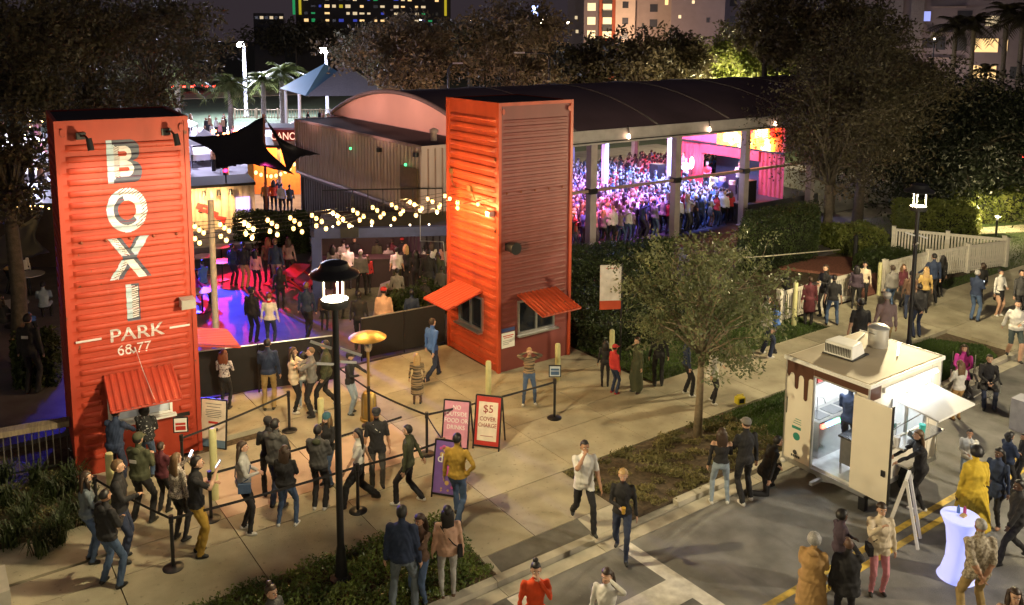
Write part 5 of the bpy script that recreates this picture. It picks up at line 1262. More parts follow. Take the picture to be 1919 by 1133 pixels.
def hair_mesh(style, j, g):
    hd = j['head']; mb = MB(); c0 = hd + Vector((0, -.014, .03))
    def cap(rx, ry, rz_, fringe=.045, low=-.05, jit=0.0):
        nu, nv = 22, 14; vs = []; keep = {}
        for a in range(nv + 1):
            ph = pi * a / nv
            for b in range(nu):
                t = 2 * pi * b / nu; v = Vector((rx * sin(ph) * cos(t), ry * sin(ph) * sin(t), rz_ * cos(ph)))
                if jit: v *= 1 + g.uniform(-jit, jit)
                # face opening: pull strands back from the brow
                lim = fringe if v.y > .035 else (low if v.y < -.01 else low + (fringe - low) * (v.y + .01) / .045)
                if v.z < lim:
                    f_ = .80; v = Vector((v.x * f_, v.y * f_, lim - .004)) if v.z < lim - .02 else Vector((v.x, v.y, lim))
                vs.append(tuple(c0 + v))
        mb.add(vs, [(a * nu + b, (a + 1) * nu + b, (a + 1) * nu + (b + 1) % nu, a * nu + (b + 1) % nu) for a in range(nv) for b in range(nu)])
    def tail(L, wd, back=.07, sw=0):
        rings = []; n = 8
        for i in range(n):
            u = i / (n - 1); ww = wd * (1.0 + .25 * sin(u * pi) - .45 * u * u) * (1 + .05 * g.uniform(-1, 1)); rings.append((hd + Vector((sw * u, -back - .045 * min(1, u * 3) + .02 * u, .06 - L * u)), ww, .042 * (1 - .35 * u)))
        ringloft(mb, rings[::-1], 14)
    if style == 'bald': return None
    if style == 'short': cap(.082, .100, .104, .056, -.062, .035)
    elif style == 'buzz': cap(.078, .097, .101, .05, -.03)
    elif style == 'afro': cap(.115, .125, .125, .05, -.06, .06)
    elif style == 'curly': cap(.098, .112, .112, .045, -.06, .06); tail(.20, .105, .045)
    elif style == 'curlylong': cap(.098, .112, .110, .045, -.08, .05); tail(.42, .125, .05)
    elif style == 'long': cap(.086, .104, .105, .045, -.10, .02); tail(.46, .098, .055); [mb.tube([hd + Vector((s * .074, .0, .03)), hd + Vector((s * .088, .01, -.08)), hd + Vector((s * .10, .035, -.24))], [.03, .035, .015], 8) for s in (-1, 1)]
    elif style == 'vlong': cap(.086, .104, .105, .045, -.10, .02); tail(.66, .098, .055)
    elif style == 'bob': cap(.095, .108, .108, .04, -.11, .02)
    elif style == 'pony': cap(.082, .100, .102, .045, -.05); tail(.40, .045, .085)
    elif style == 'bun': cap(.082, .100, .102, .045, -.05); mb.ell(hd + Vector((0, -.05, .135)), (.045, .045, .04), 10, 8)
    return mb
def hat_mesh(kind, j):
    hd = j['head']; mb = MB(); c = hd + Vector((0, -.008, .045))
    prof = [(.101, 0), (.103, .03), (.090, .068), (.055, .088), (.0, .094)] if kind == 'cap' else [(.102, -.03), (.106, .01), (.097, .06), (.06, .094), (0, .105)]
    vs_ = MB().lathe([(r * .9, z) for r, z in prof], 18); vs_.v = [(c.x + x, c.y + y * 1.13, c.z + z) for x, y, z in vs_.v]; mb.add(vs_.v, vs_.f)
    if kind == 'cap': mb.add([tuple(c + Vector((x, y, z))) for x, y, z in ((-.07, .075, .012), (.07, .075, .012), (.055, .16, .0), (0, .178, -.002), (-.055, .16, .0), (-.07, .075, .002), (.07, .075, .002), (.055, .16, -.01), (0, .178, -.012), (-.055, .16, -.01))],
                             [(0, 1, 2, 3, 4), (9, 8, 7, 6, 5), (0, 5, 6, 1), (1, 6, 7, 2), (2, 7, 8, 3), (3, 8, 9, 4), (4, 9, 5, 0)])
    return mb
PN = [0]
def person(px, fy, hy, deg, label, top='black', bottom='black', hair=('short', 'black'), skin='l', shoe='b', z0=0.0, h=None, vox=.021, pos=None, extra=None, group=None, **P):
    PN[0] += 1; P['seed'] = PN[0]; g = random.Random(PN[0])
    loc = Vector(pos) if pos else Vector(G(px, fy, z0))
    if h is None:
        h = height_of(px, fy, hy, z0) 
        if P.get('st') in ('sit', 'kneel'): h = 1.7
    stand = 1.72 - (.04 if P.get('st') in ('walk', 'stride') else 0) + (.03 if hair[0] in ('afro', 'bun') else 0)
    sc = h / stand
    if P.get('st') == 'kneel': sc = 1.0
    t = bpy.data.objects.new('person', None)
    me, j = body(P, vox / max(.8, sc)); mats = [SKIN[skin], CL[top], CL[bottom], SHOE[shoe], eyew, eyem, HAIR[hair[1]], lipm]
    ex = MB()
    if vox < .03:
        for s in (-1, 1): fingers(ex, j['hand', s], s, .9 if P.get('arms', ('down', 'down'))[0 if s < 0 else 1] in ('phone', 'hold', 'phoneup', 'mouth', 'hug') else .45)
        face(ex, j['head'])
        me = finish_mesh(me, ex, mats)
    else:
        for m in mats[:4]: me.materials.append(m)
    me.name = 'person'; o = bpy.data.objects.new('person', me); COL.objects.link(o); o.location = loc; o.scale = (sc, sc, sc); o.rotation_euler.z = heading(deg)
    tag(o, label, 'person', group)
    hm = hair_mesh(hair[0], j, g)
    if hm and hm.v: hm.build('hair', HAIR[hair[1]], o, True)
    B = j['B']
    for it in (extra or ()):
        k = it[0]; m_ = CL.get(it[1]) if len(it) > 1 and isinstance(it[1], str) else None
        if k in ('cap', 'beanie'): hat_mesh(k, j).build(k, m_, o, True, auto=50)
        elif k == 'phone':
            s = it[1]; p_, hd_, sd_, nn_ = j['hand', s]; c = p_ + hd_ * .06 + Vector((0, 0, .02))
            T = Matrix.Translation(c) @ Matrix.Rotation(R(55), 4, 'X'); q = place(MB().box(-.036, .036, -.072, .072, -.004, .004), T).build('phone', black)
            q2 = place(MB().box(-.031, .031, -.066, .066, .0045, .006), T).build('screen', E('phone_glow', (.72, .82, 1.0), 1.8), q); q.location = loc; q.scale = (sc,) * 3; q.rotation_euler.z = heading(deg); tag(q, it[2], 'phone')
        elif k == 'cup':
            s = it[1]; p_, hd_, sd_, nn_ = j['hand', s]; q = MB().lathe([(.03, -.05), (.04, .06), (.041, .065)], 12, tuple(p_ + hd_ * .05)).build('cup', it[3], None, loc=loc); q.scale = (sc,) * 3; q.rotation_euler.z = heading(deg); tag(q, it[2], 'cup')
        elif k == 'strap':    # cross-body strap and bag
            mb = MB(); mb.tube([B(-.13, -.06, 1.40), B(-.05, -.125, 1.28), B(.08, -.128, 1.1), B(.17, -.06, .98), B(.13, .10, 1.05), B(-.02, .135, 1.22), B(-.12, .06, 1.40), B(-.13, -.06, 1.40)], .011, 6)
            st_ = mb.build('bag_strap', m_, o); c = B(.20, it[2], .93); MB().box(c.x - .035, c.x + .05, c.y - .11, c.y + .11, c.z - .09, c.z + .08).build('bag', m_, st_)
        elif k == 'scarf': MB().lathe([(.06, -.03), (.085, 0), (.07, .045)], 14, tuple(j['neck'] + Vector((0, 0, -.01)))).build('scarf', m_, o, True)
        elif k == 'hood': MB().ell(B(0, -.085, 1.43), (.095, .055, .065), 12, 8).build('hood', m_, o, True)
        elif k == 'necklace': MB().tube([B(.07 * cos(a * pi / 8), .105 if 2 < a < 14 else .07, 1.42 - .17 * sin(a * pi / 16)) if True else 0 for a in range(0, 17)], .006, 5).build('necklace', M('beads', (.6, .6, .55), .3), o)
        elif k == 'print': c = B(0, -.128 * P.get('fat', 1) * P.get('loose', 1) if it[2] < 0 else .125, 1.27); MB().box(-.07, .07, c.y - .004, c.y + .004, c.z - .03, c.z + .03).build('print', m_, o)
        elif k == 'apron': MB().box(-.13, .13, .118, .128, .70, 1.2).build('apron', m_, o)
    return o
W_ = 'w'
p1, p2 = ('phone', 'phone'), ('down', 'down')
# --- the queue at the left tower
person(178, 1060, 892, 120, 'woman with long dark hair in a grey denim jacket, left end of the queue', 'denimjkt', 'jeans', ('long', 'brown'), arms=('pocket', 'hold'), f=1, loose=1.15, shoe='b')
person(215, 1106, 924, 150, 'man in a black hooded top and dark jeans, front left of the queue', 'black', 'jeans', ('buzz', 'black'), 'm', arms=('down', 'hold'), st='wide', loose=1.2, extra=[('hood', 'black')])
person(238, 1058, 870, 105, 'fair-haired man in a black jacket looking right in the queue', 'black', 'djeans', ('short', 'lbrown'), arms=('down', 'hold'), loose=1.12, st='stand')
person(274, 985, 818, 165, 'man in a green cap and olive hoodie with a white back print', 'olive', 'black', ('short', 'black'), st='wide', arms=('phone', 'phone'), loose=1.2, fat=1.05, extra=[('cap', 'olive'), ('hood', 'olive'), ('print', 'white', -1)])
person(226, 925, 774, 170, 'person in a navy coat leaning to the ticket window, left one', 'navy', 'djeans', ('short', 'black'), arms=('reach', 'reach'), lean=8, loose=1.2)
person(283, 900, 766, 185, 'person in a black top with white dots at the ticket window', 'dots', 'jeans', ('curly', 'black'), 'd', arms=('reach', 'hold'), lean=5, loose=1.2, fat=1.1)
person(314, 965, 836, 160, 'short person in dark clothes half hidden behind the sequinned jacket', 'maroon', 'black', ('short', 'brown'), arms=p1, loose=1.1)
person(345, 1018, 856, 150, 'woman with long fair hair in a shiny sequinned jacket', 'sequin', 'black', ('vlong', 'lbrown'), arms=('phoneup', 'down'), f=1, loose=1.15, shoe='b', extra=[('phone', -1, 'glowing phone held up by the woman in the sequinned jacket')])
person(380, 1046, 862, 110, 'man in a black T-shirt and mustard trousers reading his phone', 'black', 'mustard', ('short', 'black'), arms=('phone', 'phoneup'), sleeve=.45, nod=1, fat=1.05, extra=[('phone', 1, 'glowing phone in the hand of the man in mustard trousers')])
person(466, 998, 833, 100, 'woman with very long dark hair, pale jumper and denim shorts over black leggings', 'lgrey', 'black', ('vlong', 'brown'), arms=('hold', 'hold'), f=1, st='weight', shoe=W_, loose=1.1, extra=[('strap', 'jeans', .05)])
person(527, 955, 790, 160, 'man in a grey hooded top seen from behind in the queue', 'dgrey', 'djeans', ('short', 'black'), arms=('hold', 'hold'), loose=1.25, extra=[('hood', 'dgrey')])
person(513, 932, 787, 200, 'person in a black cap behind the grey hooded man', 'black', 'black', ('short', 'black'), 'm', arms=('hold', 'down'), extra=[('cap', 'black')])
person(545, 990, 838, 175, 'woman in a dark jacket and blue jeans with long dark hair, back turned', 'black', 'jeans', ('long', 'brown'), arms=('hold', 'hold'), f=1, fat=1.12, loose=1.15, shoe=W_, st='wide')
person(606, 958, 801, 170, 'man in a dark green hoodie, black trousers and white trainers', 'dgrey', 'black', ('short', 'black'), arms=('hold', 'hold'), loose=1.2, shoe=W_, extra=[('hood', 'olive')])
person(622, 912, 778, 330, 'woman in a green knitted hat facing back down the queue', 'black', 'jeans', ('long', 'lbrown'), arms=('hold', 'hold'), f=1, loose=1.15, extra=[('beanie', 'teal')])
# --- by the black fence
person(428, 772, 662, 178, 'woman in a flowered blouse with auburn hair facing the black fence', 'flowers', 'black', ('curlylong', 'red'), arms=('phone', 'phone'), f=1, tophem=.98)
person(510, 772, 640, 190, 'man in a navy jumper and khaki trousers facing the patio', 'navy', 'khaki', ('short', 'black'), arms=('hold', 'down'), loose=1.1, st='stand')
person(557, 776, 655, 95, 'woman in a long white cardigan facing right', 'cream', 'black', ('long', 'brown'), arms=('hug', 'hug'), f=1, loose=1.15, shoe=W_, tophem=.8)
person(575, 766, 664, 200, 'small curly-haired person in white hugged between two others', 'white', 'ljeans', ('curly', 'black'), arms=('hug', 'hug'), f=1, shoe=W_)
person(591, 783, 655, 280, 'man in a grey jumper hugging the curly-haired person', 'grey', 'black', ('buzz', 'lbrown'), arms=('hug', 'hug'), loose=1.1)
person(618, 770, 643, 285, 'person in a dark green jacket and white trainers behind the grey jumper', 'olive', 'black', ('short', 'black'), arms=('pocket', 'hold'), loose=1.15, shoe=W_, st='walk')
person(662, 778, 664, 80, 'staff member in a black top and pale jeans by the patio heater', 'black', 'ljeans', ('short', 'black'), arms=('reach', 'hold'), extra=[('cap', 'black')])
# --- walkers in the middle
person(714, 915, 768, 10, 'man in a black T-shirt with a long bead necklace and black cap', 'black', 'dgrey', ('short', 'black'), 'm', arms=('down', 'down'), sleeve=.5, tophem=.8, extra=[('cap', 'black'), ('necklace',)])
person(681, 950, 806, 280, 'woman in a white short-sleeved top and wide black trousers walking left', 'white', 'black', ('vlong', 'black'), f=1, st='stride', sleeve=.4, arms=('wf', 'wb'), legw=1.3, slim=0, tophem=1.02)
person(773, 946, 800, 262, 'man in an olive jacket walking left past the belts', 'olive', 'black', ('short', 'black'), st='walk', arms=('down', 'wb'), shoe=W_)
person(864, 976, 815, 165, 'man in a mustard jumper and blue jeans seen from behind, one hand on his hip', 'mustard', 'jeans', ('short', 'black'), st='walk', arms=('down', 'hip'), fat=1.05)
person(787, 758, 664, 180, 'person in a long striped knitted coat walking away', 'stripe', 'brown', ('long', 'blond'), f=1, coat=1, hem=.35, flare=.2, arms=p2)
person(815, 712, 598, 140, 'man in a bright blue shirt walking beside the black fence', 'blue', 'djeans', ('short', 'brown'), st='stride', arms=('down', 'wb'))
person(996, 757, 650, 5, 'woman in a striped cardigan, short black top and ripped jeans, hands at her face', 'stripe', 'jeans', ('short', 'blond'), f=1, arms=('head', 'head'), shoe=W_, tophem=1.0, st='wide', loose=1.1)
person(1138, 722, 636, 175, 'dark coated person behind the child in red', 'black', 'black', ('long', 'black'), 'm', f=1, arms=p2)
person(1155, 735, 644, 120, 'child in a red cap and red jacket', 'red', 'navy', ('short', 'black'), 'm', shoe='r', arms=('down', 'down'), loose=1.15, extra=[('cap', 'red')])
person(1197, 733, 630, 300, 'person in a long grey-green robe beside the street tree', 'olive', 'olive', ('short', 'brown'), lower='dress', hem=.12, flare=.2, arms=('down', 'mouth'))
person(1238, 720, 610, 180, 'person in black standing under the street tree', 'black', 'black', ('short', 'black'), arms=p2)
person(1290, 735, 625, 90, 'person in dark clothes walking behind the street tree trunk', 'navy', 'black', ('short', 'black'), arms=p2, st='weight', shoe=W_)
person(1338, 748, 640, 60, 'woman in a white coat, black leggings and white trainers behind the tree', 'white', 'black', ('long', 'brown'), f=1, st='weight', arms=('hold', 'down'), shoe=W_, coat=1, hem=.72, flare=.2)
person(1437, 662, 548, 100, 'man in a pale grey jacket at the edge of the tree crown', 'lgrey', 'djeans', ('short', 'black'), arms=('hold', 'down'), shoe=W_, st='wide')
person(1456, 655, 556, 250, 'woman in a blue top holding a bottle at the edge of the tree crown', 'blue', 'black', ('long', 'brown'), f=1, arms=('down', 'phone'))
person(1100, 985, 824, 10, 'man in an untucked white shirt and black trousers striding to the kerb', 'white', 'black', ('short', 'black'), 'm', st='stride', arms=('wf', 'mouth'), sleeve=.45, loose=1.15, tophem=.82, fat=1.08)
person(1172, 1040, 879, 350, 'fair-haired woman in a black top and dark flared jeans stepping off the kerb', 'black', 'djeans', ('bob', 'blond'), f=1, st='walk', arms=('down', 'hold'), z0=-.1, extra=[('cup', 1, 'cup of beer carried by the fair-haired woman', M('beer', (.5, .3, .05), .2))])
person(1012, 1252, 1050, 5, 'woman in an orange-red top with her dark hair up', 'orangered', 'black', ('bun', 'black'), f=1, h=1.72, z0=-.1, arms=('mouth', 'down'), pos=G(1012, 1050, 1.62)[:2] + (-.1,))
person(1146, 1262, 1064, 330, 'woman in a white top with long dark hair blowing back', 'white', 'djeans', ('vlong', 'brown'), f=1, h=1.70, arms=('head', 'down'), pos=G(1146, 1064, 1.6)[:2] + (-.1,))
person(515, 1290, 1096, 60, 'person with dark hair tied up at the bottom edge by the ground cover', 'dgrey', 'black', ('bun', 'brown'), f=1, h=1.66, pos=G(515, 1097, 1.66)[:2] + (0,))
person(764, 1150, 948, 175, 'broad man in a navy fleece and grey jeans, back turned', 'navy', 'denimjkt', ('short', 'black'), arms=('down', 'down'), loose=1.2, fat=1.12, st='wide', z0=-.03, shoe='b')
person(797, 1132, 966, 330, 'smiling woman with dark curly hair beside the navy fleece man', 'brown', 'jeans', ('curlylong', 'brown'), 'm', f=1, arms=('hug', 'down'), loose=1.1, z0=-.03)
person(848, 1120, 950, 190, 'woman in a peach jacket and pale leggings with a shoulder bag', 'peach', 'lgrey', ('long', 'black'), f=1, loose=1.25, arms=('down', 'down'), st='stand', shoe='n', tophem=.84, z0=-.03, extra=[('strap', 'black', -.05)])
person(1355, 940, 797, 172, 'woman in an off-shoulder black top and pale jeans by the trailer', 'black', 'ljeans', ('long', 'brown'), f=1, st='wide', neckline=1, arms=('down', 'hold'), shoe=W_, z0=-.12, tophem=.99)
person(1402, 940, 779, 195, 'man in a grey cap and black jumper next to the off-shoulder top', 'black', 'black', ('buzz', 'brown'), st='weight', arms=('hold', 'down'), shoe=W_, z0=-.12, extra=[('cap', 'grey')])
person(1436, 915, 0, 100, 'person in dark clothes kneeling at the trailer hitch', 'black', 'black', ('short', 'black'), st='kneel', arms=('hold', 'down'), z0=-.12, lean=25)
person(1588, 858, 712, 140, 'worker in a navy T-shirt and dark shorts inside the lit trailer', 'navy', 'black', ('short', 'brown'), h=1.72, pos=(TX0 + .80, TY0 + .90, TZ0 - .06), sleeve=.5, legs=.8, arms=('hold', 'reach'))
person(1727, 950, 798, 262, 'woman with long fair hair in a black jacket leaning on the serving counter', 'black', 'black', ('vlong', 'lbrown'), f=1, st='crossleg', arms=('reach', 'reach'), lean=7, shoe=W_, z0=-.12, loose=1.1)
person(1824, 1003, 825, 185, 'woman in a long mustard yellow dress with a black cross strap', 'yellow', 'yellow', ('afro', 'black'), 'd', f=1, lower='dress', hem=.28, flare=.27, fat=1.22, arms=('down', 'down'), z0=-.12, loose=1.1, extra=[('strap', 'black', .05)])
person(1816, 905, 796, 330, 'person in a white jacket eating, facing the yellow dress', 'white', 'ljeans', ('short', 'black'), 'm', arms=('mouth', 'hold'), z0=-.12, loose=1.15)
person(1868, 978, 830, 300, 'young woman in a navy dress with long dark hair', 'navy', 'black', ('vlong', 'black'), 'd', f=1, lower='dress', hem=.72, flare=.20, arms=('down', 'hold'), z0=-.12, shoe='s')
person(1890, 915, 800, 100, 'curly-haired person in a navy hooded jacket', 'navy', 'black', ('curly', 'black'), 'm', arms=('hold', 'hold'), loose=1.2, z0=-.12)
person(1868, 905, 812, 340, 'person in a dark top between the yellow dress and the curly hair', 'dgrey', 'black', ('short', 'black'), 'd', arms=('hold', 'down'), z0=-.12) if False else None
person(1918, 900, 803, 260, 'person in black cut by the right edge beside the curly hair', 'black', 'black', ('short', 'black'), 'm', arms=('hold', 'down'), loose=1.1, z0=-.12)
person(1906, 1045, 890, 270, 'man in a dark suit walking at the right edge behind the glowing table', 'black', 'black', ('short', 'black'), 'd', st='stride', arms=('wf', 'wb'), loose=1.2, z0=-.12)
person(1797, 778, 667, 190, 'woman with long fair hair, pale jumper, tan trousers and brown boots', 'white', 'tan', ('vlong', 'lbrown'), f=1, arms=('hold', 'hold'), shoe='n', z0=-.12, loose=1.1)
person(0, 0, 0, -20, 'seated man in a dark jacket looking down at his phone', 'black', 'djeans', ('short', 'black'), st='sit', arms=('lap', 'lap'), nod=1, pos=CH1, h=1.7, extra=[('phone', 1, 'phone held by the seated man')])
person(0, 0, 0, -30, 'seated woman in a magenta top behind the fair-haired woman', 'magenta', 'black', ('long', 'brown'), f=1, st='sit', arms=('lap', 'lap'), pos=CH2, h=1.65)
person(1903, 664, 554, 345, 'man in an open white jacket and patterned shorts walking up', 'white', 'camo', ('short', 'black'), st='walk', legs=.95, arms=('hold', 'wb'), loose=1.2)
person(1526, 1172, 992, 150, 'woman in a long tan hooded coat with short grey hair', 'tan', 'black', ('afro', 'grey'), 'd', f=1, coat=1, hem=.45, flare=.23, arms=('hold', 'hold'), loose=1.3, fat=1.1, z0=-.12, extra=[('hood', 'tan')])
person(1578, 1105, 948, 100, 'person in a dark patterned coat with a woolly hat of hair', 'floral', 'black', ('afro', 'black'), 'd', f=1, arms=('hold', 'pocket'), loose=1.2, z0=-.12)
person(1590, 1180, 1003, 165, 'bald man in a black suit holding up a hand', 'black', 'black', ('bald', 'black'), 'd', arms=('down', 'phoneup'), loose=1.25, fat=1.12, z0=-.12, coat=1, hem=.78, flare=.2)
person(1650, 1105, 936, 355, 'woman in a cream jumper and pink trousers with a small black bag', 'cream', 'pink', ('bob', 'brown'), 'l', f=1, arms=('down', 'phoneup'), loose=1.35, tophem=.80, z0=-.12, extra=[('strap', 'black', .12)])
person(1832, 1165, 962, 180, 'man in a patterned beige shirt with his hands clasped behind his back', 'beige', 'khaki', ('buzz', 'grey'), 'm', arms=('back', 'back'), sleeve=.6, loose=1.25, z0=-.12, tophem=.82, st='wide')
CL['beigeshirt'] = 0
person(1912, 1262, 1086, 340, 'woman in a pink top cut by the lower right corner', 'peach', 'black', ('long', 'brown'), f=1, arms=p1, pos=G(1912, 1086, 1.6)[:2] + (-.12,), h=1.66)
# --- the far right queue at the picket fence
lod = dict(vox=.028)
for a in [
    (1518, 602, 513, 170, 'person in a long dark brown coat at the near end of the picket fence', dict(top='maroon', hair=('short', 'brown'), coat=1, hem=.5, flare=.2)),
    (1546, 588, 490, 300, 'woman in black leaning on the picket fence with a lit phone', dict(f=1, hair=('pony', 'brown'), arms=('phone', 'hold'))),
    (1562, 603, 508, 165, 'man in a black T-shirt and jeans with his back turned by the fence', dict(bottom='jeans', hair=('short', 'black'), st='wide', sleeve=.6)),
    (1605, 572, 490, 150, 'woman in a dark flowered top by the fence', dict(top='floral', f=1, hair=('long', 'black'), fat=1.1)),
    (1620, 562, 484, 330, 'woman in a cream jacket with long dark hair at the fence', dict(top='cream', f=1, hair=('vlong', 'black'))),
    (1611, 680, 553, 180, 'man in a black T-shirt standing just behind the trailer', dict(sleeve=.5, hair=('short', 'black'), fat=1.1)),
    (1659, 668, 541, 175, 'man in a mauve shirt and white cap behind the stock pot', dict(top='mauve', bottom='khaki', hair=('short', 'grey'), extra=[('cap', 'white')])),
    (1671, 576, 490, 190, 'woman in a grey jacket by the fence bollard', dict(top='grey', bottom='jeans', f=1, hair=('bob', 'brown'), fat=1.15, loose=1.2)),
    (1692, 566, 488, 20, 'person in dark maroon facing the viewer left of the tall lamp post', dict(top='maroon', f=1, hair=('long', 'lbrown'))),
    (1706, 590, 500, 160, 'person in brown half hidden by the tall lamp post', dict(top='brown', bottom='djeans', hair=('short', 'black'))),
    (1721, 624, 524, 185, 'man in a dark coat and jeans right of the lamp post, hands behind', dict(top='black', bottom='djeans', arms=('back', 'back'), loose=1.2, hair=('short', 'black'))),
    (1733, 578, 492, 170, 'fair-haired woman in a gold top near the lamp post', dict(top='gold', f=1, hair=('vlong', 'blond'))),
    (1748, 560, 466, 180, 'tall man in navy leaning an arm on the white fence', dict(top='navy', arms=('side', 'down'), hair=('short', 'black'), st='wide')),
    (1765, 548, 470, 200, 'person in black close to the tall man in navy', dict(f=1, hair=('long', 'black'))),
    (1828, 592, 497, 120, 'grey-haired man in a navy jumper and jeans holding a lit phone', dict(top='navy', bottom='jeans', hair=('short', 'grey'), arms=('hold', 'phone'), fat=1.1, extra=[('phone', 1, 'lit phone of the grey-haired man')])),
    (1840, 560, 484, 190, 'dark-haired person behind the grey-haired man', dict(hair=('curly', 'brown'), f=1)),
    (1872, 582, 495, 20, 'woman in a white cardigan and short black skirt', dict(top='white', f=1, hair=('bob', 'black'), lower='skirt', hem=.58, flare=.19, legs=.3, shoe='w', arms=('hold', 'down'))),
    (1910, 590, 496, 15, 'man in an open dark jacket at the right edge', dict(top='dgrey', hair=('short', 'black')))]:
    person(*a[:5], **{**lod, **a[5]})
# --- the patio
for a in [
    (478, 646, 544, 160, 'man in a black jacket before the red lit paving', dict(hair=('short', 'black'), extra=[('cap', 'black')], loose=1.2)),
    (511, 656, 553, 180, 'woman in a white top with a red scarf and jeans', dict(top='white', bottom='djeans', f=1, hair=('short', 'red'), extra=[('scarf', 'red')])),
    (580, 640, 534, 170, 'man in dark navy on the patio left of the lamp post', dict(top='navy', hair=('short', 'lbrown'), st='walk')),
    (612, 622, 548, 185, 'person in a brown top half behind the lamp head', dict(top='brown', hair=('short', 'brown'))),
    (680, 556, 470, 180, 'man in a grey jumper and dark trousers on the artificial turf', dict(top='grey', hair=('short', 'grey'), loose=1.15, st='wide')),
    (692, 552, 480, 200, 'woman with red sleeves beside the grey jumper', dict(top='red', f=1, hair=('long', 'brown'))),
    (678, 658, 548, 175, 'man in black before the low black fence', dict(hair=('short', 'black'))),
    (724, 650, 541, 180, 'man in a red cap and pale pink T-shirt behind the black fence', dict(top='peach', bottom='dgrey', sleeve=.5, extra=[('cap', 'red')], fat=1.15, loose=1.1, hair=('short', 'black'))),
    (776, 640, 545, 190, 'person in a purple-blue top by the planter', dict(top='navy', hair=('short', 'black'))),
    (800, 600, 525, 170, 'person in black crouched near the planter', dict(hair=('short', 'black'))),
    (461, 545, 459, 160, 'man in black with tan trousers on the lit patio', dict(bottom='tan', hair=('short', 'black'))),
    (484, 550, 472, 170, 'woman in a bright pink top glowing in the stage light', dict(top='pink', f=1, hair=('long', 'black'))),
    (507, 535, 450, 200, 'woman with long red hair beside the pink top', dict(top='brown', f=1, hair=('long', 'red'))),
    (521, 548, 452, 170, 'man in dark clothes with lilac trousers on the patio', dict(top='navy', bottom='mauve', hair=('short', 'lbrown'))),
    (529, 585, 505, 190, 'person in black behind the red scarf', dict(f=1, hair=('long', 'black'))),
    (648, 530, 452, 190, 'man in a pale grey shirt at the blue portal', dict(top='lgrey', hair=('short', 'black'))),
    (668, 520, 448, 10, 'bar worker in black under the blue portal', dict(hair=('short', 'brown'))),
    (747, 548, 466, 180, 'man in a white waistcoat and cap under the portal', dict(top='white', bottom='olive', sleeve=.5, hair=('short', 'black'), extra=[('cap', 'black')])),
    (757, 520, 448, 190, 'person in a red cap at the bar', dict(extra=[('cap', 'red')])),
    (783, 550, 470, 185, 'woman with long dark hair in black at the bar', dict(f=1, hair=('long', 'black'))),
    (795, 530, 462, 170, 'person in white and black stripes at the bar', dict(top='flowers', hair=('short', 'black'))),
    (806, 570, 468, 175, 'person in a long black coat at the bar', dict(coat=1, hem=.4, hair=('short', 'black'))),
    (824, 560, 474, 180, 'man in an olive jacket and pale cap next to the plain red tower', dict(top='olive', bottom='olive', hair=('short', 'brown'), loose=1.2)),
    (731, 530, 460, 190, 'person in a grey top in the bar queue', dict(top='grey')),
    (770, 515, 446, 5, 'second bar worker in black deep under the portal', dict()),
    (628, 545, 462, 175, 'woman in a grey top at the left end of the bar queue', dict(top='grey', f=1, hair=('long', 'black'))),
    (655, 545, 462, 200, 'man in white in the bar queue behind the grey jumper', dict(top='white', hair=('buzz', 'black'))),
    (710, 520, 452, 180, 'person in olive alone at the middle of the bar', dict(top='olive')),
    (738, 520, 450, 160, 'man in a maroon shirt left of the red cap', dict(top='maroon', hair=('short', 'brown'))),
    (764, 540, 460, 200, 'woman with fair hair in black behind the white waistcoat', dict(f=1, hair=('long', 'blond'))),
    (790, 515, 446, 185, 'man in a pink shirt pressed to the bar', dict(top='pink')),
    (812, 530, 455, 180, 'woman in white pressed to the bar', dict(top='white', f=1, hair=('long', 'brown'))),
    (831, 585, 500, 170, 'man in dark grey close by the spiky plant', dict(top='dgrey')),
    (600, 560, 478, 190, 'man in grey standing beside the blue post', dict(top='grey', hair=('short', 'black'))),
    (545, 530, 450, 175, 'woman in a lilac top near the dark hedge', dict(top='mauve', f=1, hair=('long', 'brown'))),
    (440, 540, 462, 150, 'man in a navy shirt at the left of the patio guests', dict(top='navy')),
    (640, 600, 520, 160, 'woman in a dark red top on the artificial turf', dict(top='maroon', f=1, hair=('pony', 'black'))),
    (748, 590, 505, 190, 'man in a checked grey shirt by the leaning boards', dict(top='grey')),
    (836, 530, 455, 180, 'person in peach right beside the plain red tower', dict(top='peach', f=1, hair=('long', 'brown'))),
    (66, 745, 598, 178, 'man in a black staff shirt with white back print at the dark left edge', dict(hair=('short', 'black'), extra=[('print', 'white', -1)], loose=1.1)),
    (40, 640, 520, 120, 'seated guest in blue light at a table on the dark left', dict(top='blue', st='sit', hair=('short', 'brown'))),
    (10, 640, 525, 160, 'seated guest in black in blue light at the left edge', dict(st='sit', hair=('long', 'brown'))),
    (88, 610, 500, 200, 'guest in a pale blue top sitting beside the left tower', dict(top='ljeans', st='sit', hair=('short', 'black'))),
    (20, 560, 470, 150, 'guest in a tan top at the back table on the left', dict(top='tan', hair=('short', 'brown'))),
    (50, 550, 480, 200, 'guest in a white top at the back table on the left', dict(top='white', f=1, hair=('long', 'brown'))),
    (372, 580, 495, 120, 'seated woman in violet light by the round table', dict(top='magenta', st='sit', f=1, hair=('long', 'black'))),
    (385, 560, 490, 240, 'seated man in blue light by the round table', dict(top='blue', st='sit', hair=('short', 'black'))),
    (500, 400, 345, 180, 'person in tan in the far lit passage', dict(top='tan')), (515, 402, 342, 190, 'person with long hair in the far lit passage', dict(top='orangered', f=1, hair=('long', 'brown'))),
    (530, 405, 348, 170, 'person in white in the far lit passage', dict(top='white')), (545, 404, 350, 200, 'person in olive at the end of the far passage', dict(top='olive')),
    (522, 395, 340, 10, 'person in black in the far lit passage', dict())]:
    kw = dict(a[5]); kw['vox'] = .03
    if kw.get('st') == 'sit': kw.setdefault('arms', ('lap', 'lap'))
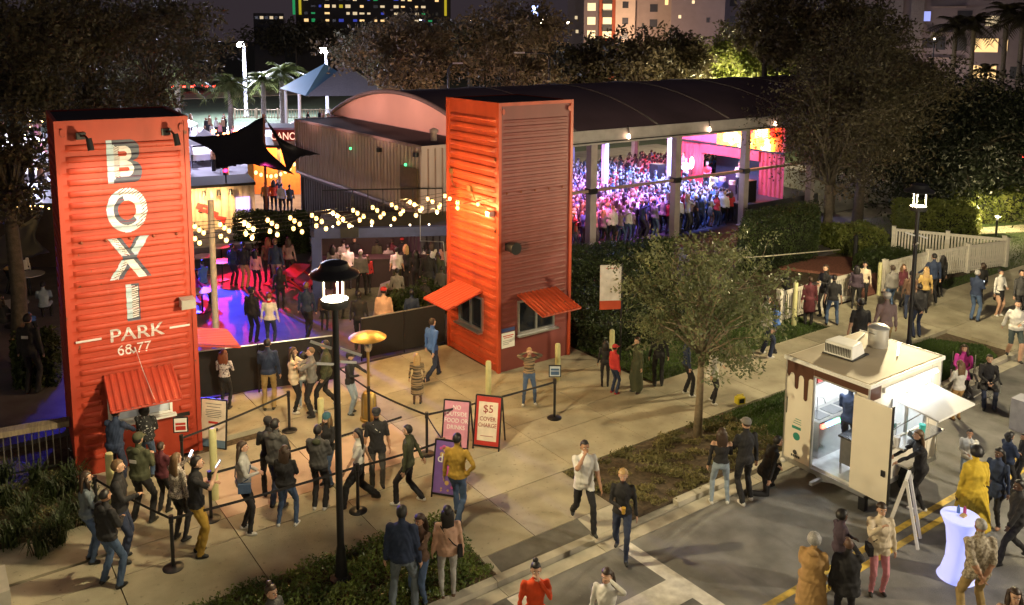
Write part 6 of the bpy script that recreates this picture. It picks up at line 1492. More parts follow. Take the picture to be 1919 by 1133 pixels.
    person(*a[:5], **kw)

# --- the concert crowd: shared low bodies, one object each
crowd_shapes = []
poses = [dict(arms=('down', 'down')), dict(arms=('up', 'down')), dict(arms=('hold', 'hold'), f=1), dict(arms=('cross', 'cross')), dict(arms=('phoneup', 'phoneup'), f=1), dict(arms=('up', 'up'), st='wide'),
         dict(arms=('hip', 'down'), f=1, st='weight'), dict(arms=('pocket', 'hold'), loose=1.2), dict(arms=('hold', 'down'), fat=1.15), dict(arms=('down', 'phone'), f=1, lower='skirt', hem=.55, flare=.2, legs=.3)]
hstyles = ['short', 'short', 'long', 'buzz', 'long', 'short', 'bob', 'short', 'afro', 'vlong']
for i, P in enumerate(poses):
    P = dict(P); P['seed'] = i; P.setdefault('sleeve', .5 if i % 3 else 1.0)
    me, j = body(P, .05)
    hm = hair_mesh(hstyles[i], j, random.Random(i)); bm = bmesh.new(); bm.from_mesh(me); hm.cur = 0; hm.m = [4] * len(hm.f); x_ = hm.mesh('x', [None] * 5 if False else ()); bm.from_mesh(x_); bm.to_mesh(me); bm.free(); bpy.data.meshes.remove(x_)
    for m in (SKIN['l'], CL['black'], CL['djeans'], SHOE['b'], HAIR['brown']): me.materials.append(m)
    me.name = 'concert_guest'; crowd_shapes.append(me)
g = random.Random(11); cpal = ['white', 'black', 'lgrey', 'navy', 'red', 'blue', 'grey', 'pink', 'white', 'ljeans', 'black', 'mauve', 'black', 'white']; used = []
words = dict(white='white', black='black', lgrey='pale grey', navy='navy', red='red', blue='blue', grey='grey', pink='pink', ljeans='pale blue', mauve='mauve', yellow='yellow')
def guest(x, y, lab, grp, face_=None, z=0.012):
    i = g.randrange(len(crowd_shapes)); o = bpy.data.objects.new('person', crowd_shapes[i]); COL.objects.link(o); o.location = (x, y, z); s = g.uniform(.88, 1.10); o.scale = (s, s, s)
    o.rotation_euler.z = R(-90) + g.gauss(0, .5) if face_ is None else face_
    c = g.choice(cpal); sk = g.choice('llmmd'); hc = g.choice(['black', 'brown', 'brown', 'lbrown', 'blond', 'black'])
    for k, m in enumerate((SKIN[sk], CL[c], CL[g.choice(['black', 'djeans', 'jeans', 'dgrey'])], SHOE['b'], HAIR[hc])): o.material_slots[k].link = 'OBJECT'; o.material_slots[k].material = m
    hw = {'black': 'dark-haired', 'brown': 'brown-haired', 'lbrown': 'light-haired', 'blond': 'fair-haired'}[hc]
    tag(o, '%s concert-goer in %s standing %s' % (hw, words[c], lab), 'person', grp); return o
tries = 0
while len(used) < 620 and tries < 140000:
    tries += 1; px = g.uniform(1072, 1500); py = g.uniform(272, 470); X, Y, _ = G(px, py, 1.1)
    if Y > 21.2 or Y < 9.1 or (X > SX - 3.05 and Y < 17.4) or X > 31: continue
    if any((X - a) ** 2 + (Y - b) ** 2 < .12 for a, b in used): continue
    if any(abs(X - PX0 - c) < .45 and Y < 9.4 for c in colx): continue
    used.append((X, Y))
used.sort(key=lambda p: (p[0] - CAMX) ** 2 + (p[1] - CAMY) ** 2)
for X, Y in used[:172]:
    px, py = PROJ(X, Y, 1.1)
    bay = 'left of the first column' if px < 1100 else 'past the first column' if px < 1245 else 'past the second column' if px < 1372 else 'past the third column'
    row = 'in front' if py > 400 else 'midway' if py > 330 else 'far back'
    guest(X, Y, row + ' ' + bay, 'concert crowd under the pavilion roof')
rest = MB(); NV = {}
mats_c = [SKIN['l'], CL['white'], CL['black'], CL['djeans'], HAIR['brown'], CL['blue'], CL['red'], CL['lgrey'], HAIR['black'], CL['pink']]
sh = [m for m in crowd_shapes]; packs = []
for m in sh[:8]:
    co = np.empty(len(m.vertices) * 3, np.float32); m.vertices.foreach_get('co', co); bmt = bmesh.new(); bmt.from_mesh(m); bmesh.ops.triangulate(bmt, faces=bmt.faces); bmt.verts.index_update()
    packs.append((co.reshape(-1, 3), np.array([[v.index for v in f.verts] for f in bmt.faces]), np.array([f.material_index for f in bmt.faces]))); bmt.free()
VV, FF, MM, off_ = [], [], [], 0
for X, Y in used[172:]:
    co, ff, mm = packs[g.randrange(len(packs))]; a = R(-90) + g.gauss(0, .5); s = g.uniform(.88, 1.10); c_, s_ = cos(a) * s, sin(a) * s
    v = np.column_stack([co[:, 0] * c_ - co[:, 1] * s_ + X, co[:, 0] * s_ + co[:, 1] * c_ + Y, co[:, 2] * s + .012]); lut = np.array([0, g.choice([1, 2, 5, 6, 7, 9, 1, 2]), g.choice([2, 3]), 2, g.choice([4, 8])])
    VV.append(v); FF.append(ff + off_); MM.append(lut[mm]); off_ += len(co)
stuff('crowd', np.vstack(VV), np.vstack(FF), mats_c, label='packed mass of concert-goers in the back of the pavilion', cat='crowd').data.polygons.foreach_set('material_index', np.concatenate(MM).astype(np.int32))
# the band
for k, (dx, y, lab, top) in enumerate(((-.5, 7.0, 'keyboard player in a pale shirt on the stage beside the cyan strobe', 'lgrey'), (-2.2, 5.2, 'singer in white at the front of the stage', 'white'), (-2.3, 3.6, 'guitarist in red on the stage', 'red'), (-.9, 2.6, 'drummer in white at the near side of the stage', 'white'), (-2.1, 6.3, 'performer in pale yellow on the stage', 'cream'))):
    person(0, 0, 0, 0, lab, top, 'black', ('short', 'brown'), vox=.04, h=1.76, pos=(SX + dx, PY0 + y, .9), arms=('hold', 'hold')).rotation_euler.z = R(90) + .2 * k
# ================================================================ fences, hedges, plants
def picket_fence(pts, h, lab, mat=None, sp=.115):
    mat = mat or M('vinyl_white', (.62, .58, .50), .5); t = thing('picket_fence', lab, 'fence', (pts[0][0], pts[0][1], 0))
    pk = MB().box(-.034, .034, -.012, .012, .06, h - .06).mesh('picket', [mat]); po = MB().box(-.075, .075, -.075, .075, 0, h + .06).box(-.09, .09, -.09, .09, h + .061, h + .085).mesh('post', [mat])
    for (a, b) in zip(pts, pts[1:]):
        dx, dy = b[0] - a[0], b[1] - a[1]; L = hypot(dx, dy); rz = atan2(dy, dx); n = int(L / sp); ox, oy = a[0] - pts[0][0], a[1] - pts[0][1]
        for i in range(1, n):
            o = bpy.data.objects.new('picket', pk); COL.objects.link(o); o.parent = t; o.location = (ox + dx * i / n, oy + dy * i / n, 0); o.rotation_euler.z = rz
        T = Matrix.Translation((ox, oy, 0)) @ Matrix.Rotation(rz, 4, 'Z')
        for z in (.16, h - .14): place(MB().box(.08, L - .08, -.035, -.013, z, z + .09), T).build('rail', mat, t)
        place(MB().box(.08, L - .08, -.03, .03, h - .059, h - .02), T).build('cap_rail', mat, t)
        np_ = max(1, round(L / 2.3))
        for i in range(np_ + 1):
            o = bpy.data.objects.new('post', po); COL.objects.link(o); o.parent = t; o.location = (ox + dx * i / np_, oy + dy * i / np_, 0); o.rotation_euler.z = rz
    return t
f1 = [G(1492, 640)[:2], G(1560, 600)[:2], G(1655, 560)[:2]]
picket_fence([(9.9, -1.75), (12.2, -1.72), (14.2, -1.74)], 1.05, 'white picket fence where the people queue in front of the brick path')
picket_fence([(16.0, -1.72), (18.9, -1.75), (23.3, -2.61)], 1.12, 'white picket fence running to the far corner beside the walk')
picket_fence([(23.3, -2.50), (21.3, 1.1)], 1.18, 'white picket fence returning from the far corner towards the dark hedge')
hedge([G(1050, 548)[:2], G(1245, 512)[:2], G(1262, 482)[:2], G(1060, 506)[:2]], .95, 22000, leafm('hedge_leaves', (.02, .035, .01), (.07, .10, .025)), 'long low dark hedge between the plain red tower and the pavilion', 51, .05)
hedge([G(1385, 516)[:2], G(1530, 478)[:2], G(1528, 440)[:2], G(1400, 462)[:2]], 1.75, 26000, MATS['hedge_leaves'], 'tall clipped hedge in front of the right half of the pavilion', 52, .05)
hedge([(2.75, 1.6), (3.3, -.6), (6.6, -.9), (8.6, 1.8), (8.4, 3.4), (2.75, 3.3)], .75, 20000, leafm('dark_hedge_leaves', (.018, .028, .008), (.05, .075, .02)), 'dark shrub bed beside the plain red tower', 53, .06)
hedge([(19.6, 2.4), (21.0, 1.2), (22.3, 3.0), (20.4, 4.2)], .9, 9000, lime_leaf, 'yellow-green shrub behind the returning picket fence', 54, .07, 'shrub', 'shrub')
hedge([(17.4, .4), (18.8, -.9), (20.6, -.6), (19.6, 1.0)], .6, 6000, MATS['hedge_leaves'], 'low green shrub inside the picket fence corner', 55, .07, 'shrub', 'shrub')
hedge([(25.4, 2.2), (27.6, .6), (29.4, 2.0), (26.8, 4.4)], 1.25, 10000, lime_leaf, 'glowing yellow shrub by the small path light', 56, .09, 'shrub', 'shrub')
hedge([(30.6, 2.0), (34.5, .5), (36.5, 3.2), (32, 5)], 1.3, 9000, lime_leaf, 'yellow-green shrubs at the right edge beyond the path', 57, .09, 'shrub', 'shrub')
struct(MB().prism([(26, 1.9), (36, -2.2), (36, -.5), (26.3, 2.8)], -.1, .0).build('path', concrete))
pl = thing('path_light', 'small lit path light beside the glowing yellow shrub', 'path light', G(1868, 432)); MB().lathe([(.05, 0), (.05, .75)], 10).build('post', black, pl); MB().lathe([(.05, .75), (.05, .85)], 10).build('lamp', lamp_tube, pl); MB().lathe([(.14, .9), (.14, .92), (.02, .95)], 14).build('hat', black, pl)
q_ = pl.location; light('POINT', 'path_light_glow', (q_[0], q_[1], 1.05), 420, (1, .8, .42), .08)
light('POINT', 'path_light_glow', (q_[0] + 1.8, q_[1] + .4, 1.6), 120, (1, .82, .42), .08)
tag(MB().tube([(9.8, 2.0, 1.0), (11.5, 2.0, 1.1), (13.5, 1.7, .95), (17, .8, .9)], .025, 6).build('handrail', M('lit_rail', (.5, .45, .35), .4), None, True), 'thin pale handrail in front of the tall hedge', 'handrail')
pr = thing('post_light', 'short dark post at the bend of the brick path', 'post', G(1603, 497)); MB().lathe([(.09, 0), (.09, 1.35), (.05, 1.4)], 10).build('post', black, pr)
tag(MB().box(-.1, .1, -.1, .1, 0, 1.4).build('gate_post', black, loc=G(1473, 590)), 'dark gate post at the near end of the picket fence', 'post')
# left railing, planting with long grasses
ra, rb = Vector(G(-30, 920)), Vector(G(142, 885)); L = (rb - ra).length; rz = atan2(rb.y - ra.y, rb.x - ra.x)
t = thing('deck_railing', 'dark balustrade with a broad wooden top rail at the lower left', 'railing', ra, rz)
MB().box(0, L, -.13, .13, 1.0, 1.12).build('top_rail', wood, t); MB().box(0, L, -.02, .02, .12, .16).build('bottom_rail', black, t)
for k in range(int(L / .13)): MB().box(.06 + .13 * k, .08 + .13 * k, -.012, .012, .16, 1.0).build('baluster', M('baluster_grey', (.10, .09, .08), .6), t)
grs = leafm('long_grass', (.014, .026, .007), (.055, .075, .02))
def tuft(p, h, n, seed, lab):
    g = random.Random(seed); vs = []; fs = []
    for k in range(n):
        az = g.uniform(0, 2 * pi); r = g.uniform(.3, 1) * h * .8; hh = h * g.uniform(.6, 1.05); w_ = .012; b = Vector((g.gauss(0, .06), g.gauss(0, .06), 0)); sd = Vector((-sin(az), cos(az), 0)) * w_
        q1 = b + Vector((cos(az) * r * .3, sin(az) * r * .3, hh * .75)); q2 = b + Vector((cos(az) * r * .75, sin(az) * r * .75, hh)); q3 = b + Vector((cos(az) * r * 1.2, sin(az) * r * 1.2, hh * .75)); o = len(vs)
        vs += [tuple(v) for v in (b - sd, b + sd, q1 + sd, q1 - sd, q2 + sd * .7, q2 - sd * .7, q3)]; fs += [(o, o + 1, o + 2, o + 3), (o + 3, o + 2, o + 4, o + 5), (o + 5, o + 4, o + 6)]
    o = MB().add(vs, fs).build('grass_tuft', grs, loc=p); return tag(o, lab, 'plant', 'long-leaved tufts in the left bed')
for k, (px, py) in enumerate(((20, 960), (60, 985), (105, 950), (135, 1000), (30, 1035), (85, 1050), (140, 930), (170, 990), (15, 915), (75, 925), (55, 1010), (118, 1030))):
    tuft(G(px, py, -.03), .5 + .05 * (k % 4), 90, k, 'tuft of long arching leaves, %s of the left bed' % ('nearest the railing' if py < 940 else 'in the middle' if py < 1000 else 'at the lower edge'))
cover([(-17, -1.3), (-11.2, -1.4), (-10.7, .9), (-17, 1)], 9000, .18, 33, gdry, 'dry low plants between the tufts in the left bed', size=.04)
hedge([(-10.95, 6.3), (-10.1, 6.0), (-10.0, 7.0), (-10.9, 7.2)], 1.2, 3500, MATS['hedge_leaves'], 'dark potted shrub left of the lettered tower', 58, .08, 'shrub', 'shrub')
# planters by the bar
for px, py, lab in ((765, 600, 'leafy dark planter behind the black fence'), (826, 580, 'spiky green plant beside the plain red tower')):
    p = G(px, py); hedge([(p[0] - .5, p[1] - .4), (p[0] + .5, p[1] - .4), (p[0] + .5, p[1] + .4), (p[0] - .5, p[1] + .4)], .9, 2600, MATS['hedge_leaves'], lab, int(px), .09, 'plant', 'planter')
hedge([G(445, 482)[:2], G(578, 478)[:2], G(576, 462)[:2], G(448, 464)[:2]], 1.5, 9000, MATS['dark_hedge_leaves'], 'dark hedge between the mural container and the blue portal', 59, .08)
# ================================================================ the street tree and other trees
tb = G(1312, 815)
tree(tb, 4.8, 1.68, 1.75, 13500, .054, olive, 'small street tree with a loose olive crown in the kerbside bed', 71, trunk=.095, limbs=56, spread=.135, skew=.2, off=(.12, -.05), bm=M('pale_bark', (.22, .17, .11), .9, .3, 9, bump=.8))
tree((20.6, 3.9, 0), 8.2, 2.9, 2.2, 10500, .075, dark_leaf, 'dark airy pine-like tree hiding the right side of the stage', 72, trunk=.22, limbs=50, spread=.2, skew=.2)
tree((25.5, 5.5, 0), 10.2, 3.6, 3.2, 17000, .10, dark_leaf, 'tall dark tree behind the hedge right of the pavilion', 73, trunk=.25, limbs=46, spread=.22)
dome_leaf = leafm('magnolia_leaves', (.004, .007, .003), (.012, .018, .007))
tree((33.5, 5.5, 0), 6.6, 5.0, .4, 46000, .13, dome_leaf, 'broad black-green domed tree at the right', 74, trunk=.3, limbs=70, spread=.26, skew=.08, cat='tree')
def at(px, d):      # a place at distance d from the viewer's side along the photograph's column
    a = Vector(G(px, 300, 0)[:2]) - Vector((CAMX, CAMY)); a.normalize(); return (CAMX + a.x * d, CAMY + a.y * d, 0)
def zat(py, d): # height seen at image row py at distance d
    lo, hi = -5, 60
    P = at(959, d)
    for _ in range(40):
        m = (lo + hi) / 2
        if PROJ(P[0], P[1], m)[1] > py: lo = m
        else: hi = m
    return lo
BT = [  # px, distance, top row, half width px, crown bottom row, leaf material, n, label
    (765, 62, 38, 95, 175, warm_leaf, 9000, 'grey-brown airy tree lit warm at its foot behind the pink gable'),
    (965, 60, 5, 90, 190, warm_leaf, 9000, 'grey-brown bare-twigged tree above the left part of the pavilion roof'),
    (1105, 66, 70, 60, 185, dark_leaf, 6000, 'dark round tree left of the apartment block foot'),
    (1190, 64, 62, 75, 170, dark_leaf, 7000, 'dark spreading tree before the apartment block'),
    (1272, 66, 66, 60, 165, dark_leaf, 6000, 'dark tree in the middle of the row behind the pavilion'),
    (1405, 70, 64, 70, 165, lime_leaf, 7000, 'second bright yellow-green lit tree, nearer the thin dark stem'),
    (1330, 72, 62, 80, 170, lime_leaf, 9000, 'bright yellow-green lit trees behind the pavilion roof'),
    (1425, 58, -20, 62, 70, dark_leaf, 7000, 'dark tall thin-stemmed tree against the lit greenery'),
    (1530, 60, -30, 80, 160, dark_leaf, 11000, 'very dark mass of tree right of the lit greenery'),
    (1620, 66, 0, 80, 200, dark_leaf, 10000, 'dark tree in front of the right apartment block'),
    (1560, 48, 120, 90, 300, warm_leaf, 9000, 'brownish airy tree near the far end of the pavilion'),
    (1700, 55, 110, 70, 230, warm_leaf, 7000, 'brown thin tree before the right apartment block'),
    (1800, 58, 140, 55, 235, lime_leaf, 5000, 'light green small tree among the palms'),
    (1895, 60, 150, 40, 260, lime_leaf, 5000, 'light green tree at the right edge behind the black dome'),
    (30, 46, -40, 130, 200, dark_leaf, 12000, 'big dark oak at the upper left corner'), (165, 50, -30, 120, 210, dark_leaf, 12000, 'big dark oak above the lettered tower'),
    (290, 54, -30, 100, 205, dark_leaf, 11000, 'dark oak right above the lettered tower'), 
    (10, 27, 190, 75, 320, dark_leaf, 3600, 'dark leafy tree just behind the lettered tower at the left edge'), 
    (880, 80, 40, 60, 130, dark_leaf, 5000, 'dark tree between the two brown ones'), (560, 190, 52, 70, 75, dark_leaf, 3000, 'low dark tree line under the coloured building'), (700, 105, 60, 50, 110, dark_leaf, 5000, 'dark trees right of the blue tent')]
for k, (px, d, ty, hw, by, m, n, lab) in enumerate(BT):
    p = at(px, d); ppm = PF / d; H = zat(ty, d); cb = max(.5, zat(by, d)); tree(p, max(3, H), hw / ppm, min(cb, H * .6), n, .0028 * d + .02, m, lab, 100 + k, trunk=.22, limbs=34, spread=.22, skew=.3, name='background_tree' if False else 'tree')
palm(G(434, 262), 4.9, 2.3, 'broad dark-green palm left of the tall floodlight mast', 5, .2, 34)
palm(G(495, 238), zat(165, 75), 2.1, 'shorter palm beside the floodlight mast', 6, .22, 26)
palm(G(530, 236), zat(148, 75), 2.6, 'taller palm with a shaggy trunk beside the blue tent', 7, .24, 30)
palm(at(268, 70), zat(130, 70), 2.8, 'pale-trunked palm behind the lettered tower', 8, .22, 24)
palm(at(338, 74), zat(140, 74), 2.6, 'small palm near the dark street lamp', 9, .2, 20)
for px, ty, lab in ((1773, 45, 'first tall slim palm before the right apartment block'), (1806, 40, 'second tall slim palm before the right apartment block'), (1865, 22, 'third tall slim palm, near the lit window'), (1895, 30, 'fourth tall slim palm at the right edge')):
    palm(at(px, 92), zat(ty, 92), 2.5, lab, px, .19, 26, m=dark_leaf)
palm(at(1834, 88), zat(120, 88), 1.6, 'short palm in front of the lower lit window', 3, .15, 20, m=dark_leaf)
# ================================================================ far buildings
wl = E('window_warm', (1, .62, .26), .6); wl2 = E('window_pale', (1, .75, .45), .35); wd_ = M('window_unlit', (.03, .03, .04), .3); rail = M('balcony_rail', (.03, .03, .03), .6)
def block(px0, px1, d, ty, label, mat, win, fl=3.0, name='apartment_building', depth=12, cols=None, by=None, step=0):
    """a block seen flat on; win: list of (px, py, w_px, h_px, lit) windows"""
    a, b = at(px0, d), at(px1, d); ppm = PF / d; L = hypot(b[0] - a[0], b[1] - a[1]); rz = atan2(b[1] - a[1], b[0] - a[0]); H = zat(ty, d)
    t = thing(name, label, 'building', a, rz); MB().box(0, L, 0, depth, 0, H).build('wall', mat, t)
    for (px, py, w_, h_, lit) in win:
        x = (px - px0) / (px1 - px0) * L; z = zat(py, d); w2 = w_ / ppm / 2; h2 = h_ / ppm / 2
        f = MB().box(x - w2 - .08, x + w2 + .08, -.06, -.002, z - h2 - .08, z - h2).box(x - w2 - .08, x + w2 + .08, -.06, -.002, z + h2, z + h2 + .08).box(x - w2 - .08, x - w2, -.06, -.002, z - h2, z + h2).box(x + w2, x + w2 + .08, -.06, -.002, z - h2, z + h2)
        wn = f.build('window', mat, t); MB().box(x - w2, x + w2, -.03, -.004, z - h2, z + h2).build('pane', lit, wn)
    return t, L, H
apw = M('apartment_cream', (.55, .42, .33), .8, .06, 1); apg = M('apartment_taupe', (.28, .21, .18), .8, .06, 1); apr = M('apartment_red', (.34, .07, .03), .8, .06, 1); apd = M('apartment_dark', (.17, .13, .13), .8, .06, 1)
D = 150
W2 = []
for y in (-14, 12, 38, 63): W2 += [(1104, y, 15, 14, wl2)]
block(1090, 1118, D, -60, 'dark bay of the apartment block with lit balconies', apd, W2)
W2 = [(1133, y, 16, 13, wl2) for y in (-14, 12, 38, 63)]
t_, L_, H_ = block(1118, 1148, D - .5, -60, 'red framed bay of the apartment block', apr, W2)
for y in (-2, 23, 49):
    z = zat(y + 1, D); MB().box(L_ * .2, L_ * .8, -.5, -.42, z - .7, z + .5).build('balcony_rail', rail, t_)
W2 = [(1166, y, 11, 12, wd_) for y in (8, 38, 66)]
block(1148, 1184, D - 1, -60, 'cream bay of the apartment block', apw, W2)
W2 = [(1218, y, 14, 14, m_) for y, m_ in ((-12, wl2), (14, wd_), (42, wd_))] + [(1241, 2, 6, 12, wl)]
block(1184, 1250, D, -60, 'taupe wing of the apartment block with balconies', apg, W2)
W2 = [(1266, 30, 5, 6, wl2), (1290, 3, 5, 6, wl2), (1318, 36, 6, 9, wd_)]
block(1250, 1348, D - 3, -60, 'long dark wing right of the taupe one', apd, W2)
block(1348, 1460, D + 6, -60, 'lilac wing of the apartment block behind the tall tree', M('apartment_lilac', (.22, .19, .22), .8, .06, 1), [(1363, 5, 12, 12, wd_), (1363, 36, 9, 14, wd_), (1363, 60, 9, 9, wd_), (1400, 8, 12, 12, wd_)])
block(1060, 1092, D + 10, -40, 'narrow dim wing at the left of the apartment block', apd, [(1076, 32, 5, 6, wl2), (1078, 58, 5, 6, wl2)])
D2 = 112
W3 = [(1736, 75, 22, 16, wd_), (1760, 75, 14, 22, wd_), (1842, 78, 34, 22, wl), (1842, 122, 34, 22, wl), (1720, 30, 28, 16, E('window_cold', (.3, .35, .8), .6)), (1850, -2, 30, 12, wd_), (1878, 78, 3, 18, wl), (1796, 76, 18, 22, wd_), (1800, 30, 22, 18, wd_), (1850, 38, 20, 16, wl2), (1900, 122, 20, 20, wd_), (1905, 40, 20, 18, wd_)]
t_, L_, H_ = block(1540, 1990, D2, -70, 'right apartment block with two bright living room windows', M('apartment_grey', (.24, .19, .19), .8, .06, 1), W3, depth=14)
for px in (1580, 1660, 1700):
    x = (px - 1540) / 450 * L_; MB().box(x, x + 1.4, -.4, -.01, 0, H_).build('pilaster', M('apartment_pale', (.24, .20, .19), .8), t_)
for y in (100, 58, 15): z = zat(y, D2); MB().box(L_ * .44, L_ * .58, -1.0, -.02, z - .1, z + .1).build('balcony_slab', apg, t_)
light('POINT', 'far_fill_light', (at(1150, D - 12)[0], at(1150, D - 12)[1], zat(75, D - 12)), 4200, (1, .66, .42), .3); light('POINT', 'far_fill_light', (at(1230, D - 16)[0], at(1230, D - 16)[1], 7), 800, (1, .7, .5), .3); light('POINT', 'far_fill_light', (at(1380, D - 14)[0], at(1380, D - 14)[1], 8), 900, (.85, .75, .9), .3); light('POINT', 'far_fill_light', (at(1760, D2 - 7)[0], at(1760, D2 - 7)[1], 5), 380, (1, .78, .68), .3)  # fill lights added without fixtures to lift the dim apartment walls
light('POINT', 'far_fill_light', (at(1380, 68)[0], at(1380, 68)[1], 4.5), 2600, (1, .85, .45), .3); light('POINT', 'far_fill_light', (at(1320, 66)[0], at(1320, 66)[1], 4), 1600, (1, .85, .45), .3)
light('POINT', 'far_fill_light', (at(1820, 66)[0], at(1820, 66)[1], 2.0), 500, (1, .8, .4), .3)
light('POINT', 'tree_fill_light', (at(765, 57)[0], at(765, 57)[1], 1.2), 700, (1, .62, .34), .2); light('POINT', 'tree_fill_light', (at(985, 54)[0], at(985, 54)[1], 3.0), 300, (1, .68, .45), .2); light('POINT', 'tree_fill_light', (at(1230, 58)[0], at(1230, 58)[1], 5.0), 700, (1, .75, .4), .2); light('POINT', 'tree_fill_light', (at(1640, 50)[0], at(1640, 50)[1], 5.5), 150, (1, .7, .4), .2)  # past the first, warm lights added without fixtures to lift dim trees
for px, py, d, s, lab in ((1014, 40, 95, .35, 'bright white street light seen through the brown tree'), (1062, 42, 110, .2, 'small distant light left of the apartment block'), (1438, 44, 100, .22, 'white light in the dark tree before the lilac wing'), (1386, 42, 100, .14, 'small light near the lilac wing'), (1498, 25, 100, .18, 'orange light high in the dark tree'),
                      (380, 45, 170, .45, 'distant bright street light near the hazy road'), (240, 50, 160, .2, 'distant lamp behind the left oaks'), (15, 48, 150, .2, 'distant lamp at the upper left'), (70, 46, 150, .25, 'distant lamp above the left tower'), (294, 50, 170, .14, 'tiny distant lamp above the red tower'), (352, 50, 170, .12, 'tiny distant lamp by the road'), (1735, 68, 104, .12, 'small wall lamp on the right block'),
                      (970, 60, 110, .15, 'low lamp behind the brown trees'), (882, 38, 120, .2, 'distant car park light'), (1870, 162, 70, .15, 'garden lamp at the far right'), (790, 38, 120, .15, 'distant lamp right of the coloured building')):
    p = at(px, d); z = zat(py, d); t = thing('distant_lamp', lab, 'street light', p, 0, 'distant street lights')
    MB().tube([(0, 0, 0), (0, 0, z)], .07, 6).build('pole', black, t); MB().ell((0, 0, z), (s, s, s * .7), 8, 6).build('lamp', E('distant_glow', (1, .84, .62), 9), t)
# the coloured building, top centre
cb = []
g = random.Random(5); cols = [E('neon_green', (.02, .5, .15), .22), E('neon_yellow', (.7, .55, .02), .28), E('neon_blue', (.04, .06, .5), .35), wl, wl2, wl2, wd_, wl2, wl, wd_]
for r_ in range(4):
    for c in range(1, 21): 
        if g.random() < .7: cb.append((568 + c * 12.6, 40 - r_ * 13, g.uniform(4, 9), g.uniform(3, 6), g.choice(cols)))
t_, L_, H_ = block(562, 846, 210, -60, 'far building lit in green, yellow and blue bands', M('far_building', (.03, .025, .025), .8), cb, depth=10)
for px, c in ((568, 1), (834, 1), (557, 0)): x = (px - 562) / 284 * L_; MB().box(x, x + .55, -.5, -.01, zat(30, 210), H_).build('light_band', cols[c], t_)
block(484, 540, 205, 28, 'low far building with a row of pale windows', MATS['far_building'], [(490 + 9 * k, 36, 6, 5, wl2 if k % 2 else wd_) for k in range(6)], depth=8)
vs_ = thing('vertical_sign', 'tall narrow blue-white lit sign among the brown twigs', 'sign', at(1000, 90)); MB().box(-.35, .35, -.1, .1, zat(58, 90), zat(10, 90)).build('panel', E('sign_blue', (.3, .4, 1), 1.6), vs_); MB().box(-.06, .06, -.06, .06, 0, zat(58, 90)).build('post', black, vs_)
for k in range(6): z = zat(14 + 7.5 * k, 90); T = Matrix.Rotation(heading(0), 4, 'Z'); place(MB().box(-.2, .2, .36, .40, z - .14, z + .1), T).build('glyph', E('sign_white', (1, 1, 1), 5), vs_)
# road beyond, cars with red lights, lawn
ax = [at(250, 130), at(840, 150), at(840, 162), at(250, 142)]
struct(MB().prism([p[:2] for p in ax], -.17, -.1).build('road', M('far_road', (.30, .22, .16), .8))).name = 'road'
ax = [at(780, 90), at(905, 90), at(905, 128), at(780, 128)]
struct(MB().prism([p[:2] for p in ax], -.17, -.12).build('lawn', M('far_lawn', (.10, .17, .03), .9, .2, 1))); light('POINT', 'lawn_light', (at(845, 104)[0], at(845, 104)[1], 5), 4500, (1, .85, .5), .4)
def car(p, rz, lab, m, lit=True):
    t = thing('parked_car', lab, 'car', p, rz); b = MB()
    prof = [(-2.1, .35), (-2.15, .75), (-1.9, .95), (-1.2, 1.0), (-.7, 1.42), (.7, 1.45), (1.4, 1.0), (2.05, .85), (2.15, .5), (2.1, .3)]
    vs = [(x, s * .85, z) for s in (-1, 1) for x, z in prof]; n = len(prof)
    b.add(vs, [tuple(range(n)), tuple(reversed(range(n, 2 * n)))] + [(i, n + i, n + (i + 1) % n, (i + 1) % n) for i in range(n)]); bevel(b.build('body', m, t, True, auto=40), .06)
    MB().box(-.95, .95, -.86, .86, 1.02, 1.32).build('window', glass_dark, t)
    for x in (-1.3, 1.3):
        for y in (-.88, .88): MB().tube([(x, y - .08, .32), (x, y + .08, .32)], .32, 14).build('wheel', rubber, t)
    for y in (-.6, .6): MB().box(2.1, 2.19, y - .2, y + .2, .62, .78).build('tail_light', E('tail_red', (1, .03, .02), 14 if lit else .2), t)
    return t
hz_ = heading(0) + pi / 2
for k, (px, lab) in enumerate(((316, 'white car with red tail lights on the far road, leftmost'), (334, 'second car with red tail lights on the far road'), (355, 'third car on the far road with red tail lights'), (372, 'fourth car on the far road with bright red lights'), (396, 'rightmost of the far cars with red tail lights'))):
    car(at(px, 150 + 3 * (k % 2)), hz_ + .5, lab, whitem if k == 0 else black)
def cobra(p, H, lab, arm=1.6, d=0.0):
    t = thing('road_lamp', lab, 'street lamp', p, heading(90) + d); MB().tube([(0, 0, 0), (0, 0, H - .4), (.0, .25, H - .05), (0, arm, H)], [.11, .09, .07, .05], 8).build('pole', black, t, True); MB().box(-.12, .12, arm, arm + .7, H - .06, H + .04).build('head', steelw, t)
cobra(at(303, 62), zat(96, 62), 'unlit arched road lamp in front of the far road'); cobra(at(1028, 56), zat(98, 56), 'unlit dark road lamp behind the pavilion roof', 1.6, pi); cobra(at(841, 58), zat(118, 58), 'dark slim pole behind the pink gable', .3)
for k, px in enumerate((1850, 1885)): car(at(px, 72 + k * 3), hz_ + 1.2 + k * .3, ('silver car parked behind the black domed tree', 'white car at the right edge beyond the domed tree')[k], whitem, False)
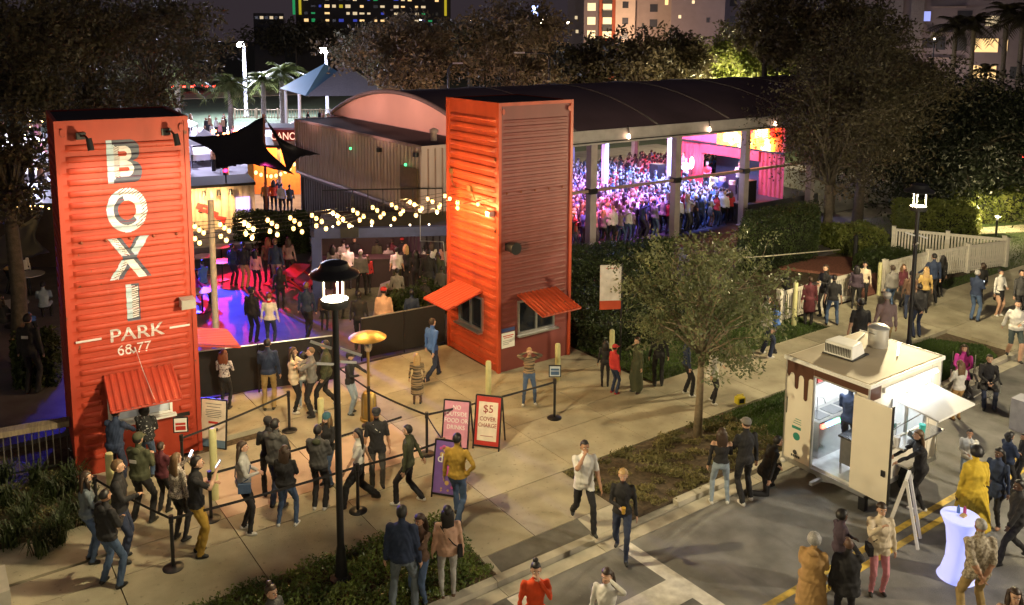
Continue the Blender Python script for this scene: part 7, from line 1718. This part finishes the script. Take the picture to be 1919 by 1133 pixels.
for k, (px, d, w_, lab) in enumerate(((30, 64, 3, 'white market tent glowing on the court at the far left'), (385, 60, 2.4, 'small white market tent right of the lettered tower'), (330, 72, 3, 'white market tent behind the lettered tower'), (560, 66, 2.6, 'small pale tent below the palms'))):
    p = at(px, d); t = thing('market_tent', lab, 'tent', p, heading(10)); MB().add([(-w_ / 2, -w_ / 2, 2.1), (w_ / 2, -w_ / 2, 2.1), (w_ / 2, w_ / 2, 2.1), (-w_ / 2, w_ / 2, 2.1), (0, 0, 3.0)], [(0, 1, 4), (1, 2, 4), (2, 3, 4), (3, 0, 4), (3, 2, 1, 0)]).build('canopy', whitem, t)
    for a in (-1, 1):
        for b in (-1, 1): MB().tube([(a * w_ * .48, b * w_ * .48, 0), (a * w_ * .48, b * w_ * .48, 2.1)], .04, 6).build('leg', alu, t)
g = random.Random(77); A = Vector(at(30, 40))
for nm, px, d, n_, rr, c_ in (('golden fairy lights wound through the dark branches at the left edge', 52, 33, 40, 1.6, 'gold_fairy'),):
    A = Vector(at(px, d)); t = thing('fairy_lights', nm, 'string lights', A + Vector((0, 0, zat(285, d)))); gm = E(c_, (1, .62, .2), 8)
    for i in range(n_): MB().ell((VR[0] * g.gauss(0, .35), VR[1] * g.gauss(0, .35), g.uniform(-1.6, 1.6)), (.025, .025, .025), 6, 4).build('bulb', gm, t)
# ================================================================ floodlights, court, blue tent
for (px, by, ty, lab, pw) in ((461, 222, 88, 'tall white mast with a blazing floodlight beside the palms', 26000), (613, 216, 98, 'tall white mast with a floodlight in front of the blue tent', 9000)):
    p = G(px, by); H = height_of(px, by, ty); t = thing('floodlight_mast', lab, 'floodlight', p, heading(0))
    MB().lathe([(.30, 0), (.28, .1), (.20, .2), (.17, H)], 12).build('mast', M('mast_white', (.22, .22, .24), .5), t, True, auto=40)
    MB().box(-.2, .7, -.25, .45, H - .15, H + .15).build('lamp_housing', steelw, t); MB().box(-.1, .6, .452, .50, H - .12, H + .3).box(-.15, .65, -.2, .4, H - .22, H - .16).build('lamp_face', E('flood_glow', (.85, .88, 1), 120), t)
    T = Matrix.Translation(p); light('SPOT', 'floodlight_beam', Vector(p) + Vector((VC[0] * 1.6, VC[1] * 1.6, H + .1)), pw, (.72, .74, 1.0), .3, Vector(p) + Vector((VC[0] * 6, VC[1] * 6, -3)) + Vector((0, 0, 0)), 150, .6)
light('POINT', 'floodlight_glow', Vector(G(461, 222)) + Vector((VC[0] * 6, VC[1] * 6, 8.4)), 11000, (.75, .78, 1.0), .4)
light('POINT', 'floodlight_glow', Vector(at(30, 62)) + Vector((0, 0, 6)), 5000, (.74, .72, 1.0), .4); light('POINT', 'floodlight_glow', Vector(at(330, 66)) + Vector((0, 0, 6)), 2500, (.74, .72, 1.0), .4)
ct = [at(-60, 55), at(430, 55), at(560, 92), at(-60, 92)]
struct(MB().prism([p[:2] for p in ct], -.17, -.09).build('court', M('court_pale', (.35, .34, .38), .7, .15, .4)))
g = random.Random(21)
mb = MB()
for k in range(230):      # an uncountable far gathering on the bright court, seen through the trees
    px = g.uniform(-40, 440) if k < 190 else g.uniform(560, 680); d = g.uniform(57, 88) if k < 190 else g.uniform(72, 90); p = at(px, d); k_ = g.randrange(4); h = g.uniform(1.5, 1.8)
    mb.tube([(p[0], p[1], 0), (p[0], p[1], h * .5)], [.13, .17], 6, 1); mb.tube([(p[0], p[1], h * .5), (p[0], p[1], h * .85)], [.2, .17], 6, k_); mb.ell((p[0], p[1], h * .93), (.11, .11, .14), 6, 5, 2)
stf = mb.build('crowd', [CL['white'], CL['black'], SKIN['m'], CL['pink']], None, True); stf['kind'] = 'stuff'; stf['label'] = 'far gathering of people on the floodlit court behind the trees'; stf['category'] = 'crowd'
for k, px in enumerate((5, 35, 52, 365, 400)):
    car(at(px, 60 + 2 * k), g.uniform(0, 3), ('pale car', 'white car', 'silver car', 'bright car', 'light car')[k] + (' glimpsed on the floodlit court at the far left', ' behind the dark leaves left of the tower', ' right behind the left tower edge', ' right of the lettered tower top', ' below the palm on the bright court')[k], whitem, False)
# blue tent
tp = at(612, 80); tz = height_of(612, 218, 122) * .98; tn = thing('event_tent', 'blue-grey peaked tent roof on white poles with people beneath', 'tent', tp, heading(0))
tblue = M('tent_blue', (.16, .34, .50), .6, .05, .5); ppm = PF / 80.0
za, zb_, zc = zat(121, 80), zat(165, 80), zat(178, 80)
X = lambda px: -(px - 612) / ppm
MB().add([(X(600), -3, za), (X(530), 0, zb_), (X(600), 5, zb_ - .3), (X(690), 0, zb_ - .1), (X(600), -8, zb_)], [(0, 1, 2), (0, 2, 3), (0, 3, 4), (0, 4, 1), (1, 4, 3, 2)]).build('canopy', tblue, tn)
MB().add([(X(640), -3, za - .1), (X(600), 5, zb_ - .35), (X(740), 4, zb_ - .3), (X(690), -6, zb_)], [(0, 1, 2), (0, 2, 3), (0, 3, 1), (1, 3, 2)]).build('canopy', M('tent_grey', (.3, .3, .34), .7), tn)
for px, y in ((588, 4.6), (540, 0), (700, 3)): MB().tube([(X(px), y, 0), (X(px), y, zb_ - .2)], .14, 8).build('pole', whitem, tn)
tf = picket_fence([G(440, 228)[:2], G(640, 226)[:2]], 1.1, 'pale brown fence below the palms and the blue tent', wood, .3)
# ================================================================ sails, bar hut, mural container
sail = M('black_sail', (.014, .014, .02), .55, .2, 1)
def sail_roof(c, label, posts=()):
    """quilted cloth between corners with a raised peak"""
    n = 12; P = [Vector(p) for p in c]; t = thing('shade_sail', label, 'shade sail', P[0]); vs = []; fs = []
    for i in range(n + 1):
        for k in range(n + 1):
            u, v = i / n, k / n; q = (P[0] * (1 - u) + P[1] * u) * (1 - v) + (P[3] * (1 - u) + P[2] * u) * v
            q = q + ((P[0] + P[1] + P[2] + P[3]) / 4 - q) * (.34 * max(4 * v * (1 - v) * abs(2 * u - 1), 4 * u * (1 - u) * abs(2 * v - 1)))
            q = q - Vector((0, 0, .5 * 4 * u * (1 - u) * 4 * v * (1 - v) * .5 + .02 * sin(u * 40))); vs.append(tuple(q - P[0]))
    for i in range(n):
        for k in range(n): a = i * (n + 1) + k; fs.append((a, a + 1, a + n + 2, a + n + 1))
    o = MB().add(vs, fs).build('canopy', sail, t, True); s_ = o.modifiers.new('s', 'SOLIDIFY'); s_.thickness = .02
    for p in posts: q = Vector(p) - P[0]; MB().tube([(q.x, q.y, -P[0].z), tuple(q + Vector((0, 0, .1)))], .06, 8).build('post', M('post_red', (.3, .08, .05), .5), t)
def s3(px, py, z): return G(px, py, z)
sail_roof([s3(345, 262, 4.6), s3(493, 222, 5.6), s3(552, 330, 3.4), s3(405, 322, 3.6)], 'black shade sail rising to a sharp peak between the towers', [s3(493, 222, 5.6)])
sail_roof([s3(493, 222, 5.6), s3(520, 262, 4.8), s3(600, 292, 3.9), s3(540, 330, 3.4)], 'second black shade sail falling right from the peak')
sail_roof([s3(-60, 470, 3.0), s3(85, 400, 3.2), s3(95, 480, 2.4), s3(-60, 560, 2.2)], 'dark canopy left of the lettered tower')
# mural container
mp = on_x(350, 470, 0); ma = Vector(G(345, 472)); mbb = Vector(G(482, 458)); d = mbb - ma; L = d.length; rz = atan2(d.y, d.x); Hm = 2.62
t = thing('mural_container', 'cream-lit ribbed container with a red mural behind the patio', 'shipping container', ma, rz)
n = int(L / .28); vs = []; xs = []
for i in range(n):
    for q, dd in ((0, 0), (.25, 0), (.45, .036), (.7, .036), (.95, 0)): xs.append((L * (i + q) / n, dd))
xs.append((L, 0))
for x, dd in xs: vs += [(x, dd, .1), (x, dd, Hm)]
MB().add(vs, [(2 * i, 2 * i + 2, 2 * i + 3, 2 * i + 1) for i in range(len(xs) - 1)]).build('front_wall', M('mural_cream', (.62, .48, .36), .7), t)
MB().box(0, L, 1.0, 1.1, 0, Hm).build('back_wall', greyc, t); MB().box(-.05, L + .05, -.1, 2.4, Hm, Hm + .12).build('roof', blackroof, t)
mb = MB()
for k, (x0, x1, z0, z1) in enumerate(((.25, .50, 1.75, 2.0), (.35, .8, 1.6, 1.72), (.8, 1.05, 1.35, 1.6), (1.0, 1.35, 1.2, 1.35), (.5, .72, 1.8, 1.92), (1.15, 1.3, 1.05, 1.2))):
    mb.add([(L * .1 + x0 * L * .35, -.03, z0), (L * .1 + x1 * L * .35, -.03, z0 - .12), (L * .1 + x1 * L * .35 + .1, -.03, z1 - .12), (L * .1 + x0 * L * .35 + .1, -.03, z1)], [(0, 1, 2, 3)])
mb.build('mural', M('mural_red', (.6, .05, .05), .6), t)
MB().box(L * .74, L * .93, -.04, -.01, .3, 2.1).build('lit_door', E('door_violet', (.45, .35, 1), 1.0), t)
for x in (.3, .5, .66): MB().tube([(L * x, -.3, 2.55), (L * x, -.35, 2.3)], [.06, .1], 10).build('wall_lamp', black, t)
for x in (.2, .5): q = Matrix.Translation(ma) @ Matrix.Rotation(rz, 4, 'Z') @ Vector((L * x, -1.0, 2.7)); light('SPOT', 'mural_light', q, 170, (1, .62, .25), .1, Matrix.Translation(ma) @ Matrix.Rotation(rz, 4, 'Z') @ Vector((L * x, 0, 1.0)), 130, .8)
lp = Matrix.Translation(ma) @ Matrix.Rotation(rz, 4, 'Z')
# low terrace wall with benches in front of it
t = thing('terrace_bench', 'long pale terrace bench below the mural container', 'bench', lp @ Vector((-.4, -2.2, 0)), rz); MB().box(0, L + 1, 0, .5, 0, .5).build('base', M('bench_purple', (.16, .13, .17), .7), t); MB().box(-.05, L + 1.05, -.05, .55, .5, .56).build('seat', steelw, t); MB().box(0, L + 1, .45, .52, .56, 1.1).build('backrest', steelw, t)
def round_table(px, py, lab, m, r=.4, h=.75):
    t = thing('round_table', lab, 'table', G(px, py)); MB().lathe([(r, h - .03), (r, h)], 20).build('top', m, t); MB().lathe([(.03, .02), (.03, h - .03)], 8).build('leg', black, t); MB().lathe([(.25, 0), (.25, .02)], 16).build('base', black, t)
round_table(418, 500, 'round cream table behind the pale pole', creamm); round_table(420, 530, 'second round cream table nearer the blue light', creamm); round_table(385, 520, 'round grey table in the violet light', greyc); round_table(383, 590, 'round table in blue light beside the left tower', steelw)
for px, py, lab in ((28, 620, 'guest table in blue light at the dark left'), (60, 560, 'small back table on the left')): round_table(px, py, lab, steelw, .5)
# red picnic table
p = G(556, 548); t = thing('picnic_table', 'red picnic table glowing by the portal', 'table', p, heading(85)); rp_ = M('picnic_red', (.42, .02, .02), .5)
MB().box(-.9, .9, -.35, .35, .72, .76).build('top', rp_, t)
for s in (-1, 1): MB().box(-.9, .9, s * .72 - .13, s * .72 + .13, .42, .46).build('bench', rp_, t); MB().beam((s * .7, -.75, 0), (s * .7, .1, .72), .06).beam((s * .7, .75, 0), (s * .7, -.1, .72), .06).build('leg', rp_, t)
# standing signs / games near the portal
t = thing('board_game', 'leaning cornhole boards beside the planter', 'game board', G(712, 590), heading(60)); MB().add([(-.3, 0, 0), (.3, 0, 0), (.3, .35, 1.15), (-.3, .35, 1.15), (-.3, .05, 0), (.3, .05, 0), (.3, .40, 1.15), (-.3, .40, 1.15)], [(3, 2, 1, 0), (4, 5, 6, 7), (0, 1, 5, 4), (1, 2, 6, 5), (2, 3, 7, 6), (3, 0, 4, 7)]).build('board', M('board_violet', (.35, .28, .32), .6), t); MB().beam((0, .38, 1.1), (0, .8, 0), .05).build('prop', wood, t)
tp2 = MB().prism([G(600, 600)[:2], G(700, 600)[:2], G(720, 530)[:2], G(640, 525)[:2]], -.005, .004).build('turf', M('artificial_turf', (.05, .075, .03), .9, .3, 8)); struct(tp2)
# far passage: warm bar and red booth with sign
bx = thing('orange_booth', 'orange sign board booth beyond the shade sail peak', 'booth', at(545, 52), heading(0)); ppb = PF / 52
zz0, zz1 = zat(272, 52), zat(235, 52); MB().box(-1.2, 1.9, -1, 1, 0, zz0 + .2).build('wall', M('booth_orange', (.65, .18, .04), .6), bx); MB().box(-1.3, .75, 1.02, 1.1, zz0 + .45, zz1).build('sign_board', M('booth_red', (.35, .05, .03), .6), bx); MB().box(-1.5, 2.3, -1.2, 1.3, zz1, zz1 + .12).build('roof', steelw, bx)
me_T = Matrix.Translation((-.1, 1.11, (zz0 + zz1) / 2 + .2)) @ Matrix.Rotation(R(180), 4, 'Z') @ Matrix.Rotation(R(90), 4, 'X')
letter_on('CANO', .62, E('sign_letters', (1, .6, .4), .8), bx, me_T @ Matrix.Translation((-.2, 0, .01)), 'lettering', .8)
light('POINT', 'booth_light', Vector(bx.location) + Vector((VC[0] * 2.5, VC[1] * 2.5, 2.6)), 150, (1, .5, .2), .2)
pv = on_y(520, 395, 30); hall = thing('bar_pavilion', 'warm lit open bar hall at the end of the far passage', 'building', at(520, 50), heading(0))
MB().box(-3.4, 2.6, -3, -2.9, 0, 3.0).build('back_wall', M('bar_gold', (.42, .30, .13), .7), hall); MB().box(-3.4, 2.6, -3, 1, 3.0, 3.15).build('roof', black, hall)
for x in (-3.3, -.4, 2.5): MB().box(x, x + .15, .8, .95, 0, 3).build('post', wood, hall)
light('AREA', 'hall_light', Vector(hall.location) + Vector((0, 0, 2.9)), 260, (1, .66, .24), 3, Vector(hall.location))
A = Vector(G(480, 328, 2.9)); B_ = Vector(G(552, 312, 2.9)); t = thing('string_lights', 'sagging string of small warm bulbs in the far passage', 'string lights', A)
for i in range(9): u = i / 8; q = (B_ - A) * u - Vector((0, 0, .35 * 4 * u * (1 - u))); o = bpy.data.objects.new('bulb', bulb_me); COL.objects.link(o); o.parent = t; o.location = q; o.scale = (1.6,) * 3
MB().tube([tuple((B_ - A) * (i / 8) - Vector((0, 0, .35 * 4 * (i / 8) * (1 - i / 8) - .08))) for i in range(9)], .01, 4).build('wire', black, t)
# lanterns by the palm: red-orange dots
rg = E('red_fairy', (1, .18, .06), 14); A = Vector(at(390, 48)) + Vector((0, 0, zat(242, 48))); t = thing('fairy_lights', 'red-orange fairy lights wound over the hedge top', 'string lights', A); g = random.Random(9)
for i in range(46): MB().ell((VR[0] * g.uniform(0, 2.2), VR[1] * g.uniform(0, 2.2), g.uniform(-.3, .25)), (.07, .07, .07), 6, 4).build('bulb', rg, t) if i < 30 else None
# colour washes on the patio: assumed red and blue lamps on stands, added for the coloured light
def par_can(p, to, c, e_, lab, ang=60):
    t = thing('assumed_wash_lamp', lab, 'stage light', (p[0], p[1], 0)); MB().tube([(0, 0, 0), (0, 0, p[2] - .1)], .03, 6).build('stand', black, t)
    d = (Vector(to) - Vector(p)).normalized(); q = Vector((0, 0, p[2])); MB().tube([tuple(q - d * .25), tuple(q)], .12, 12).build('housing', black, t); MB().tube([tuple(q), tuple(q + d * .01)], .10, 12).build('lens', E('lens_%s' % lab[:4], c, 8), t)
    light('SPOT', 'wash_light', Vector(p) + d * .06, e_, c, .08, to, ang, .5)
pr_ = G(470, 552); pb_ = G(395, 612)
par_can((G(430, 462)[0], G(430, 462)[1], 3.3), (pr_[0] + .2, pr_[1], 0), (1, .012, .06), 3600, 'red wash lamp on a tall stand behind the patio guests', 30)
par_can((G(352, 500)[0], G(352, 500)[1], 3.0), (pb_[0], pb_[1], 0), (.045, .05, 1), 6000, 'blue wash lamp on a tall stand behind the lettered tower', 46)
par_can((G(-20, 520)[0], G(-20, 520)[1], 3.4), (G(60, 620)[0], G(60, 620)[1], 0), (.05, .07, 1), 380, 'blue wash lamp at the dark left side', 80)
light('SPOT', 'wash_light', (G(500, 470)[0], G(500, 470)[1], 4.2), 130, (1, .06, .35), .2, (pr_[0] - .5, pr_[1] - 1.5, 0), 80, .7)  # pink spot added without a fixture to tint the patio
# dark hall at the left edge behind the tower
t = thing('dark_hut', 'dark timber hut behind the guests at the left edge', 'building', at(60, 34), heading(0)); MB().box(-3, 6, -4, -3.8, 0, 3.2).build('back_wall', M('hut_brown', (.05, .035, .03), .8), t); MB().box(-3, 6, -4, 0, 3.2, 3.35).build('roof', black, t)
